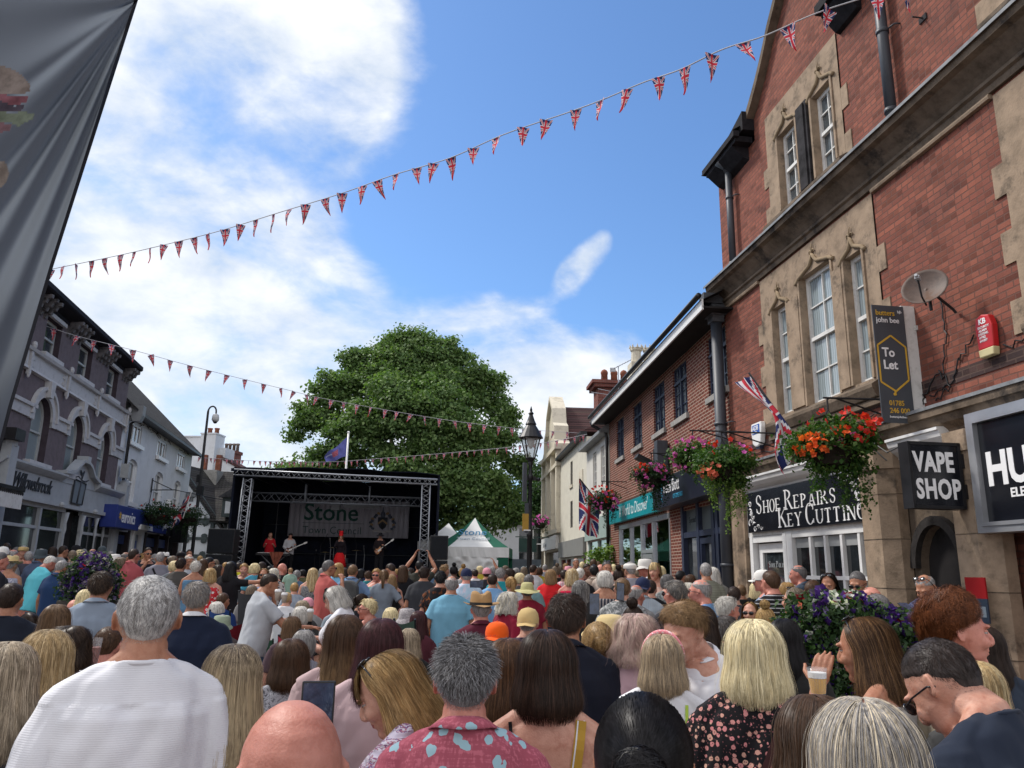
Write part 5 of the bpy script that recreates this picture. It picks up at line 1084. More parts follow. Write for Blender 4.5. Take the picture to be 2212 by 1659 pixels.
# ================================================================ market tents
TWH=M_('tent_white',(.70,.71,.70),.75,.2,.03,2.0);TGR=M_('tent_green',(.012,.10,.06),.7,.2,.08,2.0)
def tent(u0,u1,y,vE,vP,label,depth=3.0,letters=False,drape=True):
 a,c=at(u0,vE,y),at(u1,vE,y);w=c.x - a.x;g0=gz(y);ze=a.z - g0;zp=at((u0 + u1) / 2,vP,y + depth / 2).z - g0
 t=empty('market_tent',((a.x + c.x) / 2,y,g0),R(-3),label,'market tent');h=w / 2
 b=MB();apex=(0,depth / 2,zp);N_=10
 for (p,q,mi) in [((-h,0),(h,0),0),((h,0),(h,depth),1),((h,depth),(-h,depth),0),((-h,depth),(-h,0),1)]:
  for i in range(N_):
   for j in range(4):
    def P(si,tj):
     x=p[0] + (q[0] - p[0]) * si;yv=p[1] + (q[1] - p[1]) * si;sag=-.12 * math.sin(math.pi * tj) 
     return (x * (1 - tj),yv + (apex[1] - yv) * tj,ze + (zp - ze) * tj + sag)
    s0,s1,t0,t1=i / N_,(i + 1) / N_,j / 4,(j + 1) / 4
    mm=mi if mi else (1 if (i < 1 + (j > 0) * 0 + 1 or i > N_ - 3) and letters else 0)
    b.quad(P(s0,t0),P(s1,t0),P(s1,t1),P(s0,t1),mm)
 b.build('roof',[TWH,TGR],t,recalc=False,smooth=False)
 b=MB();k=24
 for (p,q) in [((-h,0),(h,0)),((h,0),(h,depth)),((-h,0),(-h,depth)),((-h,depth),(h,depth))]:
  for i in range(k):
   s0,s1=i / k,(i + 1) / k;r0,r1=.02 * math.sin(i * 1.7),.02 * math.sin((i + 1) * 1.7)
   X0,Y0,X1,Y1=p[0] + (q[0] - p[0]) * s0,p[1] + (q[1] - p[1]) * s0 - .02,p[0] + (q[0] - p[0]) * s1,p[1] + (q[1] - p[1]) * s1 - .02
   b.quad((X0,Y0,ze + .02),(X1,Y1,ze + .02),(X1,Y1 + r1,ze - .38),(X0,Y0 + r0,ze - .38),1 if (p[0] == q[0] or (i < 1 and 0)) else 0)
 b.build('valance',[TWH,TGR],t,recalc=False)
 for (x,yy) in [(-h + .05,.05),(h - .05,.05),(h - .05,depth - .05),(-h + .05,depth - .05)]: b=MB();b.tube([(x,yy,0),(x,yy,ze)],.03,6);b.build('leg',STEEL,t)
 if drape:
  b=MB();k,m_=30,10;vs_,fs_=[],[]
  for i in range(k + 1):
   for j in range(m_ + 1):
    s_,tt=i / k,j / m_;drop=.55 + .5 * abs(math.sin(s_ * math.pi * 2.2 + .4)) ;vs_.append((-h + w * s_ * .86,-.02 + .10 * math.sin(s_ * 28 + tt * 4) * tt + .12 * noise.noise(Vector((s_ * 9,tt * 5,3))),ze - .36 - drop * tt))
  for i in range(k):
   for j in range(m_): a_=i * (m_ + 1) + j;fs_.append((a_,a_ + 1,a_ + m_ + 2,a_ + m_ + 1))
  b.add(vs_,fs_);b.build('rolled_sidewall',TWH,t,smooth=True,recalc=False)
  b=MB();b.box(h - .5,h - .03,.0,.05,0,ze - .38);b.box(-h,h,depth - .1,depth - .05,0,ze - .38);b.build('green_sidewall',TGR,t)
 if letters:
  fpos=lambda zz: (zz - ze) / (zp - ze) * depth / 2 - .06
  for (s_,sz,x,tt,mt,sx_) in [('Stone',.52,-.62,.56,M_('tent_blue_print',(.05,.20,.36),.6,.2,.04,2.0),1.0),('Town Council',.24,-.66,.36,M_('tent_grey_print',(.36,.42,.48),.6,.2,.04,2.0),1.0)]:
   sl_=math.atan2(zp - ze,depth / 2);o=text('lettering',s_,sz,mt,t,0,0,0,sx=1)
   z_=ze + (zp - ze) * tt * .82 + .0;yy=depth / 2 * tt * .82 - .0
   o.matrix_basis=Matrix.Translation((x * 1.0,yy - .02,z_ - .06)) @ Matrix.Rotation(-(math.pi / 2 - sl_),4,'X') @ Matrix.Rotation(math.pi,4,'Z')
 return t
tent(934,1100,32.2,1181,1118,'white and green tent with Stone Town Council on its roof',letters=True)
tent(902,1015,35.5,1170,1130,'second white tent partly hidden between the loudspeaker and the front tent',drape=False)
# ================================================================ street lamp
p=at(1146,992,20.0);lp=empty('street_lamp',(p.x,20,gz(20)),R(12),'black Victorian style street lamp with a four sided glass lantern','street lamp')
zb=p.z - gz(20)
b=MB();b.lathe([(.14,0),(.14,.8),(.10,.9),(.072,1.0),(.062,2.4),(.08,2.42),(.08,2.5),(.06,2.52),(.052,zb - .55),(.08,zb - .52),(.08,zb - .42),(.048,zb - .38),(.04,zb - .2),(.065,zb - .12),(.04,zb)],14);b.build('post',BLACKM,lp,smooth=True)
b=MB();b.box(-.16,.16,-.03,.03,zb - .55,zb - .45);b.ell((.22,0,zb - .52),(.06,.06,.05),8)
b.build('cross_bar',BLACKM,lp)
zt_,z1_=zb + .02,zb + .56;r0,r1=.11,.27
b=MB()
for i in range(4):
 a0,a1=math.pi / 4 + i * math.pi / 2,math.pi / 4 + (i + 1) * math.pi / 2
 b.tube([(r0 * math.cos(a0) * 1.2,r0 * math.sin(a0) * 1.2,zt_),(r1 * math.cos(a0) * 1.1,r1 * math.sin(a0) * 1.1,z1_)],.018,5)
 for (rr,zz) in ((r0 * 1.2,zt_),(r1 * 1.1,z1_)): b.tube([(rr * math.cos(a0),rr * math.sin(a0),zz),(rr * math.cos(a1),rr * math.sin(a1),zz)],.022,5)
b.tube([(0,0,zt_ - .1),(0,0,zt_)],[.05,.14],8)
b.build('lantern_frame',BLACKM,lp)
b=MB();b.T=Matrix.Rotation(math.pi / 4,4,'Z');b.lathe([(r1 * 1.22,z1_),(r1 * 1.05,z1_ + .08),(r1 * .72,z1_ + .24),(r1 * .48,z1_ + .34),(r1 * .55,z1_ + .37),(r1 * .40,z1_ + .45),(.07,z1_ + .56),(.05,z1_ + .62),(.075,z1_ + .66),(.03,z1_ + .72),(.035,z1_ + .76),(.005,z1_ + .86)],4 * 4);b.build('lantern_cap',BLACKM,lp)
m,n=newmat('lantern_glass');n.n('ShaderNodeOutputMaterial',None,Surface=n.n('ShaderNodeMixShader',None,i0=.35,i1=n.n('ShaderNodeBsdfTransparent',None,Color=(.92,.94,.95)).outputs[0],i2=n.n('ShaderNodeBsdfPrincipled',None,Base_Color=(.55,.55,.52),Roughness=.12).outputs[0]).outputs[0])
b=MB()
for i in range(4):
 a0,a1=math.pi / 4 + i * math.pi / 2,math.pi / 4 + (i + 1) * math.pi / 2
 b.quad((r0 * 1.18 * math.cos(a0),r0 * 1.18 * math.sin(a0),zt_),(r0 * 1.18 * math.cos(a1),r0 * 1.18 * math.sin(a1),zt_),(r1 * 1.08 * math.cos(a1),r1 * 1.08 * math.sin(a1),z1_),(r1 * 1.08 * math.cos(a0),r1 * 1.08 * math.sin(a0),z1_))
b.build('lantern_pane',m,lp,recalc=False)
b=MB();b.lathe([(.10,z1_ - .02),(.11,z1_ - .1),(.07,z1_ - .22),(.02,z1_ - .28)],10);b.build('lamp_bulb',WT,lp,smooth=True)
b=MB();b.box(-.16,-.06,-.12,-.1,2.5,3.25);b.box(-.22,-.12,-.1,.1,3.7,4.4) if False else b.box(-.2,-.1,-.06,.06,3.3,4.3);b.build('signal_box',CASTI,lp)
b=MB();b.box(-.22,-.06,-.13,-.11,2.55,2.98);b.build('yellow_notice',M_('yellow_notice',(.40,.24,.04),.5,.3,.06,8.0),lp)
b=MB();b.box(-.26,-.12,-.12,-.1,.75,1.45);b.box(-.19,-.01,-.135,-.131,2.55,2.58);b.build('white_notice',WT,lp)
# ================================================================ trees
def leafmat(key,c1,c2,c3):
 m,n=newmat(key);g=n.n('ShaderNodeNewGeometry').outputs['Random Per Island']
 c=n.ramp(g,[(0,c1),(.55,c2),(1,c3)])
 b=n.n('ShaderNodeBsdfPrincipled',None,Roughness=.6);n.set(b.inputs['Base Color'],c);b.inputs['Specular IOR Level'].default_value=.25
 t=n.n('ShaderNodeBsdfTranslucent');n.set(t.inputs[0],n.mix(1.0,c,(1.3,1.6,.6),'MULTIPLY'))
 n.n('ShaderNodeOutputMaterial',None,Surface=n.n('ShaderNodeMixShader',None,i0=.28,i1=b.outputs[0],i2=t.outputs[0]).outputs[0]);return m
LEAF=leafmat('plane_tree_leaf',(.07,.125,.045),(.12,.195,.065),(.19,.265,.10));LEAFD=leafmat('dark_leaf',(.018,.045,.012),(.03,.07,.018),(.05,.10,.025))  # plane tree greens lightened to stand in for slight haze
def leaves(name,lobes,n,size,mat,parent,seed=1,flat=.5,inner=.25):
 """leaf sprays through the outer volume of overlapping lobes; lobes = (centre, radii)"""
 rs=np.random.RandomState(seed);wts=np.array([r[0] * r[1] + r[0] * r[2] for c,r in lobes]);wts=wts / wts.sum()
 idx=rs.choice(len(lobes),n // 14,p=wts);C_=np.array([c for c,r in lobes],float);Rr=np.array([r for c,r in lobes],float)
 d=rs.normal(size=(len(idx),3));d /= np.linalg.norm(d,axis=1)[:,None];d[:,2]=np.where(d[:,2] < -.4,-d[:,2] * .3,d[:,2])
 rad=1 - inner * rs.rand(len(idx)) ** 1.5 + .12 * rs.normal(size=len(idx));ctr=C_[idx] + d * Rr[idx] * rad[:,None]
 m=14;off=rs.normal(size=(len(idx),m,3)) * size * 1.25;off[:,:,2] *= .55;pos=(ctr[:,None,:] + off).reshape(-1,3);nd=np.repeat(d,m,0)
 nrm=nd * .8 + rs.normal(size=pos.shape) * .75 + np.array([0,0,.55]);nrm /= np.linalg.norm(nrm,axis=1)[:,None]
 a=rs.normal(size=pos.shape);t=np.cross(nrm,a);t /= np.linalg.norm(t,axis=1)[:,None];bb=np.cross(nrm,t)
 s=size * (.55 + .7 * rs.rand(len(pos)))[:,None]
 V=np.stack([pos - t * s * .55,pos + bb * s * .42 + nrm * s * .1,pos + t * s * .6 - nrm * s * .12,pos - bb * s * .42 + nrm * s * .1],1)
 Q=np.arange(len(pos) * 4).reshape(-1,4);o=link(name,npmesh(name,V,Q,[mat],smooth=False),parent);return o
base_t=at(900,1100,48);tr_=empty('plane_tree',(base_t.x,49,gz(49)),0,'huge green plane tree towering behind the stage and tent','tree')
lob=[]
for (u,v,r,y) in [(905,790,82,48),(960,770,45,48),(810,800,66,48),(742,850,58,47),(985,820,72,48.5),(1035,875,56,49),(700,905,58,47),(860,860,90,47),(930,880,90,47),(1085,905,34,48),(1120,1010,28,47),(775,950,78,45),(880,900,105,45),(985,955,88,45),(1062,975,52,47),(1098,948,22,47.5),(905,1040,95,44),(1010,1065,85,44.5),(1085,1070,42,46),(720,1000,55,46),(665,918,26,47),(660,1035,38,47),(640,945,16,47),(1040,1125,45,44),(850,760,40,48),(1075,830,22,48.5),(960,1120,60,46),(1110,1120,30,46)]:
 p=at(u,v,y);rr=r * y / 1660;lob.append(((p.x - base_t.x,y - 49,p.z - gz(49)),(rr,rr * .9,rr * .92)))
rs_=np.random.RandomState(8);l2=[]
for (c,rr) in lob:
 for _ in range(12):
  d=rs_.normal(size=3);d /= np.linalg.norm(d);d[1]=-abs(d[1]) * .8;d[2]=d[2] * .9 + .1;q=rs_.uniform(.18,.40);l2.append((tuple(np.array(c) + d * np.array(rr) * rs_.uniform(.70,1.05)),tuple(np.array(rr) * q * np.array([1.05,1,.9]))))
leaves('crown',l2 + [(c,tuple(np.array(rr) * .88)) for c,rr in lob],165000,.20,LEAF,tr_,3,inner=.35)
b=MB();b.tube([(0,0,0),(.1,0,3),(.0,0,6),(-.4,.3,10),(-.6,.3,14)],[.8,.62,.5,.3,.1],10)
for (x,y,z) in [(-4.5,-1,9),(4,-1,8),(-3,1,12),(3,0,12),(-5.5,0,7),(4.8,0,6),(0,-3,9)]: b.tube([(0,0,3.5 + z * .12),(x * .45,y * .5,z * .62),(x,y,z)],[.32,.2,.05],7)
b.build('trunk',M_('plane_bark',(.10,.085,.06),.9,.1,.25,3.0),tr_,smooth=True)
for (u,v,y,h,w,lab) in [(640,1015,44,2.6,1.9,'small green tree behind the left top corner of the stage'),(1176,1052,58,1.7,1.2,'dark green tree between the lamp post and the cream building'),(1156,1012,63,2.6,1.3,'distant dark tree top just right of the lamp post')]:
 p=at(u,v,y);t=empty('tree',(p.x,y,gz(y)),0,lab,'tree');z=p.z - gz(y)
 leaves('crown',[((0,0,z - h * .4),(w,w,h * .6)),((w * .5,0,z - h * .9),(w * .8,w * .8,h * .5)),((-w * .4,0,z - h * 1.1),(w,w,h * .6))],7000,.22,LEAFD if u > 700 else LEAF,t,int(u))
 b=MB();b.tube([(0,0,0),(0,0,z)],[.25,.06],7);b.build('trunk',MATS['plane_bark'],t)
# ================================================================ union flag cloth
UK=[M_('union_blue',(.022,.030,.11),.75,.15,.1,5.0),M_('union_red',(.50,.035,.055),.75,.15,.08,5.0),M_('union_white',(.56,.55,.57),.75,.15,.04,5.0)]
def union(x,y):
 """x, y in -1..1 on a 2:1 flag -> 0 blue 1 red 2 white"""
 X,Y=x * 2,y
 if abs(X) < .2 or abs(Y) < .2: return 1
 if abs(X) < .34 or abs(Y) < .34: return 2
 d=abs(abs(Y) - abs(X) * .5) / math.hypot(1,.5)
 s=(Y - X * .5) if X * Y > 0 else (Y + X * .5)
 if d < .075: return 1
 if d < .2: return 2
 return 0
def pen(x,t):
 y=(.36 - t) * 1.5;X=abs(x)
 if X < .125 or abs(y) < .085: return 1
 if X < .185 or abs(y) < .135: return 2
 d=abs(abs(y) - X * .62) / 1.18
 return 1 if d < .04 else 2 if d < .085 else 0
def pennant_mesh(name,w,h,bend,seed):
 V,F,Mi=[],[],[];nu,nv=24,30;rnd=random.Random(seed);ph=rnd.uniform(0,6)
 for j in range(nv + 1):
  t=j / nv;hw=w / 2 * (1 - t) + .002
  for i in range(nu + 1):
   x=-1 + 2 * i / nu;V.append((x * hw + bend * t * t * h * .5,.035 * math.sin(t * 4 + ph) * t + .01 * math.sin(x * 3 + ph),-t * h - .02 * (1 - abs(x)) * 0))
 for j in range(nv):
  for i in range(nu):
   a=j * (nu + 1) + i;F.append((a,a + 1,a + nu + 2,a + nu + 1));t=(j + .5) / nv;x=(-1 + 2 * (i + .5) / nu) * (1 - t)
   Mi.append(pen(x,t))
 return npmesh(name,V,F,UK,smooth=True,mi=Mi)
PEN=[pennant_mesh('pennant',.20,.385,bnd,i) for i,bnd in enumerate((-.25,-.1,.0,.1,.2,.35))]
def bunting(name,pts,spacing,label,scale=1.0,seed=1):
 P=[at(*q) for q in pts];rnd=random.Random(seed)
 # smooth the line
 fine=[]
 for i in range(len(P) - 1):
  p0,p1,p2,p3=P[max(0,i - 1)],P[i],P[i + 1],P[min(len(P) - 1,i + 2)]
  for k in range(12):
   t=k / 12;fine.append(.5 * ((2 * p1) + (-p0 + p2) * t + (2 * p0 - 5 * p1 + 4 * p2 - p3) * t * t + (-p0 + 3 * p1 - 3 * p2 + p3) * t ** 3))
 fine.append(P[-1]);root=empty(name,fine[0],0,label,'bunting','strings of union flag bunting');o0=fine[0]
 b=MB();b.tube([q - o0 for q in fine],.009,5);b.build('cord',M_('white_cord',(.45,.45,.47),.8,.1,.05,5.0),root,smooth=True)
 acc=spacing * .3;cnt=0
 for a,c in zip(fine,fine[1:]):
  L_=(c - a).length;d=(c - a).normalized() if L_ > 0 else Vector((1,0,0))
  while acc < L_:
   q=a + d * acc - o0;o=link('pennant',PEN[rnd.randrange(6)],root,q);cnt += 1
   yaw=math.atan2(d.y,d.x);o.rotation_euler=(rnd.uniform(-.25,.25),rnd.gauss(0,.17),yaw * .55 + rnd.gauss(0,.5) + (math.pi if rnd.random() < .3 else 0));sc=scale * rnd.uniform(.94,1.06);o.scale=(sc,sc,sc)
   acc += spacing * rnd.uniform(.8,1.2)
  acc -= L_
 return cnt
c1=bunting('bunting_string',[(60,592,18.5),(118,580,17.8),(250,553,17),(350,530,16.3),(470,500,15.3),(600,460,14.4),(740,417,13.5),(850,378,12.6),(970,342,11.8),(1090,290,11),(1230,242,10.2),(1310,212,9.8),(1390,178,9.4),(1470,150,9),(1560,107,8.6),(1650,78,8.3),(1760,30,8.1),(1860,-3,7.95),(2000,-45,7.9)],.485,'long high string of union flag pennants crossing the whole sky')
c2_=bunting('bunting_string',[(60,690,22),(160,724,22.8),(290,757,24),(430,795,25.5),(620,842,27.5),(720,865,29),(950,905,31),(1110,925,32),(1180,931,32.5),(1290,938,33.5)],.60,'middle string of union flag pennants falling from the mauve building to the lamp post',seed=2)
c3_=bunting('bunting_string',[(428,988,42),(560,996,40),(700,998,38),(800,992,36.5),(950,980,35),(1110,965,33.5),(1200,952,32),(1268,938,31)],.42,'low far string of small union flag pennants just above the stage roof',.72,3)
def bigflag(root,w,h,f,label=None,mats=UK,name='flag_cloth',nu=40,nv=24):
 V,F,Mi=[],[],[]
 for i in range(nu + 1):
  for j in range(nv + 1): V.append(f(i / nu,j / nv))
 for i in range(nu):
  for j in range(nv):
   a=i * (nv + 1) + j;F.append((a,a + 1,a + nv + 2,a + nv + 1));Mi.append(union(-1 + 2 * (i + .5) / nu,1 - 2 * (j + .5) / nv))
 return link(name,npmesh(name,V,F,mats,True,Mi),root)
def lerp(a,b,t): return a + (b - a) * t
# flag 1: furled down its pole above the red basket
yA=10.6;P0,P1=at(1618,806,yA + .3),at(1722,950,yA - .3)
t=empty('union_flag',P1,0,'union flag hanging folded from a slanting pole above the red flower basket','flag');b=MB();b.tube([P0 - P1,Vector((0,0,0)),(P1 - P0) * .25],.014,6);b.build('pole',BLACKM,t)
D=P0 - P1
bigflag(t,1,1,lambda s,v: tuple(D * (1 - s) * .97 + Vector((-.12 * v - .10 * math.sin(s * 7 + v * 2) * v + .03 * math.sin(v * 14),.18 * v * math.sin(s * 5 + 2) + .05 * math.sin(v * 12 + s * 4),-v * (.10 + .42 * s ** 1.4)))))
# flag 2: on the cream house
yD=26.5;P0,P1=at(1252,1034,yD),at(1303,1098,yD)
t=empty('union_flag',P1,0,'union flag hanging from a pole beside the cream painted house','flag');D=P0 - P1;b=MB();b.tube([D,(0,0,0)],.02,6);b.build('pole',BLACKM,t)
bigflag(t,1,1,lambda s,v: tuple(D * (1 - v * .92) + Vector((-.02 - .15 * s * v,.12 * math.sin(v * 8 + s * 3),-s * (1.75 - .65 * v) + .03 * math.sin(v * 9)))))
# flag 3: left
yW=36.0;P0,P1=at(407,1064,yW),at(393,1085,yW)
t=empty('union_flag',at(385,1105,yW),0,'crumpled union flag above the blue electrical sign','flag');D=at(407,1064,yW) - at(372,1118,yW);O3=at(372,1118,yW) - at(385,1105,yW)
b=MB();b.tube([at(415,1058,yW) - at(385,1105,yW),at(395,1120,yW) - at(385,1105,yW)],.02,6);b.build('pole',WHITE,t)
bigflag(t,1,1,lambda s,v: tuple(O3 + Vector((.05 + .62 * s * (1 - .2 * v) + .05 * math.sin(v * 9),.18 * math.sin(s * 6 + v * 5),1.05 * s - v * .62 + .05 * math.sin(s * 12)))))
# ================================================================ flowers
def petals(name,pts,size,mat,parent,seed=0,cup=.35):
 rs=np.random.RandomState(seed);V,Q=[],[]
 for p in pts:
  nrm=Vector(rs.normal(size=3));nrm += Vector((0,-1.1,.5));nrm.normalize();t=nrm.orthogonal().normalized();bb=nrm.cross(t);s=size * rs.uniform(.7,1.2);a0=rs.uniform(0,6);k=5
  c=Vector(p)
  for i in range(k):
   a,a2=a0 + i * 2 * math.pi / k,a0 + (i + 1) * 2 * math.pi / k;am=(a + a2) / 2;o=len(V)
   V += [c - nrm * s * cup,c + (t * math.cos(a) + bb * math.sin(a)) * s * .8,c + (t * math.cos(am) + bb * math.sin(am)) * s * 1.15 + nrm * s * .12,c + (t * math.cos(a2) + bb * math.sin(a2)) * s * .8];Q.append((o,o + 1,o + 2,o + 3))
 if not Q: return None
 return link(name,npmesh(name,[tuple(v) for v in V],Q,[mat],False),parent)
def flm(key,c): return leafmat(key,tuple(x * .6 for x in c),c,tuple(min(1,x * 1.35 + .02) for x in c))
FRED=flm('red_begonia',(.62,.03,.02));FORG=flm('orange_begonia',(.85,.13,.03));FPNK=flm('pink_petunia',(.60,.10,.42));FPUR=flm('purple_petunia',(.06,.018,.20));FWHI=flm('white_petunia',(.70,.70,.66));FSAL=flm('salmon_begonia',(.85,.20,.13));FCRI=flm('crimson_petunia',(.28,.008,.03));FYEL=flm('yellow_flower',(.60,.45,.05));FLIL=flm('lilac_flower',(.20,.15,.32));FMAU=flm('dusty_white_flower',(.42,.38,.40))
BLEAF=leafmat('basket_leaf',(.018,.055,.010),(.04,.10,.015),(.10,.16,.04));BLEAFD=leafmat('basket_dark_leaf',(.012,.03,.012),(.022,.05,.018),(.04,.075,.028));BLEAF2=leafmat('planter_leaf',(.014,.035,.012),(.03,.065,.02),(.06,.105,.035));BLEAFL=leafmat('lime_trailing_leaf',(.06,.12,.02),(.13,.22,.04),(.22,.30,.08))
def basket(u,v,y,r,label,cols,trail=1.0,hook=True,seed=1,leaf=BLEAF,arm=None,lime=False,nl=3600,fs=1.0):
 c=at(u,v,y);t=empty('hanging_basket',c,0,label,'hanging basket','hanging flower baskets');rs=np.random.RandomState(seed)
 b=MB();b.lathe([(.05,-.55 * r),(.45 * r,-.45 * r),(.62 * r,-.1 * r),(.6 * r,0)],12);b.build('bowl',M_('basket_liner',(.03,.025,.02),.9,.1,.2,6.0),t)
 lob=[((0,0,.1 * r),(r,r,.62 * r)),((.45 * r,0,.15 * r),(.6 * r,.6 * r,.5 * r)),((-.4 * r,0,-.05 * r),(.6 * r,.6 * r,.55 * r)),((.25 * r,0,-.45 * r),(.65 * r,.6 * r,.5 * r))]
 leaves('foliage',lob,nl,.055 * (r / .45) ** .5,leaf,t,seed,inner=.5)
 V=[]
 for (tx,w,L_) in [(.55,.34,1.35),(-.35,.22,1.1),(.1,.12,1.7),(-.62,.15,.9),(.3,.3,1.0)]:
  for _ in range(int(5 * trail) + 1):
   x0=tx * r + rs.normal() * w * r * .5;y0=-rs.rand() * .5 * r;ln=L_ * r * trail * rs.uniform(.5,1.0);nseg=int(ln / .03)
   for k in range(nseg): V.append(((x0 + .02 * math.sin(k * .5 + x0 * 9) + rs.normal() * .012,y0 + rs.normal() * .015,-.35 * r - k * .03)))
 if V: leaves_pts('trailing_stems',V,.035 * (r / .45) ** .5,BLEAFL if lime else leaf,t,seed)
 for i,(m_,n_,sz,dx,dz,sp) in enumerate(cols):
  P=[]
  for k in range(n_):
   a=rs.normal(size=3);a /= np.linalg.norm(a);a[1]=-abs(a[1]);P.append((dx * r + a[0] * r * sp,a[1] * r * 1.02 - .02,dz * r + a[2] * r * sp * .75 + .1 * r))
  petals('blossoms',P,sz * fs,m_,t,seed * 7 + i)
 if hook:
  b=MB();h=arm or (.9 * r)
  for a in (0,2.1,4.2): b.tube([(.6 * r * math.cos(a),.6 * r * math.sin(a),0),(0,0,1.0 * r)],.005,4)
  b.tube([(0,0,1.0 * r),(0,0,1.25 * r),(.05,0,1.32 * r)],.012,5);b.tube([(-.05,0,1.3 * r),(.85,.0,1.28 * r),(1.0,.05,1.28 * r)],.014,5);b.tube([(.1,0,1.3 * r),(.95,.05,.75 * r)],.012,5);b.build('iron_bracket',BLACKM,t)
 return t
def leaves_pts(name,pts,size,mat,parent,seed=0):
 rs=np.random.RandomState(seed);pos=np.repeat(np.array(pts,float),3,0);pos += rs.normal(size=pos.shape) * size * .5
 nrm=rs.normal(size=pos.shape) + np.array([0,-.6,.5]);nrm /= np.linalg.norm(nrm,axis=1)[:,None];a=rs.normal(size=pos.shape);t=np.cross(nrm,a);t /= np.linalg.norm(t,axis=1)[:,None];bb=np.cross(nrm,t);s=size * (.6 + .6 * rs.rand(len(pos)))[:,None]
 V=np.stack([pos - t * s * .5,pos + bb * s * .45,pos + t * s * .55,pos - bb * s * .45],1);return link(name,npmesh(name,V,np.arange(len(pos) * 4).reshape(-1,4),[mat],False),parent)
basket(1795,968,9.6,.50,'big hanging basket of red and orange begonias beside the folded union flag',[(FORG,50,.042,-.62,-.1,.40),(FRED,34,.045,.15,.35,.75),(FORG,14,.05,-.1,.15,.25),(FPNK,9,.038,.1,.0,.32),(FRED,8,.045,.75,.45,.25)],1.15,seed=11,nl=6000)
basket(1562,1010,12.6,.46,'hanging basket with salmon begonias in front of the corner drainpipe',[(FSAL,26,.045,-.55,-.25,.35),(FRED,12,.045,.2,.3,.8),(FPNK,4,.04,.6,.5,.3)],1.2,seed=12,lime=True,nl=5000)
basket(1498,992,13.6,.40,'hanging basket of pink petunias left of the salmon one',[(FPNK,46,.04,-.1,.1,1.0),(FRED,4,.04,.4,.5,.4),(FWHI,40,.012,.0,-.3,.6)],.5,seed=13,nl=4000)
basket(1408,1030,17.5,.42,'hanging basket of pink and red flowers over the teal sign',[(FPNK,44,.042,0,-.1,.95),(FRED,12,.05,-.6,.3,.35),(FORG,6,.04,.5,.3,.3)],1.15,seed=14,leaf=BLEAFD,nl=3600)
basket(1302,1083,25.0,.50,'hanging basket beside the union flag on the cream house',[(FPNK,40,.05,.1,-.2,.9),(FRED,24,.055,-.1,.3,.8)],.9,seed=15,leaf=BLEAFD,nl=2600)
basket(1167,1130,40,.5,'small distant hanging basket beyond the lamp post',[(FPNK,26,.07,0,.1,.9)],.8,seed=16,leaf=BLEAFD,hook=False,nl=900)
basket(342,1112,34.0,.85,'leafy green hanging basket between the two blue shop signs',[(FRED,4,.05,0,.2,.8)],.25,seed=17,leaf=BLEAFD,hook=False,nl=2600)
basket(404,1118,37.0,.72,'trailing basket of dull pink flowers at the end of the blue sign',[(FCRI,16,.06,-.2,.3,.8)],.8,seed=18,leaf=BLEAFD,hook=False,nl=2200)
def planter(lobes,y,label,cols,nl,size,seed,fsize,box=True,lf=BLEAF):
 c=at(*lobes[0][:2],y);t=empty('flower_planter',(c.x,y,gz(y)),0,label,'flower planter');L_=[]
 for (u,v,r,dy) in lobes: p=at(u,v,y + dy);rr=r * y / 1660;L_.append(((p.x - c.x,dy,p.z - gz(y)),(rr,rr * .8,rr)))
 leaves('foliage',L_,nl,size,lf,t,seed,inner=.6)
 lo=min(l[0][2] for l in L_) ;x0,x1=min(l[0][0] - l[1][0] * .6 for l in L_),max(l[0][0] + l[1][0] * .6 for l in L_)
 b=MB();b.box(x0,x1,-.25,.45,0,max(.4,lo - .1));b.build('tub',M_('planter_tub',(.05,.045,.04),.8,.2,.2,4.0),t,bevel=.03)
 rs=np.random.RandomState(seed)
 for i,(m_,n_,sz) in enumerate(cols):
  P=[]
  for k in range(n_):
   j=rs.randint(len(L_));a=rs.normal(size=3);a /= np.linalg.norm(a);a[1]=-abs(a[1]);a[2]=abs(a[2]) if rs.rand() < .6 else a[2];cc,rr=L_[j];P.append(tuple(np.array(cc) + a * np.array(rr) * rs.uniform(.9,1.1)))
  petals('blossoms',P,sz * fsize,m_,t,seed + i)
planter([(198,1240,42,0),(165,1262,28,0),(228,1255,26,0),(200,1280,45,0)],10.8,'dark bushy planter of purple and white petunias in the crowd at left',[(FMAU,420,.75),(FPUR,420,1.1),(FLIL,420,.9),(FRED,6,.9)],9000,.045,21,.03,lf=BLEAFD)
planter([(1775,1345,60,0),(1735,1400,55,0),(1790,1430,60,0),(1850,1330,45,.2),(1930,1370,50,.2),(1985,1375,30,.2),(1770,1480,60,0),(1900,1420,60,.2)],4.3,'large planter of purple, white and crimson petunias in front of the shop door',[(FPUR,320,1.0),(FWHI,170,.85),(FCRI,34,1.0),(FSAL,12,.9),(FLIL,50,.7),(FYEL,10,.5)],30000,.027,22,.03,lf=BLEAF2)
# lemon-like shrub in the sage shop window
p=at(1318,1190,27.0);t=empty('potted_shrub',(p.x - .25,27.2,gz(27)),0,'leafy green potted shrub with yellow fruit outside the sage shop','shrub')
leaves('foliage',[((-.2,0,2.0),(.28,.25,.22)),((.25,0,2.1),(.3,.25,.25)),((0,0,1.75),(.4,.3,.25))],700,.12,BLEAFL,t,4);b=MB();b.lathe([(.25,0),(.33,.6)],10);b.tube([(0,0,.5),(0,0,1.9)],.03,6);b.build('pot',TERRA,t)
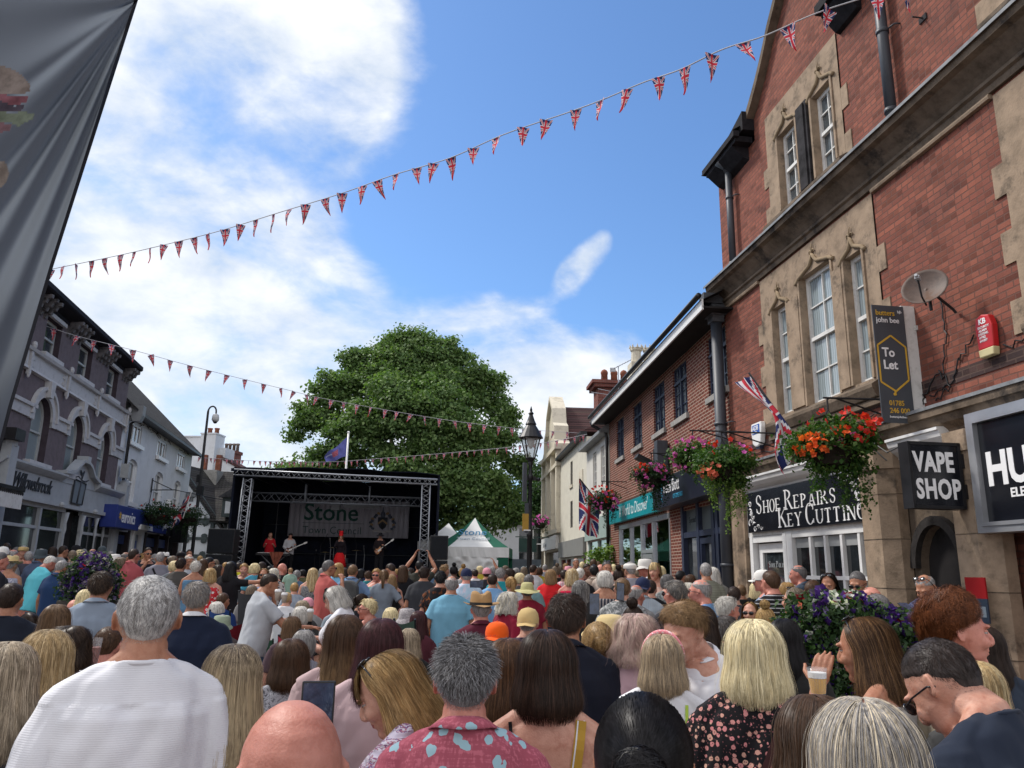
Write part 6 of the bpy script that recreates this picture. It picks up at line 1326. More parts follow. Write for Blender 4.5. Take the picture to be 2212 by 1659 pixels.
# ================================================================ grey banner close on the left
t=empty('food_banner',(0,0,0),0,'dark grey fabric banner with a printed burger hanging at the top left','banner');BY_=3.0
INK=[((.17,.14,.125),[(-200,135),(0,138),(28,148),(52,165),(64,180),(63,196),(40,203),(0,200),(-200,198)]),((.16,.065,.08),[(-200,200),(0,200),(30,206),(62,204),(58,218),(30,226),(0,218),(-200,218)]),((.055,.045,.06),[(-200,216),(0,216),(30,227),(52,224),(45,238),(10,240),(-200,240)]),((.115,.135,.10),[(-200,238),(0,236),(25,244),(50,238),(76,246),(68,256),(52,262),(40,272),(22,262),(0,262),(-200,262)]),((.135,.075,.085),[(-200,262),(0,262),(24,268),(20,280),(0,284),(-200,284)]),((.18,.15,.13),[(-200,345),(0,345),(12,350),(19,368),(14,390),(0,403),(-200,405)])]
def inpoly(x,y,P):
 r=False
 for (x0,y0),(x1,y1) in zip(P,P[1:] + P[:1]):
  if (y0 > y) != (y1 > y) and x < (x1 - x0) * (y - y0) / (y1 - y0) + x0: r=not r
 return r
Vb,Fb_,Mb,UVb=[],[],[],[];nu,nv=150,230;apex=at(299,-2,BY_);edge=[(299,-2),(115,576),(26,878),(-8,1010)]
def edgeu(v):
 for (u0,v0),(u1,v1) in zip(edge,edge[1:]):
  if v0 <= v <= v1: return u0 + (u1 - u0) * (v - v0) / (v1 - v0)
 return edge[-1][0]
for j in range(nv + 1):
 v=-60 + 1080 * j / nv;ue=edgeu(max(v,-2)) + (0 if v > -2 else (-2 - v) * .3)
 for i in range(nu + 1):
  s_=i / nu;u=ue - (1 - s_) * 420 ** 1;dx,dy=299 - u,v + 2
  ang=math.atan2(dx,max(dy,1));dist=math.hypot(dx,dy)
  fold=.0
  for (a0,wd,am) in [(.36,.030,.05),(.47,.045,.06),(.58,.04,.055),(.70,.045,.05),(.92,.06,.03)]: fold += am * math.exp(-((ang - a0) / wd) ** 2) * min(1,dist / 250)
  fold -= .02 * math.sin(ang * 9)
  UVb.append((u,v));Vb.append(at(u,v,BY_ - fold * .9 + .02 * math.sin(v * .012) + .05 * (1 - s_)))
for j in range(nv):
 for i in range(nu):
  a=j * (nu + 1) + i;Fb_.append((a,a + 1,a + nu + 2,a + nu + 1));u,v=UVb[a];k=1 if i >= nu - 3 else 0
  if 130 < v < 410 and u < 80:
   for q,(c_,P_) in enumerate(INK):
    if inpoly(u,v,P_): k=2 + q
  Mb.append(k)
m,n=newmat('grey_banner_cloth');co=objco(n);a=n.n('ShaderNodeTexNoise',None,Vector=co,Scale=2.0,Detail=3.0).outputs[0];f=n.n('ShaderNodeTexNoise',None,Vector=co,Scale=400.0,Detail=2.0).outputs[0]
c=n.ramp(a,[(.3,(.10,.112,.128)),(.7,(.12,.132,.148))]);pb=n.n('ShaderNodeBsdfPrincipled',None,Roughness=.95);n.set(pb.inputs['Base Color'],c);pb.inputs['Specular IOR Level'].default_value=.04
tl_=n.n('ShaderNodeBsdfTranslucent',None,Color=(.19,.215,.25));n.set(pb.inputs['Normal'],n.n('ShaderNodeBump',None,Strength=.1,Distance=.002,Height=f).outputs[0])
n.n('ShaderNodeOutputMaterial',None,Surface=n.n('ShaderNodeMixShader',None,i0=.55,i1=pb.outputs[0],i2=tl_.outputs[0]).outputs[0])
link('cloth',npmesh('cloth',[tuple(v) for v in Vb],Fb_,[m,M_('black_hem',(.012,.013,.018),.7,.2,.1,5.0)] + [M_('ink_%d' % i,c_,.8,.1,.15,25.0) for i,(c_,P_) in enumerate(INK)],True,Mb),t)
b=MB();b.add([at(u,v,BY_ + .22) for u,v in [(-420,520),(60,610),(-20,900),(-60,1300),(-420,1300)]],[(0,1,2,3,4)]);bk=b.build('light_block_panel',M_('light_block_cloth',(.05,.06,.08),.8,.2,.1,3.0),t,recalc=False);bk.modifiers.new('s','SOLIDIFY').thickness=.01  # unseen panel added to block light coming through the lower cloth
b=MB();p0,p1,p2=at(320,-70,BY_),at(-8,1014,BY_),at(-200,1200,BY_);b.tube([(p.x - .02,p.y + .03,p.z) for p in (at(-160,-90,BY_),at(-160,1000,BY_))],.02,8);b.tube([(at(-160,600,BY_).x,BY_ + .03,0),(at(-160,600,BY_).x,BY_ + .03,4.2)],.025,8);b.tube([(at(-160,0,BY_).x,BY_ + .03,at(0,-45,BY_).z),(apex.x,BY_ + .02,at(299,-45,BY_).z)],.02,8);b.build('support_pole',STEEL,t)
# ================================================================ people
def skinmat(key,c,red=.3):
 m,n=newmat('skin_' + key);co=objco(n)
 a=n.n('ShaderNodeTexNoise',None,Vector=co,Scale=14.0,Detail=6.0,Roughness=.6).outputs[0];p=n.n('ShaderNodeTexNoise',None,Vector=co,Scale=220.0,Detail=4.0).outputs[0]
 a2=n.n('ShaderNodeTexNoise',None,Vector=co,Scale=55.0,Detail=5.0,Roughness=.7).outputs[0]
 col=n.ramp(n.math('ADD',n.math('MULTIPLY',a,.65),n.math('MULTIPLY',a2,.35)),[(.34,(c[0] * .72,c[1] * .55,c[2] * .50)),(.52,c),(.68,(min(1,c[0] * 1.1),c[1] * 1.15,c[2] * 1.18))])
 out(n,col,.50,.35,n.math('ADD',p,n.math('MULTIPLY',a2,.8)),.5,.0014,sss=.12);return m
SKIN={k: skinmat(k,c) for k,c in dict(fair=(.50,.265,.19),pink=(.52,.22,.165),tan=(.37,.175,.105),red=(.42,.17,.125),dark=(.14,.065,.04),pale=(.56,.33,.25)).items()}
LIPS=M_('lips',(.34,.10,.085),.45,.4,.05,20.0)
def hairmat(c,c2=None,grad=None):
 key='hair_%s_%s_%s' % (c,c2,grad)
 if key in MATS: return MATS[key]
 m,n=newmat('hair_strands');g=n.n('ShaderNodeNewGeometry').outputs['Random Per Island'];co=objco(n)
 d=tuple(x * .70 for x in c);l=c2 or tuple(min(.9,x * 1.22 + .006) for x in c)
 col=n.ramp(g,[(0,d),(.4,c),(.95,l),(1,tuple(min(.95,x * 1.1) for x in l))])
 if grad:   # dyed ends / darker roots: real colour along the hair
  z=n.n('ShaderNodeSeparateXYZ',None,Vector=co).outputs[2];a=n.n('ShaderNodeTexNoise',None,Vector=co,Scale=30.0,Detail=2.0).outputs[0]
  col=n.mix(n.smooth(n.math('ADD',z,n.math('MULTIPLY',n.math('SUBTRACT',a,.5),.12)),grad[1],grad[2]),n.mix(.75,col,grad[0]),col)
 st=n.n('ShaderNodeTexNoise',None,Vector=n.n('ShaderNodeMapping',None,Vector=co,Scale=(1,1,.10)).outputs[0],Scale=75.0,Detail=3.0,Roughness=.7).outputs[0]
 col=n.mix(1.0,col,n.ramp(st,[(.34,(.50,.48,.46)),(.52,(1,1,1)),(.68,(1.25,1.22,1.18))]),'MULTIPLY')
 b=n.n('ShaderNodeBsdfPrincipled',None,Roughness=.40);n.set(b.inputs['Base Color'],col);b.inputs['Specular IOR Level'].default_value=.13;b.inputs['Anisotropic'].default_value=.4
 n.n('ShaderNodeOutputMaterial',None,Surface=b.outputs[0]);MATS[key]=m;return m
HC=dict(black=(.010,.009,.010),dark=(.026,.016,.012),brown=(.060,.032,.018),lbrown=(.125,.075,.040),mouse=(.14,.105,.075),blonde=(.36,.245,.115),gold=(.30,.18,.07),plat=(.62,.52,.30),white=(.50,.48,.44),grey=(.24,.23,.225),dgrey=(.105,.10,.10),ash=(.27,.215,.15),red=(.115,.038,.015),burg=(.045,.014,.016),pinkb=(.48,.32,.29),sand=(.22,.135,.065))
def cloth(kind,c1,c2=(.8,.8,.8),c3=None,sc=1.0):
 key='cloth_%s_%s_%s_%s_%s' % (kind,c1,c2,c3,sc)
 if key in MATS: return MATS[key]
 m,n=newmat('cloth_' + kind);co=objco(n);weave=n.n('ShaderNodeTexNoise',None,Vector=co,Scale=350.0,Detail=2.0).outputs[0]
 a=n.n('ShaderNodeTexNoise',None,Vector=co,Scale=5.0,Detail=5.0).outputs[0];base=n.ramp(a,[(.3,tuple(x * .85 for x in c1)),(.7,tuple(min(1,x * 1.08) for x in c1))])
 bump=weave;bs=.25;bd=.001
 if kind == 'rib':
  z=n.n('ShaderNodeSeparateXYZ',None,Vector=co).outputs[2];w=n.math('SINE',n.math('MULTIPLY',z,1250.0));bump=w;bs=.2;bd=.0008;base=n.mix(n.math('MULTIPLY',n.math('ADD',w,1.0),.018),base,tuple(x * .55 for x in c1))
 if kind == 'stripe':
  z=n.n('ShaderNodeSeparateXYZ',None,Vector=co).outputs[2];w=n.math('FRACT',n.math('MULTIPLY',z,18.0 * sc));base=n.mix(n.math('GREATER_THAN',w,.78 if c3 is None else .5),base,c2)
 if kind == 'vstripe':
  z=n.n('ShaderNodeSeparateXYZ',None,Vector=co).outputs[0];w=n.math('FRACT',n.math('MULTIPLY',z,28.0 * sc));base=n.mix(n.math('GREATER_THAN',w,.6),base,c2)
 if kind == 'dots':
  v=n.n('ShaderNodeTexVoronoi',None,Vector=co,Scale=26.0 * sc,Randomness=.35);base=n.mix(n.math('LESS_THAN',v.outputs['Distance'],.27),base,c2)
 if kind in ('floral','bloom'):
  wv=n.n('ShaderNodeTexNoise',None,Vector=co,Scale=60.0,Detail=2.0).outputs[0]
  big=n.n('ShaderNodeTexVoronoi',None,Vector=co,Scale=(42.0 if kind == 'floral' else 15.0) * sc,Randomness=.9);dd=n.math('ADD',big.outputs['Distance'],n.math('MULTIPLY',n.math('SUBTRACT',wv,.5),.5))
  base=n.mix(n.math('LESS_THAN',dd,.36),base,n.mix(n.n('ShaderNodeSeparateColor',None,i0=big.outputs['Color']).outputs[0],c2,c3 or c2))
  s2=n.n('ShaderNodeTexVoronoi',None,Vector=co,Scale=95.0 * sc);base=n.mix(n.math('LESS_THAN',s2.outputs['Distance'],.22),base,n.mix(.35,c1,c2))
  base=n.mix(n.math('LESS_THAN',dd,.08),base,tuple(x * .35 for x in c2))
 if kind == 'marble':
  v=n.n('ShaderNodeTexNoise',None,Vector=co,Scale=7.0 * sc,Detail=6.0,Roughness=.6,Distortion=2.0).outputs[0];base=n.ramp(v,[(.36,c1),(.5,c2),(.62,c3 or c1)])
 if kind == 'smock':
  z=n.n('ShaderNodeSeparateXYZ',None,Vector=co).outputs[2];w=n.math('FRACT',n.math('MULTIPLY',z,24.0));v=n.n('ShaderNodeTexNoise',None,Vector=n.n('ShaderNodeMapping',None,Vector=co,Scale=(1,1,3.0)).outputs[0],Scale=55.0,Detail=3.0,Distortion=1.0).outputs[0]
  base=n.mix(n.math('LESS_THAN',w,.28),n.ramp(v,[(.42,c2),(.5,(.35,.10,.13)),(.58,(.10,.08,.26)),(.62,c2)]),c1);bump=n.math('SINE',n.math('MULTIPLY',z,300.0));bs=.6;bd=.003
 if kind == 'linen':
  w=n.n('ShaderNodeTexNoise',None,Vector=n.n('ShaderNodeMapping',None,Vector=co,Scale=(1,1,.06)).outputs[0],Scale=160.0,Detail=2.0).outputs[0];w2=n.n('ShaderNodeTexNoise',None,Vector=n.n('ShaderNodeMapping',None,Vector=co,Scale=(.06,1,1)).outputs[0],Scale=160.0).outputs[0]
  base=n.mix(n.math('MULTIPLY',n.smooth(n.math('ADD',w,w2),.95,1.25),.5),base,tuple(min(1,x * 1.6 + .05) for x in c1))
  v=n.n('ShaderNodeTexVoronoi',None,Vector=co,Scale=21.0,Randomness=1.0);nn=n.n('ShaderNodeTexNoise',None,Vector=co,Scale=40.0).outputs[0];base=n.mix(n.math('LESS_THAN',n.math('ADD',v.outputs['Distance'],n.math('MULTIPLY',nn,.5)),.54),base,c2)
 out(n,base,.85,.15,bump,bs,bd,sheen=.05);MATS[key]=m;return m
# ---- body geometry
def ring_loft(mb,rings,n=20,p=2.4):
 """rings: (z, cx, cy, hx, hy) horizontally stacked superellipses"""
 vs,fs=[],[]
 for (z,cx,cy,hx,hy) in rings:
  for j in range(n):
   a=2 * math.pi * j / n;c,s_=math.cos(a),math.sin(a)
   vs.append((cx + hx * math.copysign(abs(c) ** (2 / p),c),cy + hy * math.copysign(abs(s_) ** (2 / p),s_),z))
 for i in range(len(rings) - 1):
  for j in range(n): j2=(j + 1) % n;fs.append((i * n + j,i * n + j2,(i + 1) * n + j2,(i + 1) * n + j))
 fs.append(tuple(range(n))[::-1]);fs.append(tuple((len(rings) - 1) * n + j for j in range(n)))
 mb.add(vs,fs)
def voxel(mb,size,smooth=2,name='m'):
 me=bpy.data.meshes.new(name);me.from_pydata([tuple(v) for v in mb.v],[],mb.f)
 bm=bmesh.new();bm.from_mesh(me);bmesh.ops.recalc_face_normals(bm,faces=bm.faces);bm.to_mesh(me);bm.free()
 o=bpy.data.objects.new(name,me);COL.objects.link(o)
 r=o.modifiers.new('r','REMESH');r.mode='VOXEL';r.voxel_size=size;r.use_smooth_shade=True
 if smooth: s_=o.modifiers.new('s','SMOOTH');s_.iterations=smooth;s_.factor=.5
 dg=bpy.context.evaluated_depsgraph_get();m2=bpy.data.meshes.new_from_object(o.evaluated_get(dg));bpy.data.objects.remove(o);bpy.data.meshes.remove(me)
 m2.name=name;m2.polygons.foreach_set('use_smooth',[True] * len(m2.polygons));return m2
def coords(me):
 a=np.empty(len(me.vertices) * 3,np.float32);me.vertices.foreach_get('co',a);return a.reshape(-1,3)
def setco(me,a): me.vertices.foreach_set('co',np.ascontiguousarray(a,np.float32).ravel());me.update()
HEADC=Vector((0,.020,1.586))
NECKP=Vector((0,-.025,1.50))
def headmat(hy,hp,hr=0.0):
 """head orientation about the neck joint: yaw, pitch (positive = looking down), roll"""
 return Matrix.Translation(NECKP) @ Matrix.Rotation(hy,4,'Z') @ Matrix.Rotation(-hp,4,'X') @ Matrix.Rotation(hr,4,'Y') @ Matrix.Translation(-NECKP) @ Matrix.Translation(HEADC) @ Matrix.Scale(.95,4)
def head_parts(mb,HM,female,fine):
 mb.T=HM;e=mb.ell;nn=20 if fine else 12
 e((0,-.014,.022),(.0765,.098,.096),nn);e((0,.025,-.005),(.066,.068,.088),nn);e((0,.026,-.060),(.052,.058,.050),nn)
 e((0,.066,-.096),(.025,.022,.020),10);e((0,-.03,-.05),(.05,.055,.06),12)
 for s_ in (-1,1):
  e((s_ * .036,.066,-.026),(.024,.024,.024),10);e((s_ * .028,.083,.028),(.026,.013,.009),8)
  cv=Vector((s_ * .080,-.018,.002));hx=Vector((s_ * .50,-.86,0));zx=Vector((0,-.18,1)).normalized();nx=hx.cross(zx)
  mb.tube([cv + hx * (.0135 * math.cos(t) * (1 + .2 * math.sin(t))) + zx * (.0265 * math.sin(t)) for t in [R(q) for q in range(-75,236,28)]],[.0042] * 11 + [.003],6)
  e(cv - hx * .003,(.012,.0035,.024),10,rot=Matrix((hx,nx,zx)).transposed());e(cv - hx * .008 - zx * .021,(.006,.004,.008),8)
 mb.tube([(0,.082,.022),(0,.093,.004),(0,.105,-.018),(0,.106,-.030),(0,.095,-.038)],[.0075,.0085,.0110,.0105,.009],8);e((0,.106,-.027),(.0115,.0105,.0095),8);e((0,.068,-.046),(.030,.0225,.030),12)
 for s_ in (-1,1): e((s_ * .012,.095,-.033),(.008,.010,.0075),8)
 e((0,.0835,-.056),(.023,.0100,.0058),10);e((0,.082,-.0665),(.020,.0105,.0062),10)
 mb.T=None
def arm_path(k,s_,female):
 """shoulder, elbow, wrist, hand direction; s_=+1 is the person's right (+x)"""
 sx=.159 if not female else .148;sh=Vector((s_ * sx,-.014,1.388))
 J={'down': ((.235,-.02,1.13),(.245,.05,.88),(0,.05,-1)),'out': ((.26,-.03,1.14),(.30,.05,.90),(.1,.1,-1)),
   'hip': ((.36,-.06,1.15),(.22,.02,.98),(-.8,.3,-.4)),'fold': ((.25,.06,1.13),(-.02,.20,1.16),(-.9,.1,.05)),
   'hold': ((.24,.03,1.13),(.16,.27,1.24),(-.2,.9,.35)),'phone': ((.23,.20,1.27),(.10,.33,1.50),(-.3,.5,.9)),
   'high': ((.28,.12,1.56),(.14,.22,1.78),(-.3,.3,.9)),'drink': ((.25,.13,1.18),(.06,.20,1.44),(-.6,.1,.7)),
   'phoner': ((.24,.34,1.33),(.165,.60,1.47),(-.12,.15,1)),'face': ((.21,.19,1.22),(.095,.19,1.435),(-.30,-.22,1.0)),'point': ((.40,.16,1.38),(.60,.34,1.43),(.7,.7,.1)),
   'side': ((.42,.06,1.40),(.66,.10,1.44),(1,.1,.05)),'reach': ((.26,.22,1.18),(.22,.48,1.22),(-.1,1,.1)),
   'lap': ((.23,.02,1.15),(.13,.25,1.02),(-.3,.9,-.1)),'head': ((.40,.05,1.50),(.22,.03,1.68),(-.9,0,.3)),'back': ((.26,-.10,1.14),(.08,-.17,.98),(-.9,-.1,-.2))}[k]
 e,w,h=[Vector(q) for q in J];e.x *= s_;w.x *= s_;h.x *= s_
 if female: e.x -= s_ * .02;w.x -= s_ * .012
 return sh,e,w,h.normalized()
def hand(mb,w,d,palm_n,s_,sc=1.0,curl=.5):
 side=d.cross(palm_n).normalized();n=palm_n.normalized()
 c=w + d * .045 * sc
 mb.ell(c,(.040 * sc,.040 * sc,.016 * sc),10,rot=Matrix((side,d,n)).transposed())
 mb.tube([w - d * .02,w + d * .02],[.022 * sc,.024 * sc],8)
 for i,(o_,L_) in enumerate([(-.030,.066),(-.010,.078),(.010,.073),(.029,.058)]):
  b0=w + d * .078 * sc + side * o_ * sc;L_ *= sc;a=curl * (.8 + .1 * i)
  b1=b0 + (d * math.cos(a * .6) + n * math.sin(a * .6)) * L_ * .42;b2=b1 + (d * math.cos(a * 1.5) + n * math.sin(a * 1.5)) * L_ * .32;b3=b2 + (d * math.cos(a * 2.2) + n * math.sin(a * 2.2)) * L_ * .28
  mb.tube([b0 - d * .015,b0,b1,b2,b3],[.009 * sc,.0095 * sc,.0088 * sc,.008 * sc,.0062 * sc],7)
 t0=w + d * .03 * sc - side * .030 * sc * s_ * 1;t1=t0 + (d * .6 - side * s_ * .8 + n * .35).normalized() * .035 * sc;t2=t1 + (d * .9 - side * s_ * .25 + n * .5).normalized() * .034 * sc
 mb.tube([w + d * .01,t0,t1,t2],[.014 * sc,.014 * sc,.0105 * sc,.008 * sc],7)
def torso_rings(female,heavy,infl=0.0,boxy=0.0):
 if female: r=[(.80,-.0,.145,.095),(.88,-.012,.172,.115),(.96,-.012,.178,.118),(1.04,-.005,.150,.105),(1.11,.0,.132,.095),(1.18,.005,.138,.10),(1.25,.018,.155,.122),(1.30,.014,.158,.118),(1.36,-.006,.160,.095),(1.405,-.016,.150,.082),(1.435,-.022,.118,.066),(1.462,-.026,.075,.055)]
 else: r=[(.80,0,.145,.095),(.88,-.010,.168,.115),(.96,-.008,.165,.115),(1.04,-.002,.158,.11),(1.11,.002,.158,.11),(1.18,.004,.166,.115),(1.25,.004,.178,.12),(1.31,.0,.182,.12),(1.37,-.010,.174,.106),(1.405,-.018,.155,.090),(1.44,-.024,.132,.074),(1.467,-.028,.085,.062)]
 o=[]
 for (z,cy,hx,hy) in r:
  k=1 + heavy * (1 if z < 1.35 else .45);bel=heavy * .5 * math.exp(-((z - 1.08) / .14) ** 2)
  if boxy and z < 1.3: hx=max(hx,hx + (.178 - hx) * boxy);hy=max(hy,hy + (.122 - hy) * boxy)
  fade=1 if z < 1.40 else .55 if z < 1.45 else .35
  o.append((z,0,cy + bel * .06,hx * k + infl * fade,hy * k + bel * .04 + infl * fade))
 return o
BC={}
def leg_pts(s_,pose,drop=0.0):
 if pose == 'sit':
  zh=.92 - drop;fz=.0;return Vector((s_ * .09,.0,zh)),Vector((s_ * .14,.42,zh + .03)),Vector((s_ * .13,.40,.09)),Vector((0,1,0))
 return Vector((s_ * .09,-.005,.88)),Vector((s_ * .10,.012,.49)),Vector((s_ * .11,-.02,.085)),Vector((s_ * .15,1,0))
def lean_fn(lean,side=0.0):
 if not lean and not side: return None
 Mx=Matrix.Translation((0,0,.95)) @ Matrix.Rotation(-lean,4,'X') @ Matrix.Rotation(side,4,'Y') @ Matrix.Translation((0,0,-.95));return Mx
def body_key(P): return (P['f'],P['heavy'],P['al'],P['ar'],round(P['hy'] / 15) * 15,round(P['hp'] / 10) * 10,P['sit'],P['lean'],P['lod'])
def make_body(P):
 k=body_key(P)
 if k in BC: return BC[k]
 f,heavy,al,ar,hy,hp,sit,lean,lod=k
 fine=lod == 0;mb=MB();HM=headmat(R(hy),R(hp))
 LM=lean_fn(R(lean));HMw=(LM @ HM) if LM else HM
 if sit: HMw=Matrix.Translation((0,0,-sit)) @ HMw
 up=(Matrix.Translation((0,0,-sit)) if sit else Matrix.Identity(4)) @ (LM or Matrix.Identity(4))
 mb.T=up;ring_loft(mb,torso_rings(f,heavy),24)
 nk=.047 if f else .058
 hb=HM @ Vector((0,-.028,-.055));mb.tube([(0,-.030,1.40),(0,-.030,1.46),NECKP + Vector((0,-.006,-.01)),hb],[nk * 1.45,nk * 1.15,nk,nk * .98],14)
 for s_ in (-1,1): mb.tube([(s_ * .03,-.035,1.50),(s_ * .09,-.03,1.447),(s_ * .145,-.018,1.403)],[.030,.034,.040],10)
 if f:
  for s_ in (-1,1): mb.ell((s_ * .072,.085,1.255),(.062,.058,.060),12)
 kk=.88 if f else 1.0;vr=1 + heavy * .5
 for s_,a in ((-1,al),(1,ar)):
  sh,e,w,h=arm_path(a,s_,f);mid=(sh + e) / 2;fm=e + (w - e) * .3
  mb.ell(sh,(.052 * kk * vr,.05 * kk * vr,.055 * kk * vr),12)
  mb.tube([sh,sh + (e - sh) * .25,mid,e,fm,w],[.050 * kk * vr,.050 * kk * vr,.045 * kk * vr,.036 * kk * vr,.039 * kk * vr,.025 * kk],12)
  pn=Vector((-s_,.2,0)) if abs(h.z) > .6 else Vector((0,.2,-1)) if a != 'fold' else Vector((0,-1,0));pn=(pn - h * pn.dot(h)).normalized();hand(mb,w,h,pn,s_,.95 if f else 1.05,.3 if a in ('side','point','reach','face') else .75 if a in ('hold','drink','phone','high','phoner') else .55)
 mb.T=None
 for s_ in (-1,1):
  h0,kn,an,fd=leg_pts(s_,'sit' if sit else 'st',sit);fd=fd.normalized()
  mb.tube([h0 + Vector((0,0,.03)),h0 + (kn - h0) * .3,h0 + (kn - h0) * .7,kn,kn + (an - kn) * .3,kn + (an - kn) * .7,an],[.088 * vr,.085 * vr,.066 * vr,.055,.056,.042,.036],12)
  mb.tube([an - fd * .03 + Vector((0,0,-.03)),an + fd * .06 + Vector((0,0,-.045)),an + fd * .15 + Vector((0,0,-.062))],[.035,.034,.022],8)
 mb2_T=HMw;mb.T=None;hb_=MB();head_parts(hb_,HMw,f,fine);mb.add(hb_.v,hb_.f)
 me=voxel(mb,{0: .0048,1: .0085,2: .0125}[lod],{0: 4,1: 2,2: 1}[lod],'body')
 co=coords(me);inv=np.array(HMw.inverted());hl=co @ inv[:3,:3].T + inv[:3,3]
 # eye sockets
 d=np.zeros(len(co),np.float32)
 for s_ in (-1,1):
  q=((hl[:,0] - s_ * .030) / .017) ** 2 + ((hl[:,2] - .008) / .011) ** 2;d += np.where(hl[:,1] > .05,.008 * np.exp(-q),0)
 hl[:,1] -= d;q=(hl[:,0] / .024) ** 2 + ((hl[:,2] + .0605) / .0022) ** 2;hl[:,1] -= np.where(hl[:,1] > .07,.004 * np.exp(-q),0)
 fw=np.array(HMw);co=hl @ fw[:3,:3].T + fw[:3,3];setco(me,co)
 me.materials.append(None);me.materials.append(None)
 cen=np.empty(len(me.polygons) * 3,np.float32);me.polygons.foreach_get('center',cen);cen=cen.reshape(-1,3) @ inv[:3,:3].T + inv[:3,3]
 lip=(np.abs(cen[:,0]) < .024) & (np.abs(cen[:,2] + .0605) < .0105 * (1 - (np.abs(cen[:,0]) / .026) ** 2) + .001) & (cen[:,1] > .080)
 me.polygons.foreach_set('material_index',lip.astype(np.int32));BC[k]=(me,HMw,up);return BC[k]
CC={}
def wrinkle(me,amp,seed,zsc=1.0):
 co=coords(me);no=np.empty(len(me.vertices) * 3,np.float32);me.vertices.foreach_get('normal',no);no=no.reshape(-1,3)
 x,y,z=co[:,0],co[:,1],co[:,2];s_=seed * 1.7
 w=np.zeros(len(co))
 rs=np.random.RandomState(seed)
 for i in range(9):
  a=rs.uniform(-.9,.9);fq=rs.uniform(16,52);ph=rs.uniform(0,6.3);ph2=rs.uniform(0,6.3)
  t=(x * math.cos(a) + z * math.sin(a) * .45 + y * rs.uniform(-.6,.6)) * fq + 1.3 * np.sin(z * rs.uniform(6,14) + x * rs.uniform(-8,8) + ph2) + ph
  env=.5 + .5 * np.sin(z * rs.uniform(5,11) + x * rs.uniform(-9,9) + ph2 * 2)
  w += (np.abs(np.sin(t)) ** 1.5 - .5) * env * (26 / fq) ** .7
 w *= amp * .42;w=np.where(z > 1.40,w * .35,w);co2=co + no * w[:,None];setco(me,co2)
def neck_tilt(me,up):
 co=coords(me);inv=np.array(up.inverted());h=co @ inv[:3,:3].T + inv[:3,3];k=np.clip((h[:,2] - 1.39) / .08,0,1);h[:,2] += k * (np.clip(-(h[:,1] + .035),-.07,.05) * .38 + .004);fw=np.array(up);setco(me,h @ fw[:3,:3].T + fw[:3,3])
def make_top(P,kind):
 """shirt kinds: tee, polo, long, tank, dress, strap, vneck, vest"""
 k=('top',kind,P['f'],P['heavy'],P['al'],P['ar'],P['sit'],P['lean'],P['lod'])
 if k in CC: return CC[k]
 f,heavy,lod=P['f'],P['heavy'],P['lod'];mb=MB();up=(Matrix.Translation((0,0,-P['sit'])) if P['sit'] else Matrix.Identity(4)) @ (lean_fn(R(P['lean'])) or Matrix.Identity(4));mb.T=up
 rg=torso_rings(f,heavy,.016 if kind != 'strap' else .006,0.0 if f and kind != 'loose' else .9);z0=.84
 if kind in ('tank','dress','vest'): rg=[r for r in rg if r[0] < 1.42]
 if kind == 'strap': rg=[r for r in rg if r[0] < 1.27];rg.append((1.285,0,.01,.150,.112))
 rg=[r for r in rg if r[0] >= z0]
 if kind == 'dress' and not P['sit']: rg=[(.50,0,-.01,.24,.18),(.66,0,-.01,.225,.165),(.78,0,-.01,.205,.145)] + rg
 top=rg[-1]
 if kind in ('tee','polo','long','loose','jacket'): rg.append((top[0] + .008,0,-.028,(.070 if f else .078),.064)) if f else rg.append((top[0] + .010,0,-.030,.078,.068))
 ring_loft(mb,rg,24)
 if kind in ('tee','polo','long','loose','jacket'):
  for s_ in (-1,1): mb.tube([(s_ * .045,-.036,1.472),(s_ * .09,-.03,1.447),(s_ * .15,-.018,1.402)],[.030,.042,.054],12)
 if f and kind != 'jacket':
  for s_ in (-1,1): mb.ell((s_ * .072,.085,1.255),(.072,.068,.070),12)
 kk=.90 if f else 1.0;vr=1 + heavy * .5
 if kind in ('tee','polo','long','loose','jacket','off'):
  for s_,a in ((-1,P['al']),(1,P['ar'])):
   sh,e,w,h=arm_path(a,s_,f);fr=.62 if kind in ('tee','polo') else .95 if kind == 'loose' else .55
   mb.ell(sh,(.064 * kk * vr,.062 * kk * vr,.062 * kk * vr),12)
   if kind in ('long','jacket'): mb.tube([sh,(sh + e) / 2,e,e + (w - e) * .5,e + (w - e) * .9],[.064 * kk * vr,.06 * kk * vr,.055 * kk * vr,.048 * kk * vr,.038 * kk * vr],12)
   else: mb.tube([sh,sh + (e - sh) * fr * .5,sh + (e - sh) * fr],[.064 * kk * vr,.066 * kk * vr,.069 * kk * vr],14)
 mb.T=None
 me=voxel(mb,{0: .0062,1: .0105,2: .014}[lod],{0: 3,1: 2,2: 1}[lod],'shirt');neck_tilt(me,up);wrinkle(me,{0: .0145,1: .009,2: .006}[lod] * (1.3 if kind in ('jacket','loose') else 1),hash(str(k)) % 97 if 0 else (len(kind) * 7 + int(heavy * 50) + 3))
 me.materials.append(None);CC[k]=me;return me
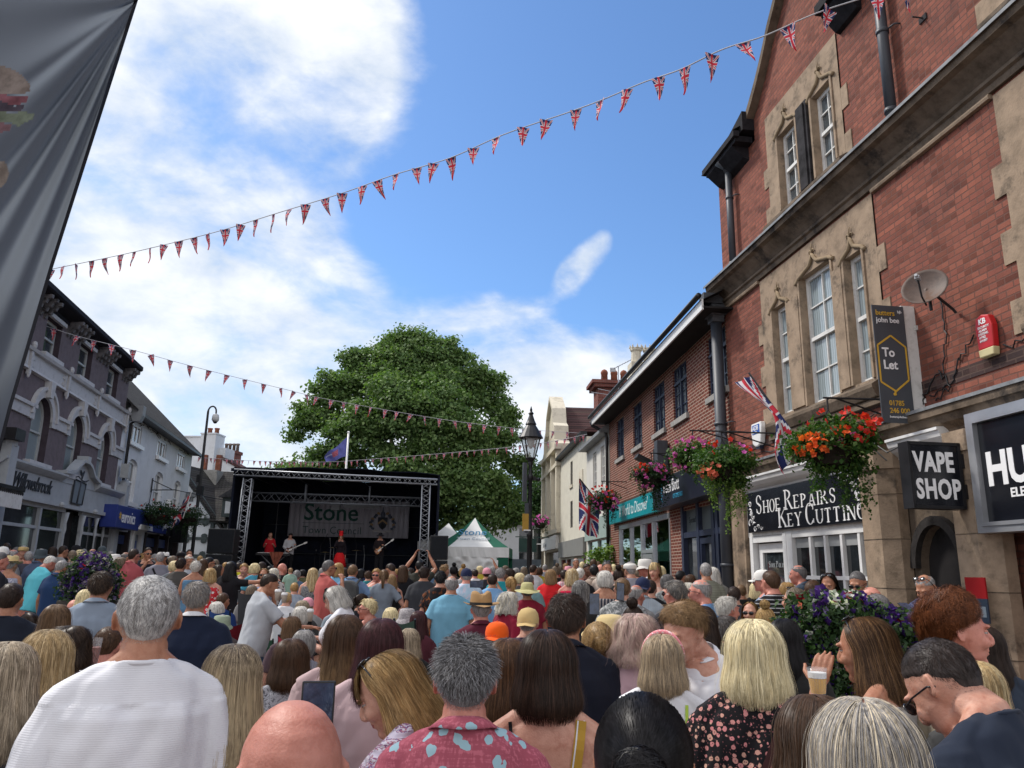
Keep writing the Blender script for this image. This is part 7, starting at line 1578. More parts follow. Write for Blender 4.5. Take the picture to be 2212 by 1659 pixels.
def make_legs(P,kind):
 k=('leg',kind,P['f'],P['heavy'],P['sit'],min(P['lod'] + 1,2))
 if k in CC: return CC[k]
 mb=MB();vr=1 + P['heavy'] * .7;up=Matrix.Translation((0,0,-P['sit'])) if P['sit'] else Matrix.Identity(4);mb.T=up
 ring_loft(mb,[(z,cx,cy,hx + .008,hy + .008) for (z,cx,cy,hx,hy) in torso_rings(P['f'],P['heavy']) if z < 1.0],20);mb.T=None
 for s_ in (-1,1):
  h0,kn,an,fd=leg_pts(s_,'sit' if P['sit'] else 'st',P['sit'])
  if kind == 'shorts': mb.tube([h0 + Vector((0,0,.03)),h0 + (kn - h0) * .4,h0 + (kn - h0) * .75],[.10 * vr,.10 * vr,.092 * vr],12)
  elif kind == 'hotpants': mb.tube([h0 + Vector((0,0,.03)),h0 + (kn - h0) * .32],[.103,.108],12)
  else: mb.tube([h0 + Vector((0,0,.03)),h0 + (kn - h0) * .4,kn,kn + (an - kn) * .5,kn + (an - kn) * .95],[.10 * vr,.092 * vr,.072,.065,.062],12)
 me=voxel(mb,.014 if k[-1] > 1 else .011,2,'trousers');wrinkle(me,.004,5);me.materials.append(None);CC[k]=me;return me
def make_shoes(P):
 k=('shoe',P['sit'])
 if k in CC: return CC[k]
 r=[]
 for s_ in (-1,1):
  mb=MB();h0,kn,an,fd=leg_pts(s_,'sit' if P['sit'] else 'st',P['sit']);fd=fd.normalized();b0=Vector((an.x,an.y,.04))
  rot=Matrix.Rotation(-math.atan2(fd.x,fd.y),3,'Z');mb.ell(b0 + fd * .045,(.045,.135,.038),12,rot=rot);mb.ell(b0 - fd * .03 + Vector((0,0,.03)),(.042,.055,.045),10,rot=rot)
  me=voxel(mb,.012,1,'shoe');co=coords(me);co[:,2]=np.maximum(co[:,2],.003);setco(me,co);me.materials.append(None);r.append(me)
 CC[k]=r;return r
# ---- hair (in head space)
HCN=np.array([0,-.014,.022]);HR=np.array([.0765,.098,.096])
def dirv(a,ph):
 """a: azimuth, 0 at the back, + to the right; ph: from the crown"""
 return np.stack([np.sin(ph) * np.sin(a),-np.sin(ph) * np.cos(a),np.cos(ph)],-1)
def scalp(a,ph,th=0.0):
 d=dirv(a,ph);P=HCN + d * (HR + np.asarray(th)[...,None] if np.ndim(th) else HR + th)
 lo=np.clip(-d[...,2],0,1) * (np.cos(a) > -.2);P[...,2] -= lo * .052 * np.clip(np.cos(a) * 1.6,0,1);P[...,1] += lo * .012;P[...,0] *= 1 - lo * .18;return P
def hairline(a):
 a=np.abs(a);return np.interp(a,np.radians([0,40,70,90,105,125,150,180]),np.radians([122,120,110,92,82,74,62,56]))
def ribbons(P3,width,nrm_c,taper=True):
 """P3 (N,S,3) -> verts, quads"""
 N_,S_,_=P3.shape;T=np.gradient(P3,axis=1);c=np.array(nrm_c);O=P3 - c;O[:,:,2] *= .35
 sd=np.cross(T,O);L_=np.linalg.norm(sd,axis=2,keepdims=True);sd=sd / np.maximum(L_,1e-9)
 wd=width * (1 - .65 * np.linspace(0,1,S_) ** 2)[None,:,None] if taper else width
 if np.ndim(width) == 1: wd=width[:,None,None] * (1 - .6 * np.linspace(0,1,S_) ** 2)[None,:,None]
 V=np.stack([P3 - sd * wd * .5,P3 + sd * wd * .5],2).reshape(-1,3);b=(np.arange(N_) * S_ * 2)[:,None] + (np.arange(S_ - 1) * 2)[None,:];b=b.ravel()
 return V,np.stack([b,b + 1,b + 3,b + 2],1)
HK={}
def shell_grid(F,na,nt,a0,a1,closed=False):
 A_,T_=np.meshgrid(np.linspace(a0,a1,na),np.linspace(0,1,nt),indexing='ij');V=F(A_.ravel(),T_.ravel());Q=[]
 idx=np.arange(na * nt).reshape(na,nt);q=np.stack([idx[:-1,:-1].ravel(),idx[1:,:-1].ravel(),idx[1:,1:].ravel(),idx[:-1,1:].ravel()],1);return V,q
def long_path(af,t,L_,thick,fl,part=1.0,neckin=0.0):
 """strand that leaves the parting, runs over the skull and falls; af final azimuth (+-115 deg), t 0..1"""
 x=np.clip(np.abs(af) / R(118),0,1);root=dirv(np.where(x > .02,np.sign(af) * R(178),0.0),0.0 * af + 1e-3);yfront=.055 * x ** 1.2 * part
 rt=np.stack([0.004 * np.sign(af),-.03 + yfront * 1.6,.1 + 0 * af],-1);rt /= np.linalg.norm(rt,axis=-1,keepdims=True)
 eq=dirv(af,0 * af + R(97));tot=.135 + L_;th_=np.clip(t * tot / .135,0,1)
 ang=np.arccos(np.clip((rt * eq).sum(-1),-1,1));sa=np.sin(ang) + 1e-6
 d=(np.sin((1 - th_) * ang) / sa)[...,None] * rt + (np.sin(th_ * ang) / sa)[...,None] * eq
 thk=thick * (np.sin(th_ * math.pi * .5) ** .8 * .75 + .25);P_=HCN + d * (HR + thk[...,None])
 drop=np.maximum(t * tot - .135,0.0);r_=drop / max(L_,1e-3)
 out_=np.stack([np.sin(af),-np.cos(af),0 * af],-1)
 P_=P_ + out_ * ((fl * np.sin(r_ * 2.2) * drop - neckin * r_ ** 2)[...,None]);P_[...,2] -= drop;return P_
def make_hair(style,lod):
 k=(style,lod)
 if k in HK: return HK[k]
 rs=np.random.RandomState(abs(hash(style)) % 1 + len(style) * 13 + lod);n={0: 8500,1: 2000,2: 460}[lod];wd={0: .0012,1: .0028,2: .0062}[lod];Vs,Qs=[],[];off=0
 def push(V,Q):
  nonlocal off
  Vs.append(V);Qs.append(Q + off);off += len(V)
 base=style.split('_')[0]
 if base in ('short','buzz','wavy','curly','fringe','spiky','crop'):
  lift=dict(short=.008,buzz=.003,wavy=.014,curly=.038,fringe=.004,spiky=.011,crop=.018)[base];ln=dict(short=.015,buzz=.007,wavy=.038,curly=.03,fringe=.009,spiky=.022,crop=.045)[base]
  hl=lambda a: hairline(a) if base != 'fringe' else hairline(a)
  def F(a,t):
   ph=t * hl(a);th=lift * .6 * np.sin(np.clip((1 - t) * 2.6,0,1.57)) + .0012 - .010 * np.clip((t - .80) / .2,0,1) ** 1.5 * (base not in ('curly','crop'))
   if base in ('curly','wavy'): th=th * (.8 if base == 'curly' else 1) + lift * .22 * np.sin(a * 9 + ph * 14) * np.sin(ph * 17 + a * 3)
   if base == 'fringe': th=np.where((ph < R(58)) & (np.abs(a) > R(0)),-.004,th)
   return scalp(a,ph,th)
  V,Q=shell_grid(F,64,22,-math.pi,math.pi);push(V,Q)
  n=int(n * (1.5 if base == 'curly' else 1.25))
  a=rs.uniform(-math.pi,math.pi,n * 2);u=rs.rand(n * 2);h=hl(a);ph=np.arccos(1 - u * (1 - np.cos(h)))
  if base == 'fringe': kp=ph > R(56) ;a,ph,h=a[kp],ph[kp],h[kp]
  a,ph,h=a[:n],ph[:n],h[:n];S_=4 if lod else 5;t=np.linspace(0,1,S_)[None,:]
  edge=np.clip((h - ph) / R(42),0.12,1);L_=ln * edge * rs.uniform(.6,1.2,len(a))
  top=np.clip(1 - ph / R(60),0,1);front=np.cos(a) < -.2
  da=rs.normal(size=len(a)) * (.25 if base in ('short','buzz','fringe') else .5) + (.5 * np.sin(a * 3 + ph * 6) if base in ('wavy','crop','short') else 0)
  if base == 'spiky': rise=1.0
  else: rise={'short': .22,'buzz': .5,'wavy': .4,'curly': .9,'fringe': .5,'crop': .35}[base]
  dph=np.where(front & (top > 0),1.0,1.0)
  PH=ph[:,None] + (L_ / .095 * dph)[:,None] * t;AA=a[:,None] + (da * L_ / .08)[:,None] * t / np.maximum(np.sin(ph),.25)[:,None]
  TH=lift * .55 * edge[:,None] + (L_ * rise)[:,None] * t * (1.0 if base == 'spiky' else np.sin(t * 1.6)) * (.8 + .4 * rs.rand(len(a)) + (0 if base == 'spiky' else 1.1) * (rs.rand(len(a)) < .04))[:,None]
  if base == 'curly':
   c_=rs.uniform(0,6.3,(len(a),1));S2=np.sin(a * 8 + ph * 11)[:,None] * .25 + .8;AA=AA + .13 * np.sin(t * 8 + c_);PH=ph[:,None] + .13 * np.cos(t * 8 + c_);TH=lift * rs.uniform(.45,1.2,(len(a),1)) * S2 * np.sqrt(edge)[:,None] + .008 * np.sin(t * 6 + c_)
  P3=scalp(AA,PH,TH);V,Q=ribbons(P3,wd * (.8 if base == 'buzz' else 1.15) * np.clip(edge * 1.6,.3,1),HCN);push(V,Q)
 else:
  L_=dict(long=.19,vlong=.28,bob=.065,lob=.125,shag=.10,pixie=.02,pony=.0,bun=.0,updo=.0)[base]
  if base in ('pony','bun','updo'):
   def F(a,t):
    h=hairline(a);tie=R(88 if base == 'bun' else 62 if base != 'updo' else 25);d0=dirv(a,h * 1.0);d1=dirv(0 * a,0 * a + tie);d=d0 * (1 - t)[...,None] + d1 * t[...,None];d /= np.linalg.norm(d,axis=-1,keepdims=True);return HCN + d * (HR + (.007 + .008 * t)[...,None])
   V,Q=shell_grid(F,56,16,-math.pi,math.pi);push(V,Q);a=rs.uniform(-math.pi,math.pi,n);S_=7;t=np.linspace(0,1,S_)[None,:];A_=np.repeat(a[:,None],S_,1);P3=F(A_ + rs.normal(size=(n,1)) * .02 + .03 * np.sin(a * 30)[:,None] * t,np.clip(t * 1.0 + rs.uniform(-.1,.2,(n,1)) * (1 - t),0,1) + 0 * A_)
   P3 += (P3 - HCN) / .09 * (.003 * rs.rand(n,1,1));V,Q=ribbons(P3,wd * 1.2,HCN);push(V,Q)
   tie=np.array(scalp(np.array(0.),np.array(R(88 if base == 'bun' else 62 if base != 'updo' else 25)),.012))
   if base == 'pony':
    m_=n // 2;aa=rs.uniform(0,6.3,m_);rr=np.sqrt(rs.rand(m_)) * .026;t=np.linspace(0,1,8)[None,:]
    sp=np.sin(np.clip(t * 3,0,2.6)) * .9 + .25;P3=np.stack([tie[0] + rr[:,None] * np.cos(aa)[:,None] * sp,tie[1] - .012 - .035 * np.sin(t * 2.2) + rr[:,None] * np.sin(aa)[:,None] * sp,tie[2] + .012 - .25 * t ** 1.25 * rs.uniform(.8,1.05,(m_,1))],-1);V,Q=ribbons(P3,wd * 1.4,tie + np.array([0,.05,-.1]));push(V,Q)
   else:
    c=tie + (np.array([0,-.03,.0]) if base == 'bun' else np.array([0,-.01,.035]));R0=.040;m_=n // 2;t=np.linspace(0,1,7)[None,:]
    g=MB();g.ell(c,(R0 * .92,R0 * .8,R0 * .86),16);Vg=np.array([tuple(v) for v in g.v]);
    ax=rs.normal(size=(m_,3));ax /= np.linalg.norm(ax,axis=1)[:,None];b1=np.cross(ax,rs.normal(size=(m_,3)));b1 /= np.linalg.norm(b1,axis=1)[:,None];b2=np.cross(ax,b1);th=t * 2.4
    P3=c + R0 * (1 + .08 * rs.normal(size=(m_,1,1))) * (b1[:,None,:] * np.cos(th)[...,None] + b2[:,None,:] * np.sin(th)[...,None]) * np.array([1,.85,.92]);V,Q=ribbons(P3,wd * 1.5,c);push(V,Q)
    Qg=np.array([f if len(f) == 4 else (*f,f[2]) for f in g.f]);push(Vg,Qg[[len(set(q)) == 4 for q in Qg.tolist()]])
  else:
   thick=dict(long=.011,vlong=.011,bob=.016,lob=.013,shag=.022,pixie=.020)[base];fl=dict(long=.20,vlong=.17,bob=.12,lob=.24,shag=.25,pixie=0)[base];ni=dict(bob=.018,lob=.01).get(base,0)
   AM=R(102 if base != 'pixie' else 120)
   def F(a,t): return long_path(a,t,L_,thick - .0018,fl,1.0,ni)
   V,Q=shell_grid(F,60,26,-AM,AM);push(V,Q)
   S_={0: 14,1: 9,2: 6}[lod];a=rs.uniform(-AM * 1.03,AM * 1.03,n);t=np.linspace(0,1,S_)[None,:] * (rs.uniform(.80,1.04,(n,1)) + (.07 * np.sin(a * 31) + .05 * np.sin(a * 67 + 1))[:,None]);t=t if base not in ('pixie','shag') else t
   cl=np.sin(a * 17 + 1) * .4 + np.sin(a * 41 + 2) * .35 + np.sin(a * 73) * .3 + np.sin(a * 7.3) * .3;A_=a[:,None] + (.035 * np.sin(a * 19 + 2) + .02 * np.sin(a * 47))[:,None] * np.linspace(0,1,S_)[None,:] + rs.normal(size=(n,1)) * .08 * np.linspace(0,1,S_)[None,:] ** 1.5 + .03 * np.sin(t * 7 + rs.uniform(0,6.3,(n,1))) * t
   if base == 'shag': A_=A_ + .22 * np.sin(a[:,None] * 11 + t * 6)
   P3=long_path(A_,np.clip(t,0,1.1),L_,thick,fl,1.0,ni);o=P3 - HCN;o[...,2]=0;o /= np.linalg.norm(o,axis=-1,keepdims=True) + 1e-6
   jit=(.0022 * rs.normal(size=(n,1)) + .0022 * cl[:,None]) * (.4 + t) * (2.2 if base in ('shag','pixie') else 1) * np.where(rs.rand(n,1) < .05,3.6,1.0) + (.007 * np.sin(t * 14 + a[:,None] * 3) * t if 'wave' in style or base == 'shag' else 0)
   P3=P3 + o * jit[...,None];V,Q=ribbons(P3,wd * 1.25,HCN + np.array([0,.03,-.08]));push(V,Q)
   if 'bangs' in style or base == 'pixie':
    m_=n // 5;x=rs.uniform(-.058,.058,m_);t=np.linspace(0,1,6)[None,:];y=.070 * np.sqrt(np.clip(1 - (x / .075) ** 2,0,1))
    a2=math.pi - x / .075 * .9;ph0=R(30);P3=scalp(a2[:,None] + 0 * t,ph0 + t * R(62 if 'bangs' in style else 40) * rs.uniform(.9,1.05,(m_,1)),.012 + .006 * rs.rand(m_,1) + 0 * t);V,Q=ribbons(P3,wd * 1.3,HCN);push(V,Q)
 V,Q=np.concatenate(Vs),np.concatenate(Qs);me=npmesh('hair',V,Q,(),True);me.materials.append(None);HK[k]=me;return me
# ---- hats, glasses (head space)
def make_hat(kind):
 k=('hat',kind)
 if k in CC: return CC[k]
 b=MB();cz=.055
 def crown(prof,n=28,pinch=0):
  vs,fs=[],[]
  for (r,z,ry) in prof:
   for j in range(n):
    a=2 * math.pi * j / n;x,y=r * math.cos(a),ry * math.sin(a)
    zz=z - pinch * math.exp(-(x / .028) ** 2) * (1 if z > .14 else 0) - (pinch * .6 * math.exp(-((abs(x) - .045) / .02) ** 2) * (y > .03) if z > .13 else 0);vs.append((x,y - .012,zz))
  for i in range(len(prof) - 1):
   for j in range(n): j2=(j + 1) % n;fs.append((i * n + j,i * n + j2,(i + 1) * n + j2,(i + 1) * n + j))
  fs.append(tuple((len(prof) - 1) * n + j for j in range(n)));b.add(vs,fs)
 def brim(r0,r1,z0,droop,n=40,curl=0.0,m=5):
  vs,fs=[],[]
  for i in range(m + 1):
   t=i / m
   for j in range(n): a=2 * math.pi * j / n;r=r0 + (r1 - r0) * t;vs.append((r * .88 * math.cos(a),r * 1.08 * math.sin(a) - .012,z0 - droop * t * t * (.6 + .6 * abs(math.sin(a))) + curl * t * t * abs(math.cos(a)) + .004 * math.sin(a * 3)))
  for i in range(m):
   for j in range(n): j2=(j + 1) % n;fs.append((i * n + j,i * n + j2,(i + 1) * n + j2,(i + 1) * n + j))
  b.add(vs,fs)
 if kind == 'fedora': crown([(.090,.045,.112),(.089,.08,.110),(.084,.13,.102),(.076,.152,.092),(.055,.160,.068),(.02,.158,.03)],pinch=.035);brim(.094,.165,.048,.012,curl=.03);b.mi=1;b.lathe([(.0,0)],3) if 0 else None
 if kind == 'wide': crown([(.092,.035,.114),(.090,.07,.112),(.082,.115,.102),(.06,.135,.076),(.02,.14,.03)]);brim(.094,.20,.04,.045,curl=.02)
 if kind == 'bucket': crown([(.094,.01,.116),(.089,.06,.110),(.080,.105,.100),(.06,.114,.076),(.02,.116,.03)]);brim(.092,.135,.02,.045)
 if kind in ('cap','backcap'):
  crown([(.085,.012,.106),(.086,.045,.108),(.078,.085,.100),(.055,.115,.07),(.02,.127,.03)]);vs,fs=[],[];s_=1 if kind == 'cap' else -1
  for i in range(5):
   for j in range(13): a=math.pi * j / 12;t=i / 4;vs.append((.078 * math.cos(a) * (1 - .08 * t),s_ * (.085 + .075 * t * math.sin(a) ** .6 + .012 * math.sin(a)) - .012,.022 - .018 * t - .012 * abs(math.cos(a)) * 1))
  for i in range(4):
   for j in range(12): a=i * 13 + j;fs.append((a,a + 1,a + 14,a + 13))
  b.add(vs,fs);b.ell((0,-.012,.129),(.008,.008,.005),8)
 if kind == 'flat': crown([(.086,.03,.112),(.094,.055,.122),(.092,.076,.122),(.075,.094,.105),(.03,.103,.05)]);vs=[];b.ell((0,.105,.040),(.06,.045,.008),10)
 if kind == 'band': 
  for i in range(24): pass
  P=[(.088 * math.cos(a),-.006 + .0 * a,.022 + .108 * math.sin(a)) for a in [math.pi * (i / 20) * 1.1 - .16 for i in range(21)]];b.tube(P,.010,8)
 me=bpy.data.meshes.new('hat');me.from_pydata([tuple(v) for v in b.v],[],b.f);me.polygons.foreach_set('use_smooth',[True] * len(b.f));me.materials.append(None)
 CC[k]=me;return me
def make_glasses(up=False):
 k=('gl',up)
 if k in CC: return CC[k]
 b=MB();
 for s_ in (-1,1): b.ell((s_ * .032,.098,.006),(.026,.005,.019),12);b.tube([(s_ * .056,.092,.010),(s_ * .077,.05,.010),(s_ * .083,-.01,.006),(s_ * .082,-.03,-.006)],.0028,5)
 b.tube([(-.012,.101,.01),(.012,.101,.01)],.0035,5)
 o=MB();T_=Matrix.Rotation(R(66),4,'X') @ Matrix.Translation((0,.024,.012)) if up else Matrix.Identity(4);o.T=T_;o.add(b.v,b.f)
 me=bpy.data.meshes.new('sunglasses');me.from_pydata([tuple(v) for v in o.v],[],o.f);me.polygons.foreach_set('use_smooth',[True] * len(o.f));me.materials.append(None);CC[k]=me;return me
def make_eye(s_):
 k=('eye',s_)
 if k in CC: return CC[k]
 b=MB();b.ell((s_ * .030,.0735,.007),(.0120,.0115,.0070),14,0);b.ell((s_ * .030,.0818,.0065),(.0052,.0040,.0052),12,1)
 b.ell((s_ * .030,.0735,.0125),(.0148,.0130,.0062),12,2);b.ell((s_ * .030,.0725,.0012),(.0135,.0118,.0038),12,2)
 me=bpy.data.meshes.new('eye');me.from_pydata([tuple(v) for v in b.v],[],b.f);me.polygons.foreach_set('material_index',b.m);me.polygons.foreach_set('use_smooth',[True] * len(b.f));me.materials.append(EYEW);me.materials.append(EYEI);me.materials.append(None);CC[k]=me;return me
EYEW=M_('eye_white',(.36,.33,.31),.25,.5,.02,20.0);EYEI=M_('iris',(.03,.025,.02),.2,.5,.1,20.0)
def make_brow(s_):
 k=('brow',s_)
 if k in CC: return CC[k]
 b=MB();b.tube([(s_ * .012,.0865,.0235),(s_ * .028,.0880,.0275),(s_ * .046,.0775,.0245)],[.0024,.0030,.0016],6);me=bpy.data.meshes.new('eyebrow');me.from_pydata([tuple(v) for v in b.v],[],b.f);me.materials.append(None);CC[k]=me;return me
def setm(o,*ms):
 for i,m in enumerate(ms):
  if m is not None: o.material_slots[i].link='OBJECT';o.material_slots[i].material=m
def child(name,me,parent,mat,M=None,slot=0):
 o=link(name,me,parent)
 if M is not None: o.matrix_local=M
 if len(o.material_slots) and mat is not None: o.material_slots[slot].link='OBJECT';o.material_slots[slot].material=mat
 return o
DARKG=M_('dark_lens',(.012,.012,.014),.12,.6,.1,5.0)
STRAW=cloth('stripe',(.50,.36,.17),(.38,.25,.11),sc=6.0);
HATM=dict(straw=STRAW,pale=cloth('stripe',(.60,.47,.24),(.46,.34,.15),sc=7.0),tan=cloth('plain',(.33,.20,.09)),khaki=cloth('plain',(.44,.41,.20)),beige=cloth('plain',(.50,.36,.16)),white=cloth('plain',(.68,.66,.62)),navy=cloth('plain',(.015,.022,.06)),black=cloth('plain',(.012,.012,.015)),slate=cloth('plain',(.05,.065,.075)),pink=cloth('plain',(.65,.28,.34)),orange=cloth('plain',(.75,.10,.01)),green=cloth('plain',(.25,.30,.22)),fawn=cloth('plain',(.42,.35,.24)))
BLACKC=cloth('plain',(.010,.010,.012));NAVYC=cloth('plain',(.014,.02,.045));DENIM=cloth('plain',(.06,.10,.17))
BELT=M_('black_band',(.012,.012,.012),.6,.3,.1,5.0)
PEOPLE=[]
def person(u,v,d,rel,label,hair,top,skin='fair',f=False,heavy=0.0,al='down',ar='down',hy=0,hp=0,sit=False,lean=0,hat=None,glasses=None,legs=('trousers',None),lod=None,side=0.0,stand=None,face=None,group=None,ln=True,kid=None,roll=0.0):
 """place a person so that the crown of the head is at picture point (u, v) at depth d"""
 d=d * (1.13 if d < 14 else 1.13 - .13 * min(1,(d - 14) / 8)) if group != 'band on the stage' else d;lod=lod if lod is not None else (0 if d < 3.9 else 1 if d < 8.5 else 2);p=at(u,v,d);g0=gz(d);H=p.z - g0
 hatup={None: 0,'fedora': .045,'wide': .03,'bucket': .005,'cap': .012,'backcap': .012,'flat': .0,'band': .0}[hat[0] if hat else None];hu={'curly': .035,'spiky': .02,'crop': .022,'wavy': .012,'short': .008,'updo': .05,'shag': .015}.get(hair[0].split('_')[0] if hair else '',.006)
 P=dict(f=f,heavy=heavy,al=al,ar=ar,hy=hy,hp=hp,sit=0.0,lean=lean,lod=lod)
 hat_h=max(hatup,hu)
 if sit:
  sc=.98;dr=max(.3,min(.72,1.75 + hat_h - H / sc));P['sit']=round(dr * 8) / 8 if lod else round(dr,2)
 me,HMw,up=make_body(P);crown=HMw @ Vector((0,-.014,.118 + hat_h));
 sc=H / crown.z
 yaw=R(rel) + math.atan2(-p.x,p.y)
 root=link('person',me);root['_h']=round(H,2)
 off=Matrix.Rotation(yaw,4,'Z') @ Vector((crown.x * sc,crown.y * sc,0));root.location=(p.x - off.x,p.y - off.y,g0);root.rotation_euler=(0,0,yaw);
 if kid or sc < .80: sx=sc * (1.12 if sc < .8 else 1)
 sxy=min(max(sc,.86),.99) if not kid and sc > .72 else sc
 root.scale=(sxy,sxy,sc);sk=SKIN[skin];setm(root,sk,LIPS if f else sk)
 off=Matrix.Rotation(yaw,4,'Z') @ Vector((crown.x * sxy,crown.y * sxy,0));root.location=(p.x - off.x,p.y - off.y,g0)
 tag(root,label,'person',group or 'festival crowd watching the stage')
 PEOPLE.append((root,H,sc,d,label))
 hm=None
 if hair:
  hm=hair[1] if not isinstance(hair[1],str) else hairmat(HC[hair[1]],*(hair[2:] or ()))
  if hair[0] != 'bald': child('hair',make_hair(hair[0],lod),root,hm,HMw)
 kind,tm=top
 if isinstance(tm,tuple): tm=cloth('plain',tm)
 sh=child('shirt' if kind != 'dress' else 'dress',make_top(P,kind),root,tm)
 lm=legs[1] or DENIM
 if isinstance(lm,tuple): lm=cloth('plain',lm)
 if kind != 'dress' or P['sit']: child(legs[0] if legs[0] != 'hotpants' else 'shorts',make_legs(P,legs[0]),root,lm)
 for m_ in make_shoes(P): child('shoe',m_,root,BLACKC)
 if kind == 'tee' and lod < 2:
  k=('nb',f,P['sit'],lean)
  if k not in CC:
   b=MB();b.T=up;rx,ry=(.066,.058) if f else (.074,.063);pts=[]
   for i in range(33): a=2 * math.pi * i / 32;y=-.032 + ry * math.sin(a);pts.append((rx * math.cos(a),y,1.472 + max(-.07,min(.05,-(y + .035))) * .38 + .004))
   b.tube(pts,.0065,6,cap=False);mm=bpy.data.meshes.new('neckband');mm.from_pydata([tuple(v) for v in b.v],[],b.f);mm.polygons.foreach_set('use_smooth',[True] * len(b.f));mm.materials.append(None);CC[k]=mm
  child('neckband',CC[k],sh,tm)
 if kind == 'polo' or kind == 'jacket':
  k=('collar',P['sit'],lean)
  if k not in CC:
   b=MB();b.T=up;P_=[]
   vs,fs=[],[];n_=24
   for i in range(4):
    for j in range(n_): a=-math.pi / 2 + R(148) * (2 * j / (n_ - 1) - 1);t=i / 3;y=-.032 + (.060 + .024 * t) * math.sin(a);vs.append(((.068 + .024 * t) * math.cos(a),y,1.478 + max(-.07,min(.05,-(y + .035))) * .38 + .026 * (1 - t) ** .7 * (.5 + .5 * math.sin(-a)) + .004))
   for i in range(3):
    for j in range(n_ - 1): a=i * n_ + j;fs.append((a,a + 1,a + n_ + 1,a + n_))
   b.add(vs,fs);mm=bpy.data.meshes.new('collar');mm.from_pydata([tuple(v) for v in b.v],[],b.f);mm.polygons.foreach_set('use_smooth',[True] * len(b.f));mm.materials.append(None);CC[k]=mm
  o=child('collar',CC[k],sh,tm)
  if lod == 0: s_=o.modifiers.new('s','SOLIDIFY');s_.thickness=.003
 if hat:
  ho=child('hat' if hat[0] != 'band' else 'headband',make_hat(hat[0]),root,HATM[hat[1]] if isinstance(hat[1],str) else hat[1],HMw)
  if hat[0] == 'fedora':
   if ('hb',) not in CC:
    b=MB();n_=28;vs=[];fs=[]
    for z_,ex in ((.046,.0935),(.070,.0915)):
     for j in range(n_): a=2 * math.pi * j / n_;vs.append((ex * math.cos(a),ex * 1.245 * math.sin(a) - .012,z_))
    for j in range(n_): fs.append((j,(j + 1) % n_,n_ + (j + 1) % n_,n_ + j))
    mm=bpy.data.meshes.new('hat_band');mm.from_pydata(vs,[],fs);mm.materials.append(None);CC[('hb',)]=mm
   child('hat_band',CC[('hb',)],ho,BELT)
 if glasses: child('sunglasses',make_glasses(glasses == 'up'),root,DARKG,HMw)
 fr=(rel + hy) % 360
 if (face if face is not None else (d < 14 and 50 < fr < 310)) and glasses is not True:
  for s_ in (-1,1):
   e_=child('eye',make_eye(s_),root,None,HMw);e_.material_slots[2].link='OBJECT';e_.material_slots[2].material=sk
   if d < 9: child('eyebrow',make_brow(s_),root,hm or hairmat(HC['dark']),HMw)
 root['_s']=(sxy,sc);return root,HMw,up,P
def hand_pos(pr,right=True):
 root,HMw,up,P=pr;sh,e,w,h=arm_path(P['ar'] if right else P['al'],1 if right else -1,P['f']);bpy.context.view_layer.update();M=Matrix.Translation(root.location) @ root.rotation_euler.to_matrix().to_4x4() @ Matrix.Diagonal((*root.scale,1));return M @ (up @ (w + h * .07)),root.rotation_euler.z
def phone(pos,rz,label,tilt=0.0,roll=0):
 b=MB();b.box(-.038,.038,-.004,.004,-.078,.078);o=b.build('phone',BLACKM,None,bevel=.003);b=MB();b.quad((-.034,-.0045,-.073),(.034,-.0045,-.073),(.034,-.0045,.073),(-.034,-.0045,.073));b.build('screen',GLS,o,recalc=False)
 o.location=pos;o.rotation_euler=(tilt,roll,rz);tag(o,label,'phone');return o
GLS=M_('phone_screen_glass',(.03,.045,.08),.1,.6,.5,14.0)
BEER=M_('beer',(.62,.33,.03),.2,.5,.1,10.0);m,n=newmat('clear_plastic');n.n('ShaderNodeOutputMaterial',None,Surface=n.n('ShaderNodeMixShader',None,i0=.10,i1=n.n('ShaderNodeBsdfTransparent').outputs[0],i2=n.n('ShaderNodeBsdfPrincipled',None,Base_Color=(.8,.82,.85),Roughness=.1).outputs[0]).outputs[0]);CPL=m
def cup(pos,label,fill=BEER,h=.13,r=.042,coffee=False,level=.7):
 if coffee:
  b=MB();b.lathe([(r * .72,-h / 2),(r,h / 2 - .01),(r,h / 2)],16);o=b.build('coffee_cup',M_('kraft_cup',(.42,.36,.30),.7,.2,.05,8.0),None,loc=pos,smooth=True);b=MB();b.lathe([(r * 1.06,h / 2 - .008),(r * 1.06,h / 2 + .004),(r * .9,h / 2 + .014),(r * .85,h / 2 + .016)],16);b.build('lid',WHITE2,o,smooth=True)
 else:
  b=MB();vs,fs=[],[];n_=20
  for (rr,z) in [(r * .72,-h / 2),(r,h / 2),(r * .96,h / 2),(r * .70,-h / 2 + .004)]:
   for j in range(n_): a=2 * math.pi * j / n_;vs.append((rr * math.cos(a),rr * math.sin(a),z))
  for i in range(3):
   for j in range(n_): j2=(j + 1) % n_;fs.append((i * n_ + j,i * n_ + j2,(i + 1) * n_ + j2,(i + 1) * n_ + j))
  b.add(vs,fs);o=b.build('plastic_cup',CPL,None,loc=pos,smooth=True)
  b=MB();b.lathe([(r * .70,-h / 2 + .006),(r * (.70 + .26 * level),-h / 2 + h * level)],18);b.build('drink',fill,o,smooth=False)
  if fill is BEER: b=MB();b.lathe([(r * (.70 + .26 * level),-h / 2 + h * level + .001),(r * (.72 + .26 * level),-h / 2 + h * level + .016)],18);b.build('foam',WHITE2,o)
 tag(o,label,'cup');return o
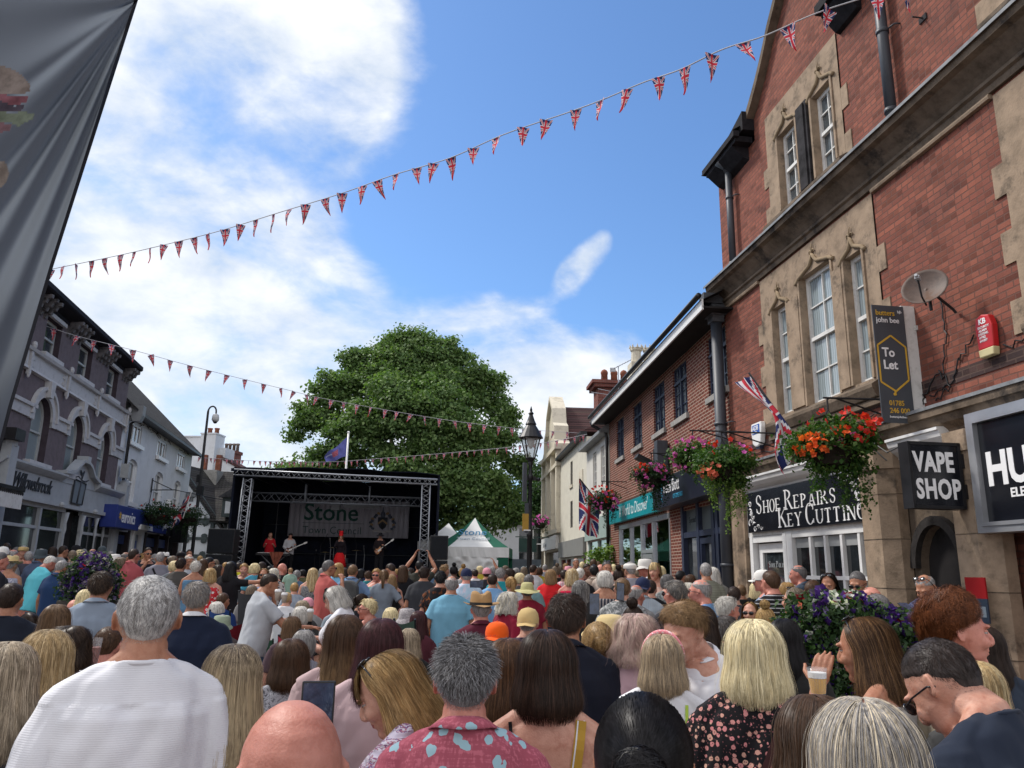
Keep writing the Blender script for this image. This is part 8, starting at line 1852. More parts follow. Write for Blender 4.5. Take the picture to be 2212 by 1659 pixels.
# ================================================================ the crowd: nearest people first
pl=lambda c: cloth('plain',c)
WHT=(.66,.66,.68);K={}
def pp(key,*a,**k): K[key]=person(*a,**k);return K[key]
pp('n1',331,1240,1.84,0,'broad man with cropped grey hair in a ribbed white t-shirt, seen from behind',('short','grey',(.50,.49,.47)),('tee',cloth('rib',(.68,.68,.71))),'tan')
K['n2']=person(640,1503,.98,12,'bald man with a sunburnt crown at the bottom edge, holding up a phone',('buzz','grey') if 0 else None,('tee',(.25,.26,.3)),'red',ar='phoner',heavy=.05)
pp('n3',22,1383,1.85,-8,'woman with long straight ash blonde hair at the lower left edge',('long','ash',(.48,.40,.30)),('tee',(.03,.03,.035)),f=True)
pp('n3b',108,1357,2.2,-10,'woman with long golden blonde hair behind the ash blonde one',('long','blonde',(.62,.47,.27)),('tank',(.02,.02,.02)),f=True)
pp('n4',508,1388,1.95,4,'woman with long dark rooted blonde hair between the white t-shirt and the bald man',('vlong','mouse',(.40,.32,.21),((.46,.36,.22),-.02,.11)),('tank',(.012,.012,.015)),f=True)
pp('n5',632,1378,3.0,0,'woman with glossy brown shoulder length hair and a silver sequin top',('lob','brown'),('tee',cloth('marble',(.03,.03,.035),(.35,.35,.38),(.06,.06,.07),sc=5)),f=True)
pp('n6',748,1325,2.75,-6,'woman with very long brown hair fading to golden tips, pale pink top',('vlong','brown',None,((.27,.17,.08),-.22,.02)),('tee',(.42,.30,.30)),f=True)
pp('n7',826,1333,2.45,-4,'woman with long dark burgundy hair beside the golden tipped hair',('long','burg'),('tee',(.46,.33,.34)),f=True)
pp('n8',812,1413,1.95,62,'blonde woman looking down with sunglasses on her head and a smocked patterned top',('long_bangs','gold',(.50,.34,.16)),('tee',cloth('smock',(.55,.50,.60),(.60,.58,.66))),'fair',f=True,hp=30,glasses='up',hy=8)
pp('n9',1008,1368,1.74,0,'man with spiky grey and black hair in a faded pink floral shirt',('spiky','dgrey',(.30,.30,.31)),('polo',cloth('linen',(.36,.085,.12),(.30,.46,.52))),'pink',heavy=.05)
pp('n10',1182,1357,1.95,2,'woman with a dark brown bob, bare shoulders and a mustard striped bag strap',('lob','dark',(.06,.034,.024)),('strap',(.012,.012,.014)),'fair',f=True,heavy=.06)
pp('n11',1388,1503,1.12,-3,'woman with sleek black hair in a low bun at the bottom edge',('bun','black',(.018,.017,.019)),('tee',(.01,.01,.012)),'tan',f=True)
pp('n12',1224,1281,2.95,-4,'tall man with wavy dark hair in a navy polo with a white collar line',('wavy','dark',(.07,.045,.034)),('polo',(.010,.012,.022)),'tan',heavy=.12)
pp('n13b',1318,1324,3.7,-20,'person in a woven pale straw hat behind the pinned blonde bun',('short','grey'),('tee',(.3,.3,.3)),'fair',hat=('wide','pale'))
pp('n13',1292,1345,3.1,6,'woman with ash blonde hair pinned in a bun and a dotted white top',('bun','gold',(.45,.33,.18)),('tee',cloth('dots',(.55,.55,.55),(.06,.06,.07),sc=2.2)),'fair',f=True)
pp('n14',1374,1321,2.95,-6,'woman with shaggy blonde and pink hair in a pale pink top',('shag_wave','pinkb',(.46,.38,.30)),('tee',(.50,.34,.38)),f=True)
pp('n15',1462,1297,2.75,152,'young man with swept sandy hair in a white polo looking down',('crop','sand'),('polo',(.66,.66,.69)),'fair',hp=20,hy=-8,face=True)
pp('n16',1430,1368,2.65,-6,'woman with a blonde bob and pink bandana headband in a white top',('lob','ash',(.50,.38,.24)),('tee',WHT),f=True,hat=('band',cloth('floral',(.75,.25,.28),(.8,.6,.6),sc=2)))
pp('n17',1626,1335,2.05,0,'woman with long platinum blonde hair in a black floral blouse',('lob','plat',(.80,.72,.48)),('loose',cloth('floral',(.009,.008,.010),(.52,.19,.20),(.50,.30,.22),sc=1.25)),'fair',f=True,heavy=.08)
pp('n18',1858,1330,2.45,72,'brown haired woman with sunglasses on her head touching her face',('long','brown',(.20,.11,.05)),('tank',(.45,.42,.40)),'tan',f=True,hp=12,ar='hold',al='face',glasses='up')
pp('n19',2050,1272,2.35,-58,'man with thick curly auburn hair in a beige shirt, turned to the right',('curly','red',(.17,.058,.022)),('jacket',cloth('plain',(.34,.29,.21))),'pink',hy=-18,heavy=.04)
pp('n20',1975,1393,1.78,58,'man in a navy t-shirt and black sunglasses leaning forward, short dark hair',('short','dark',(.05,.042,.04)),('tee',(.016,.022,.038)),'fair',hp=26,lean=10,glasses=True,heavy=.06)
pp('n21',2108,1425,2.25,8,'woman with pale blonde hair between the navy t-shirt and the beige shirt',('long','blonde',(.60,.50,.30)),('tee',(.05,.05,.05)),f=True)
pp('n22',1862,1503,1.10,4,'woman with layered grey and blonde hair at the bottom right edge',('lob','grey',(.55,.47,.34)),('tee',(.2,.2,.22)),f=True)
pp('n23',1758,1498,1.42,22,'woman with dull brown hair just left of the grey blonde head',('lob','brown',(.09,.065,.05)),('tee',(.1,.08,.08)),f=True)
pp('n24',1097,1376,2.35,0,'woman with long warm brown hair wedged between the grey head and the bob',('long','brown',(.14,.07,.035)),('tee',(.10,.02,.03)),f=True)
pp('n25',905,1490,2.9,0,'person in a black t-shirt mostly hidden behind the grey haired man',('short','dark'),('tee',(.010,.010,.012)),'fair')
# second band, 3.5 to 7 m
Q=[
 (28,1258,4.3,-18,'man with short dark hair in a black t-shirt at the left edge',('short','dark'),('tee',(.014,.018,.03)),'tan',dict(heavy=.12)),
 (222,1233,4.9,-14,'man with messy brown hair in a pale denim shirt',('wavy','dark',(.09,.06,.04)),('polo',cloth('plain',(.24,.29,.36))),'tan',dict(heavy=.08)),
 (124,1304,3.9,0,'woman with medium brown hair behind the curly dark hair',('lob','lbrown',(.16,.10,.06)),('tee',(.1,.1,.12)),'fair',dict(f=True)),
 (158,1348,3.1,-30,'woman with dark wavy hair in a dusty pink top holding a cup',('shag_wave','dark',(.07,.045,.03)),('tee',(.33,.20,.24)),'fair',dict(f=True,ar='drink')),
 (238,1352,3.6,-20,'person in a plain white t-shirt hidden behind the cropped grey head',('short','brown'),('tee',WHT),'pink',dict(heavy=.1)),
 (188,1272,6.2,25,'woman with pale blonde hair looking towards the flower planter',('lob','plat'),('tee',(.3,.2,.2)),'fair',dict(f=True)),
 (162,1294,6.8,0,'bald pink crown beside the pale blonde hair',None,('tee',(.2,.25,.3)),'pink',{}),
 (428,1255,4.3,-6,'man with thick wavy grey hair in a navy polo with white collar',('wavy','grey',(.30,.26,.22)),('polo',(.012,.018,.040)),'tan',dict(heavy=.2)),
 (65,1324,5.5,10,'small dark haired person with a hair clip near the left edge',('pony','dark'),('tee',(.12,.12,.13)),'tan',dict(f=True)),
 (20,1300,7.5,40,'woman with grey blonde hair low at the left edge',('bob','ash'),('tee',(.05,.08,.14)),'fair',dict(f=True)),
 (590,1239,7.0,-72,'boy in a grey t-shirt walking with a tray of coffee cups',('short','dark'),('tee',cloth('rib',(.40,.42,.45))),'tan',dict(al='hold',ar='reach',lean=8,hp=10)),
 (716,1267,5.8,66,'woman with straight silver hair in a white v-neck taking a coffee',('lob_bangs','white',(.60,.58,.54)),('tee',(.68,.68,.72)),'fair',dict(f=True,al='hold',ar='hold',hp=24,lean=6,heavy=.12,glasses='up')),
 (976,1243,7.4,0,'tall bald man in a light blue t-shirt, seen from behind',('fringe','grey'),('tee',cloth('plain',(.165,.37,.50))),'tan',dict(heavy=.12,al='out',ar='out')),
 (1040,1275,4.9,8,'man in a tall tan fedora and a burgundy shirt collar',('short','grey'),('polo',(.09,.015,.03)),'pink',dict(hat=('fedora','tan'),heavy=.1)),
 (1074,1342,4.4,-25,'person in a bright orange cap',('short','dgrey'),('tee',(.05,.02,.03)),'tan',dict(hat=('backcap','orange'))),
 (1099,1276,6.2,-55,'woman with windblown white blonde hair facing right',('shag_wave','white',(.66,.60,.46)),('tee',(.22,.01,.03)),'tan',dict(f=True)),
 (1139,1256,8.2,6,'person in a wide khaki sun hat and dark red top',('short','dgrey'),('tee',(.20,.012,.03)),'tan',dict(hat=('wide','khaki'),heavy=.1)),
 (1141,1312,4.6,-8,'man in a worn beige baseball cap over grey hair',('short','grey'),('tee',(.06,.04,.06)),'fair',dict(hat=('backcap','beige'))),
 (1254,1252,6.6,-14,'woman with very long grey hair and a raised phone',('vlong','dgrey',(.30,.29,.27)),('tee',(.03,.03,.03)),'fair',dict(f=True,ar='hold')),
 (1307,1232,7.6,-8,'woman with a silver bob in a striped dress filming with her phone',('bob','white'),('tank',cloth('vstripe',(.03,.035,.05),(.30,.26,.25),sc=1.0)),'tan',dict(f=True,ar='hold')),
 (1344,1247,6.3,10,'young man with short mousy brown hair and a grey print t-shirt',('short','lbrown'),('tee',cloth('marble',(.42,.42,.42),(.10,.11,.11),(.45,.45,.44),sc=2)),'fair',dict(al='hold')),
 (1374,1262,6.7,-30,'sunburnt man with grey stubble hair behind the mousy haired man',('fringe','grey'),('tee',(.2,.2,.2)),'red',{}),
 (1388,1246,7.2,-6,'man in a black baseball cap worn backwards and a linen shirt',('short','dgrey'),('polo',cloth('vstripe',(.36,.41,.45),(.30,.35,.40),sc=2)),'red',dict(hat=('backcap','navy'))),
 (1458,1252,5.6,28,'man with grey brown hair and thick black glasses looking left',('wavy','dgrey',(.24,.21,.18)),('tee',(.03,.03,.035)),'pink',dict(hy=15,glasses=True)),
 (1513,1250,5.9,72,'pink headed man with red sunglasses in a blue t-shirt, side view',('fringe','grey'),('tee',(.12,.25,.46)),'pink',dict(glasses=True,ar='hold')),
 (1486,1258,7.3,0,'woman with fluffy white blonde hair behind the beer cup',('bob','white',(.60,.54,.40)),('tee',cloth('stripe',(.03,.08,.13),(.16,.35,.48),sc=1.2)),'fair',dict(f=True)),
 (1518,1307,4.0,6,'woman with long straight near black hair behind the white polo',('long','dark',(.045,.028,.022)),('tee',(.03,.03,.04)),'fair',dict(f=True)),
 (1368,1298,4.6,-10,'woman with dark pinned hair behind the pink blonde hair',('updo','dark'),('tee',(.05,.05,.06)),'fair',dict(f=True)),
 (1585,1266,7.4,10,'person with short black hair beside the stone pier',('short','dark'),('tee',(.05,.05,.06)),'fair',{}),
 (1570,1285,5.5,-52,'man with white cropped hair and sunglasses pushed up, facing right',('crop','white'),('tee',(.35,.35,.38)),'pink',dict(glasses='up')),
 (1568,1327,4.4,-20,'man with curly dark grey hair in an aqua t-shirt',('crop','dgrey',(.09,.07,.06)),('tee',(.08,.44,.60)),'pink',{}),
 (1664,1231,6.3,35,'man with a skin fade and beard in a black striped t-shirt',('short','brown'),('tee',cloth('stripe',(.012,.012,.014),(.36,.36,.38),sc=1.6)),'pink',dict(heavy=.05)),
 (1648,1230,7.6,85,'grey haired man in a pale blue cap and striped shirt facing left',('short','white'),('polo',cloth('vstripe',(.12,.20,.36),(.45,.5,.55),sc=1.5)),'pink',dict(hat=('cap',HATM['white']),glasses=True)),
 (1724,1219,8.2,60,'bald man with a red face standing against the shop window',('fringe','dgrey'),('polo',(.05,.07,.10)),'red',dict(hy=10,heavy=.15)),
 (1699,1257,7.2,0,'small woman with golden blonde hair behind the hi-vis vest',('bob','gold'),('tee',(.3,.3,.3)),'fair',dict(f=True)),
 (1716,1268,5.7,68,'woman with long grey hair, glasses pushed up and a yellow hi-vis vest',('long','mouse',(.30,.27,.22)),('vest',cloth('stripe',(.62,.80,.03),(.35,.37,.38),sc=.35)),'fair',dict(f=True,glasses='up')),
 (1620,1299,6.2,168,'blonde woman in gold rimmed sunglasses facing the camera',('long','gold'),('tee',(.70,.20,.05)),'fair',dict(f=True,glasses=True)),
 (1652,1302,5.1,0,'woman with a twisted golden blonde bun in front of the striped t-shirt',('updo','gold',(.45,.30,.13)),('tee',(.2,.2,.22)),'fair',dict(f=True)),
 (1694,1334,3.4,-6,'woman with long black hair and a grey bow behind the platinum hair',('long','black'),('tee',(.02,.02,.02)),'tan',dict(f=True)),
 (1755,1252,6.8,-25,'man with thinning short brown hair beside the purple flowers',('short','brown'),('tee',(.6,.6,.6)),'pink',{}),
 (1787,1238,7.3,165,'woman with long dark hair and sunglasses on her head looking down',('long','dark'),('strap',(.5,.48,.42)),'tan',dict(f=True,hp=25,glasses='up')),
 (1848,1234,6.7,160,'man with cropped hair and sunglasses in a light blue polo by the window',('buzz','dgrey'),('polo',(.18,.30,.46)),'tan',dict(hp=20,glasses=True)),
 (1880,1266,5.9,72,'man with a shiny pink bald head and black sunglasses, side view',None,('tee',(.3,.3,.33)),'pink',dict(glasses=True)),
 (1893,1281,5.0,74,'man with a dark fade and black sunglasses just behind the brown hair',('buzz','dgrey',(.16,.15,.15)),('tee',(.2,.1,.1)),'pink',dict(glasses=True)),
 (1990,1243,6.0,150,'tanned man in a dark dotted shirt reading his phone by the arched door',('fringe','grey'),('polo',cloth('dots',(.035,.04,.09),(.18,.18,.26),sc=2.5)),'tan',dict(hp=28,glasses='up',ar='hold',al='hold')),
 (2124,1350,3.0,0,'woman with dark hair at the right edge beyond the curly haired man',('long','dark'),('tee',(.03,.04,.06)),'tan',dict(f=True)),
]
for i,(u,v,d,rel,lab,hr,tp,sk,kw) in enumerate(Q): K['q%d' % i]=person(u,v,d,rel,lab,hr,tp,sk,**kw)
# seated people, 6 to 11 m
SIT=[
 (632,1330,6.6,0,'woman with smooth auburn brown hair in a red camping chair',('lob','lbrown',(.15,.08,.045)),('tee',(.08,.05,.06)),'fair',dict(f=True)),
 (651,1309,7.6,-10,'seated woman with short silver hair in a black polka dot top',('bob','white'),('tee',cloth('dots',(.012,.012,.014),(.6,.6,.6),sc=.8)),'fair',dict(f=True)),
 (658,1360,5.4,-6,'seated grey haired woman with glasses pushed on top of her head',('bob','grey'),('tee',(.2,.2,.24)),'fair',dict(f=True,glasses='up')),
 (559,1318,9.6,0,'seated man in a straw fedora with black band and red floral shirt',('short','grey'),('polo',cloth('bloom',(.48,.018,.03),(.62,.52,.44),sc=1.1)),'red',dict(hat=('fedora','straw'),heavy=.14)),
 (666,1290,9.6,15,'seated person in a small pale pink cap',('short','ash'),('tee',(.3,.3,.3)),'fair',dict(hat=('cap','pink'))),
 (655,1296,9.0,0,'seated woman with streaked ash blonde hair in a black camp chair',('bob','ash'),('tee',(.05,.05,.05)),'fair',dict(f=True)),
 (545,1263,10.0,0,'woman with long mousy hair in a tall grey mesh chair',('long','mouse'),('tee',(.2,.2,.2)),'fair',dict(f=True)),
 (470,1299,8.2,0,'seated woman with a short silver bob left of the straw fedora',('bob','white'),('tee',(.1,.12,.2)),'fair',dict(f=True)),
 (483,1280,9.4,-35,'seated man with short brown hair in a black and blue jacket',('short','brown'),('tee',(.01,.03,.12)),'tan',{}),
 (481,1327,7.2,0,'seated person in a dull green bucket hat',('short','grey'),('tee',(.1,.08,.08)),'fair',dict(hat=('bucket','green'))),
 (797,1291,8.0,40,'seated blonde woman with short hair and dark red sunglasses looking left',('crop','plat'),('strap',(.012,.012,.012)),'pink',dict(f=True,glasses=True,hy=45)),
 (845,1311,7.6,5,'seated woman with straight blonde hair right of the sunglasses',('lob','plat'),('tee',(.06,.07,.06)),'fair',dict(f=True)),
 (880,1312,7.3,0,'seated person in a grey patterned bandana hat',('short','dgrey'),('tee',(.35,.36,.44)),'fair',dict(hat=('bucket',cloth('marble',(.40,.38,.38),(.22,.20,.21),(.42,.40,.40),sc=3)))),
 (884,1356,5.6,0,'seated woman with ash blonde hair behind the burgundy hair',('lob','ash',(.42,.34,.24)),('tee',(.02,.02,.02)),'fair',dict(f=True)),
 (905,1318,7.0,-20,'seated woman with dark red hair beside the light blue t-shirt',('long','burg'),('tee',(.08,.02,.03)),'fair',dict(f=True)),
 (738,1286,9.2,10,'seated person in a cream and blue sun hat',('short','ash'),('tee',(.25,.3,.35)),'fair',dict(hat=('bucket','white'))),
 (722,1278,10.5,10,'seated person in a grey green sun hat',('short','grey'),('tee',(.3,.3,.3)),'fair',dict(hat=('wide','green'))),
 (782,1283,9.4,-60,'seated woman with dark hair behind the blonde in red sunglasses',('pony','dark'),('tee',(.02,.02,.025)),'fair',dict(f=True)),
 (262,1318,7.6,-40,'seated grey haired woman holding an ice cream',('bob','grey'),('tee',(.15,.14,.13)),'fair',dict(f=True,ar='drink')),
]
for i,(u,v,d,rel,lab,hr,tp,sk,kw) in enumerate(SIT): K['s%d' % i]=person(u,v,d,rel,lab,hr,tp,sk,sit=True,**kw)
# third band, 8 to 14 m
Z=[
 (8,1180,11,-40,'man in a white cap with a sunburnt face at the left edge',('short','grey'),('tee',(.4,.2,.2)),'red',dict(hat=('cap','white'))),
 (3,1192,9.2,-70,'grey haired man in a black shirt cut by the left edge',('short','dgrey'),('tee',(.015,.015,.02)),'pink',{}),
 (30,1186,12.2,-60,'bald man behind the yellow straw hat',('fringe','grey'),('tee',(.2,.2,.2)),'pink',{}),
 (28,1199,10.4,-30,'woman in a yellow straw hat and white patterned top, left side',('short','grey'),('tank',cloth('marble',(.48,.48,.55),(.20,.20,.28),(.50,.50,.55),sc=2)),'tan',dict(f=True,hat=('fedora','pale'),heavy=.1)),
 (52,1178,13.2,160,'man in a tan flat cap in front of the dark shop window',('short','grey'),('tee',(.05,.05,.05)),'fair',dict(hat=('flat','beige'))),
 (64,1190,12.4,0,'man with short grey hair behind the slate bucket hat',('short','grey'),('tee',(.06,.06,.08)),'pink',{}),
 (90,1185,11.4,-35,'man in a slate bucket hat and faded denim shirt',('short','grey'),('polo',(.07,.10,.17)),'tan',dict(hat=('bucket','slate'),heavy=.08)),
 (104,1197,12.5,-60,'person in a black bucket hat next to the slate one',('short','dark'),('tee',(.02,.025,.05)),'tan',dict(hat=('bucket','black'))),
 (118,1203,10.6,-60,'white haired man in a turquoise t-shirt leaning to the planter',('short','white'),('tee',(.10,.44,.52)),'red',dict(lean=14,hp=15,ar='fold',heavy=.14)),
 (137,1210,10.0,-35,'grey haired man in a royal navy polo beside the planter',('short','grey'),('polo',(.018,.045,.12)),'tan',dict(ar='hold',heavy=.12,hp=10,glasses='up')),
 (36,1181,14.5,0,'grey haired person in front of the gift shop window',('short','dgrey'),('tee',(.08,.08,.1)),'fair',{}),
 (16,1172,14,0,'dark haired person by the gift shop at the left edge',('short','dark'),('tee',(.1,.1,.1)),'fair',{}),
 (116,1180,15,0,'dark haired woman by the gift shop door',('lob','dark'),('tee',(.08,.08,.08)),'fair',dict(f=True)),
 (138,1178,14.6,-60,'man with dark hair and glasses near the turned shop column',('short','dark'),('tee',(.3,.3,.3)),'tan',dict(glasses=True)),
 (158,1188,13.0,0,'person with light brown hair behind the purple planter',('short','mouse'),('tee',(.2,.2,.2)),'fair',{}),
 (174,1187,13.2,0,'blonde person behind the purple planter',('bob','plat'),('tee',(.2,.2,.2)),'fair',dict(f=True)),
 (166,1177,15.0,-60,'man in a black cap by the shop window',('short','dark'),('tee',(.02,.02,.02)),'fair',dict(hat=('cap','black'))),
 (201,1185,13.0,-40,'balding man at the top of the purple planter',('fringe','mouse'),('tee',(.3,.3,.3)),'pink',{}),
 (222,1179,13.6,175,'man in a dark baseball cap facing the camera',('short','grey'),('tee',(.06,.02,.03)),'tan',dict(hat=('cap','slate'))),
 (250,1196,11.8,-20,'woman in a white bucket hat beside the planter',('short','grey'),('tank',cloth('bloom',(.35,.42,.45),(.45,.03,.04),sc=1.2)),'tan',dict(f=True,hat=('bucket','white'),ar='drink')),
 (262,1203,11.6,-60,'woman with grey brown hair resting her chin on her hand',('bob','mouse'),('tank',(.03,.03,.03)),'tan',dict(f=True,ar='drink')),
 (273,1192,13.0,-60,'balding man with glasses behind the pink polo',('fringe','dgrey'),('tee',(.05,.05,.05)),'tan',dict(glasses=True)),
 (291,1185,11.6,-48,'bearded man in a pink polo with folded arms',('short','dark'),('polo',(.34,.075,.085)),'red',dict(al='fold',ar='fold',heavy=.1,glasses=True)),
 (321,1182,13.6,-162,'man in black sunglasses and black t-shirt drinking',('short','dark'),('tee',(.010,.012,.02)),'tan',dict(ar='drink',glasses=True,heavy=.06)),
 (347,1192,12.4,2,'grey haired man in a grey t-shirt with a black cross body strap',('short','grey'),('tee',(.20,.20,.24)),'tan',dict(heavy=.18)),
 (358,1192,18,-150,'man in a small white trilby further back',('short','grey'),('tee',(.08,.09,.12)),'tan',dict(hat=('fedora','white'))),
 (375,1200,13.6,-60,'older man with grey hair in a grey checked shirt',('short','mouse'),('polo',cloth('vstripe',(.25,.28,.30),(.16,.19,.22))),'pink',{}),
 (378,1211,12.0,0,'woman with a cream blonde bob in the left crowd',('bob','plat'),('tee',(.16,.18,.20)),'fair',dict(f=True)),
 (392,1190,14.2,0,'person in a large black cap',('short','dark'),('tee',(.15,.15,.15)),'tan',dict(hat=('flat','black'))),
 (393,1204,11.6,-25,'man with dark hair in a grey waistcoat and white sleeves',('crop','dark'),('tee',(.07,.065,.06)),'tan',{}),
 (411,1197,12.8,-160,'bald tanned man with braces over a white shirt',('fringe','white'),('tee',(.4,.42,.45)),'tan',dict(hp=20)),
 (410,1186,22,180,'bearded man standing tall near the timber framed house',('short','dark'),('tee',(.2,.1,.08)),'tan',{}),
 (424,1210,11.2,0,'woman with curly silver hair in a blue sleeveless top',('crop','white'),('tank',(.10,.21,.33)),'tan',dict(f=True,heavy=.08)),
 (440,1206,12.0,0,'woman with long straight dark brown hair, left of the stage',('vlong','brown'),('tee',(.03,.03,.03)),'fair',dict(f=True)),
 (453,1203,12.6,-70,'man with black hair and glasses in profile before the speakers',('short','black'),('tee',(.03,.03,.03)),'tan',dict(glasses=True)),
 (456,1226,10.2,-10,'woman with blonde hair in a red and white floral dress',('lob','gold',(.5,.38,.2)),('dress',cloth('bloom',(.50,.02,.03),(.62,.60,.58),sc=1.3)),'fair',dict(f=True)),
 (473,1219,11.0,-82,'brunette woman in a long cream dress, side view',('long','dark'),('dress',(.52,.47,.33)),'tan',dict(f=True)),
 (500,1212,10.6,-30,'woman in a black top and white shorts pointing at the stage',('long','black'),('tee',(.012,.012,.015)),'tan',dict(f=True,ar='side',legs=('hotpants',(.62,.62,.62)))),
 (528,1217,12.4,175,'young woman with tied blonde hair facing the camera',('pony','gold'),('tee',(.35,.36,.38)),'fair',dict(f=True)),
 (517,1214,14.5,0,'man with dark hair in a yellow top by the stage corner',('short','dark'),('tee',(.62,.55,.03)),'tan',{}),
 (551,1216,12.2,30,'woman with a cropped white blonde bob and turquoise jacket',('bob','plat'),('tee',(.07,.30,.42)),'fair',dict(f=True)),
 (567,1213,14.5,0,'person with long dark hair right in front of the deck',('long','dark'),('tee',(.02,.02,.02)),'fair',dict(f=True)),
 (571,1227,11.0,172,'woman in sunglasses and a blue and white summer dress facing the camera',('lob','gold'),('dress',cloth('bloom',(.30,.36,.48),(.62,.62,.66),(.10,.12,.30),sc=1.4)),'tan',dict(f=True,glasses=True)),
 (592,1226,11.4,0,'woman with fluffy cream hair and a pink striped scarf',('shag','white',(.62,.55,.40)),('tee',cloth('bloom',(.55,.52,.50),(.08,.08,.09),sc=1.5)),'fair',dict(f=True)),
 (612,1216,11.8,-25,'bald man in a black t-shirt carrying a toddler',None,('tee',(.010,.010,.012)),'pink',dict(hp=10,hy=-20,ar='fold')),
 (677,1226,11.0,0,'woman with very long wavy blonde hair in a black and grey tie dye dress',('vlong_wave','blonde',(.60,.50,.30)),('dress',cloth('marble',(.03,.035,.045),(.25,.25,.25),(.05,.055,.07),sc=1.4)),'fair',dict(f=True,heavy=.1)),
 (711,1209,9.9,-62,'bearded man with slicked grey hair and sunglasses in a coral polo',('short','dgrey'),('polo',(.42,.10,.09)),'tan',dict(ar='drink',glasses=True,heavy=.05)),
 (732,1215,11.6,-20,'woman with wavy strawberry blonde hair in a sky blue top',('lob_wave','gold'),('tee',(.20,.45,.66)),'fair',dict(f=True)),
 (763,1219,10.6,-12,'man with thin brown hair wearing a grey backpack over a blue shirt',('short','lbrown'),('polo',(.14,.22,.36)),'tan',dict(al='hip',ar='hip',heavy=.08)),
 (814,1228,11.4,168,'woman with tied back hair and sunglasses in a green dress',('bun','gold'),('dress',(.10,.26,.21)),'pink',dict(f=True,glasses=True,ar='hold')),
 (830,1231,10.6,-4,'woman with a long ponytail in a grey t-shirt and khaki trousers',('pony','lbrown'),('tee',(.20,.235,.28)),'fair',dict(f=True,al='hip',ar='hip',legs=('trousers',(.34,.28,.20)))),
 (847,1240,11.2,10,'woman with honey brown hair in a black top and cream trousers',('long','sand'),('tank',(.012,.012,.014)),'fair',dict(f=True,legs=('trousers',(.5,.46,.42)))),
 (841,1217,12.0,45,'man with dark hair and sunglasses in a maroon t-shirt looking down',('short','dark'),('tee',(.19,.035,.06)),'tan',dict(hp=25,glasses=True)),
 (871,1220,12.0,0,'woman with long brown hair, black top and grey jeans',('long','brown'),('tee',(.012,.012,.015)),'fair',dict(f=True,legs=('trousers',(.22,.23,.27)))),
 (907,1210,12.6,-10,'person in a dark olive top raising both hands to film',('short','black'),('tee',(.035,.035,.028)),'tan',dict(al='high',ar='high')),
 (917,1221,10.0,-6,'tall man with thick dark hair in a charcoal shirt',('crop','dark'),('tee',(.035,.037,.043)),'tan',dict(heavy=.1)),
 (952,1233,9.0,0,'man with black hair in a black t-shirt with flames on the back',('wavy','black'),('tee',cloth('marble',(.010,.010,.012),(.012,.012,.014),(.25,.07,.015),sc=1.0)),'fair',dict(heavy=.12)),
 (961,1218,13,-40,'person with spiky copper hair against the black speaker',('spiky','sand'),('tee',(.05,.05,.05)),'fair',{}),
 (981,1218,13.4,0,'person with a curly black topknot',('updo','black'),('tee',(.04,.04,.04)),'dark',dict(f=True)),
 (1001,1221,12.4,0,'woman with blonde hair decorated with small flowers',('updo','gold'),('tee',(.3,.3,.3)),'fair',dict(f=True)),
 (1008,1227,9.6,6,'man in a navy cap and a pastel tie dye t-shirt filming',('short','grey'),('tee',cloth('marble',(.55,.54,.66),(.35,.55,.68),(.62,.58,.68),sc=.8)),'pink',dict(hat=('cap','navy'),ar='phone',heavy=.1)),
 (1052,1226,12.6,0,'person in a pink cap in front of the tent',('short','dark'),('tee',(.03,.03,.04)),'tan',dict(hat=('cap','pink'),ar='high')),
 (1064,1239,9.8,0,'man with dark hair and glasses in a cornflower blue shirt',('short','dark'),('tee',(.20,.38,.62)),'tan',dict(heavy=.1,ar='phone')),
 (1081,1226,11.0,0,'person with thick grey hair in a teal shirt',('wavy','grey'),('tee',(.02,.26,.30)),'fair',{}),
 (1101,1228,11.4,60,'person with tightly tied dark hair in profile',('bun','dark'),('tee',(.05,.05,.05)),'dark',dict(f=True)),
 (1104,1246,9.2,15,'woman with a blonde ponytail and earrings',('pony','gold'),('tee',cloth('marble',(.3,.38,.42),(.6,.6,.62),sc=2)),'tan',dict(f=True)),
 (1123,1237,11.2,0,'woman with a pale blonde bob beside the khaki hat',('bob','plat'),('tee',(.1,.1,.1)),'fair',dict(f=True)),
 (1143,1240,9.8,-20,'man with cropped grey hair in a dusty green t-shirt',('short','dgrey'),('tee',(.15,.26,.27)),'tan',{}),
 (1152,1219,14,20,'man in a bright white t-shirt beside the lamp post',('short','dark'),('tee',WHT),'tan',dict(hy=-40)),
 (1190,1229,10.4,-4,'woman with thin blonde hair in a puffed red blouse',('lob','sand'),('loose',(.62,.020,.025)),'pink',dict(f=True,heavy=.2)),
 (1177,1219,22,0,'elderly man near the red postbox',('short','grey'),('tee',(.3,.32,.35)),'fair',{}),
 (1200,1219,13.5,40,'woman in a black top with hair clipped up behind the red blouse',('updo','mouse'),('tee',(.02,.02,.02)),'fair',dict(f=True)),
 (1219,1230,12,0,'person with dark hair in a pink and white striped top',('short','dark'),('tee',cloth('vstripe',(.6,.25,.3),(.6,.55,.55))),'dark',{}),
 (1236,1227,9.4,-4,'woman with highlighted blonde bob and red straps',('lob','blonde',(.62,.52,.34)),('tank',(.50,.01,.05)),'pink',dict(f=True)),
 (1253,1226,10.6,-8,'grey haired man in a black polo with white edging',('short','white'),('polo',(.012,.012,.015)),'pink',{}),
 (1244,1205,17,-160,'older man standing high on a step by the grey shop',('fringe','grey'),('tee',(.02,.025,.05)),'tan',{}),
 (1228,1222,15,0,'person in a pale pink sun hat',('short','grey'),('tee',(.1,.1,.1)),'fair',dict(hat=('bucket','pink'))),
 (1268,1217,13.4,-150,'person in maroon filming with a black camera',('short','dark'),('tee',(.06,.012,.02)),'dark',dict(ar='drink')),
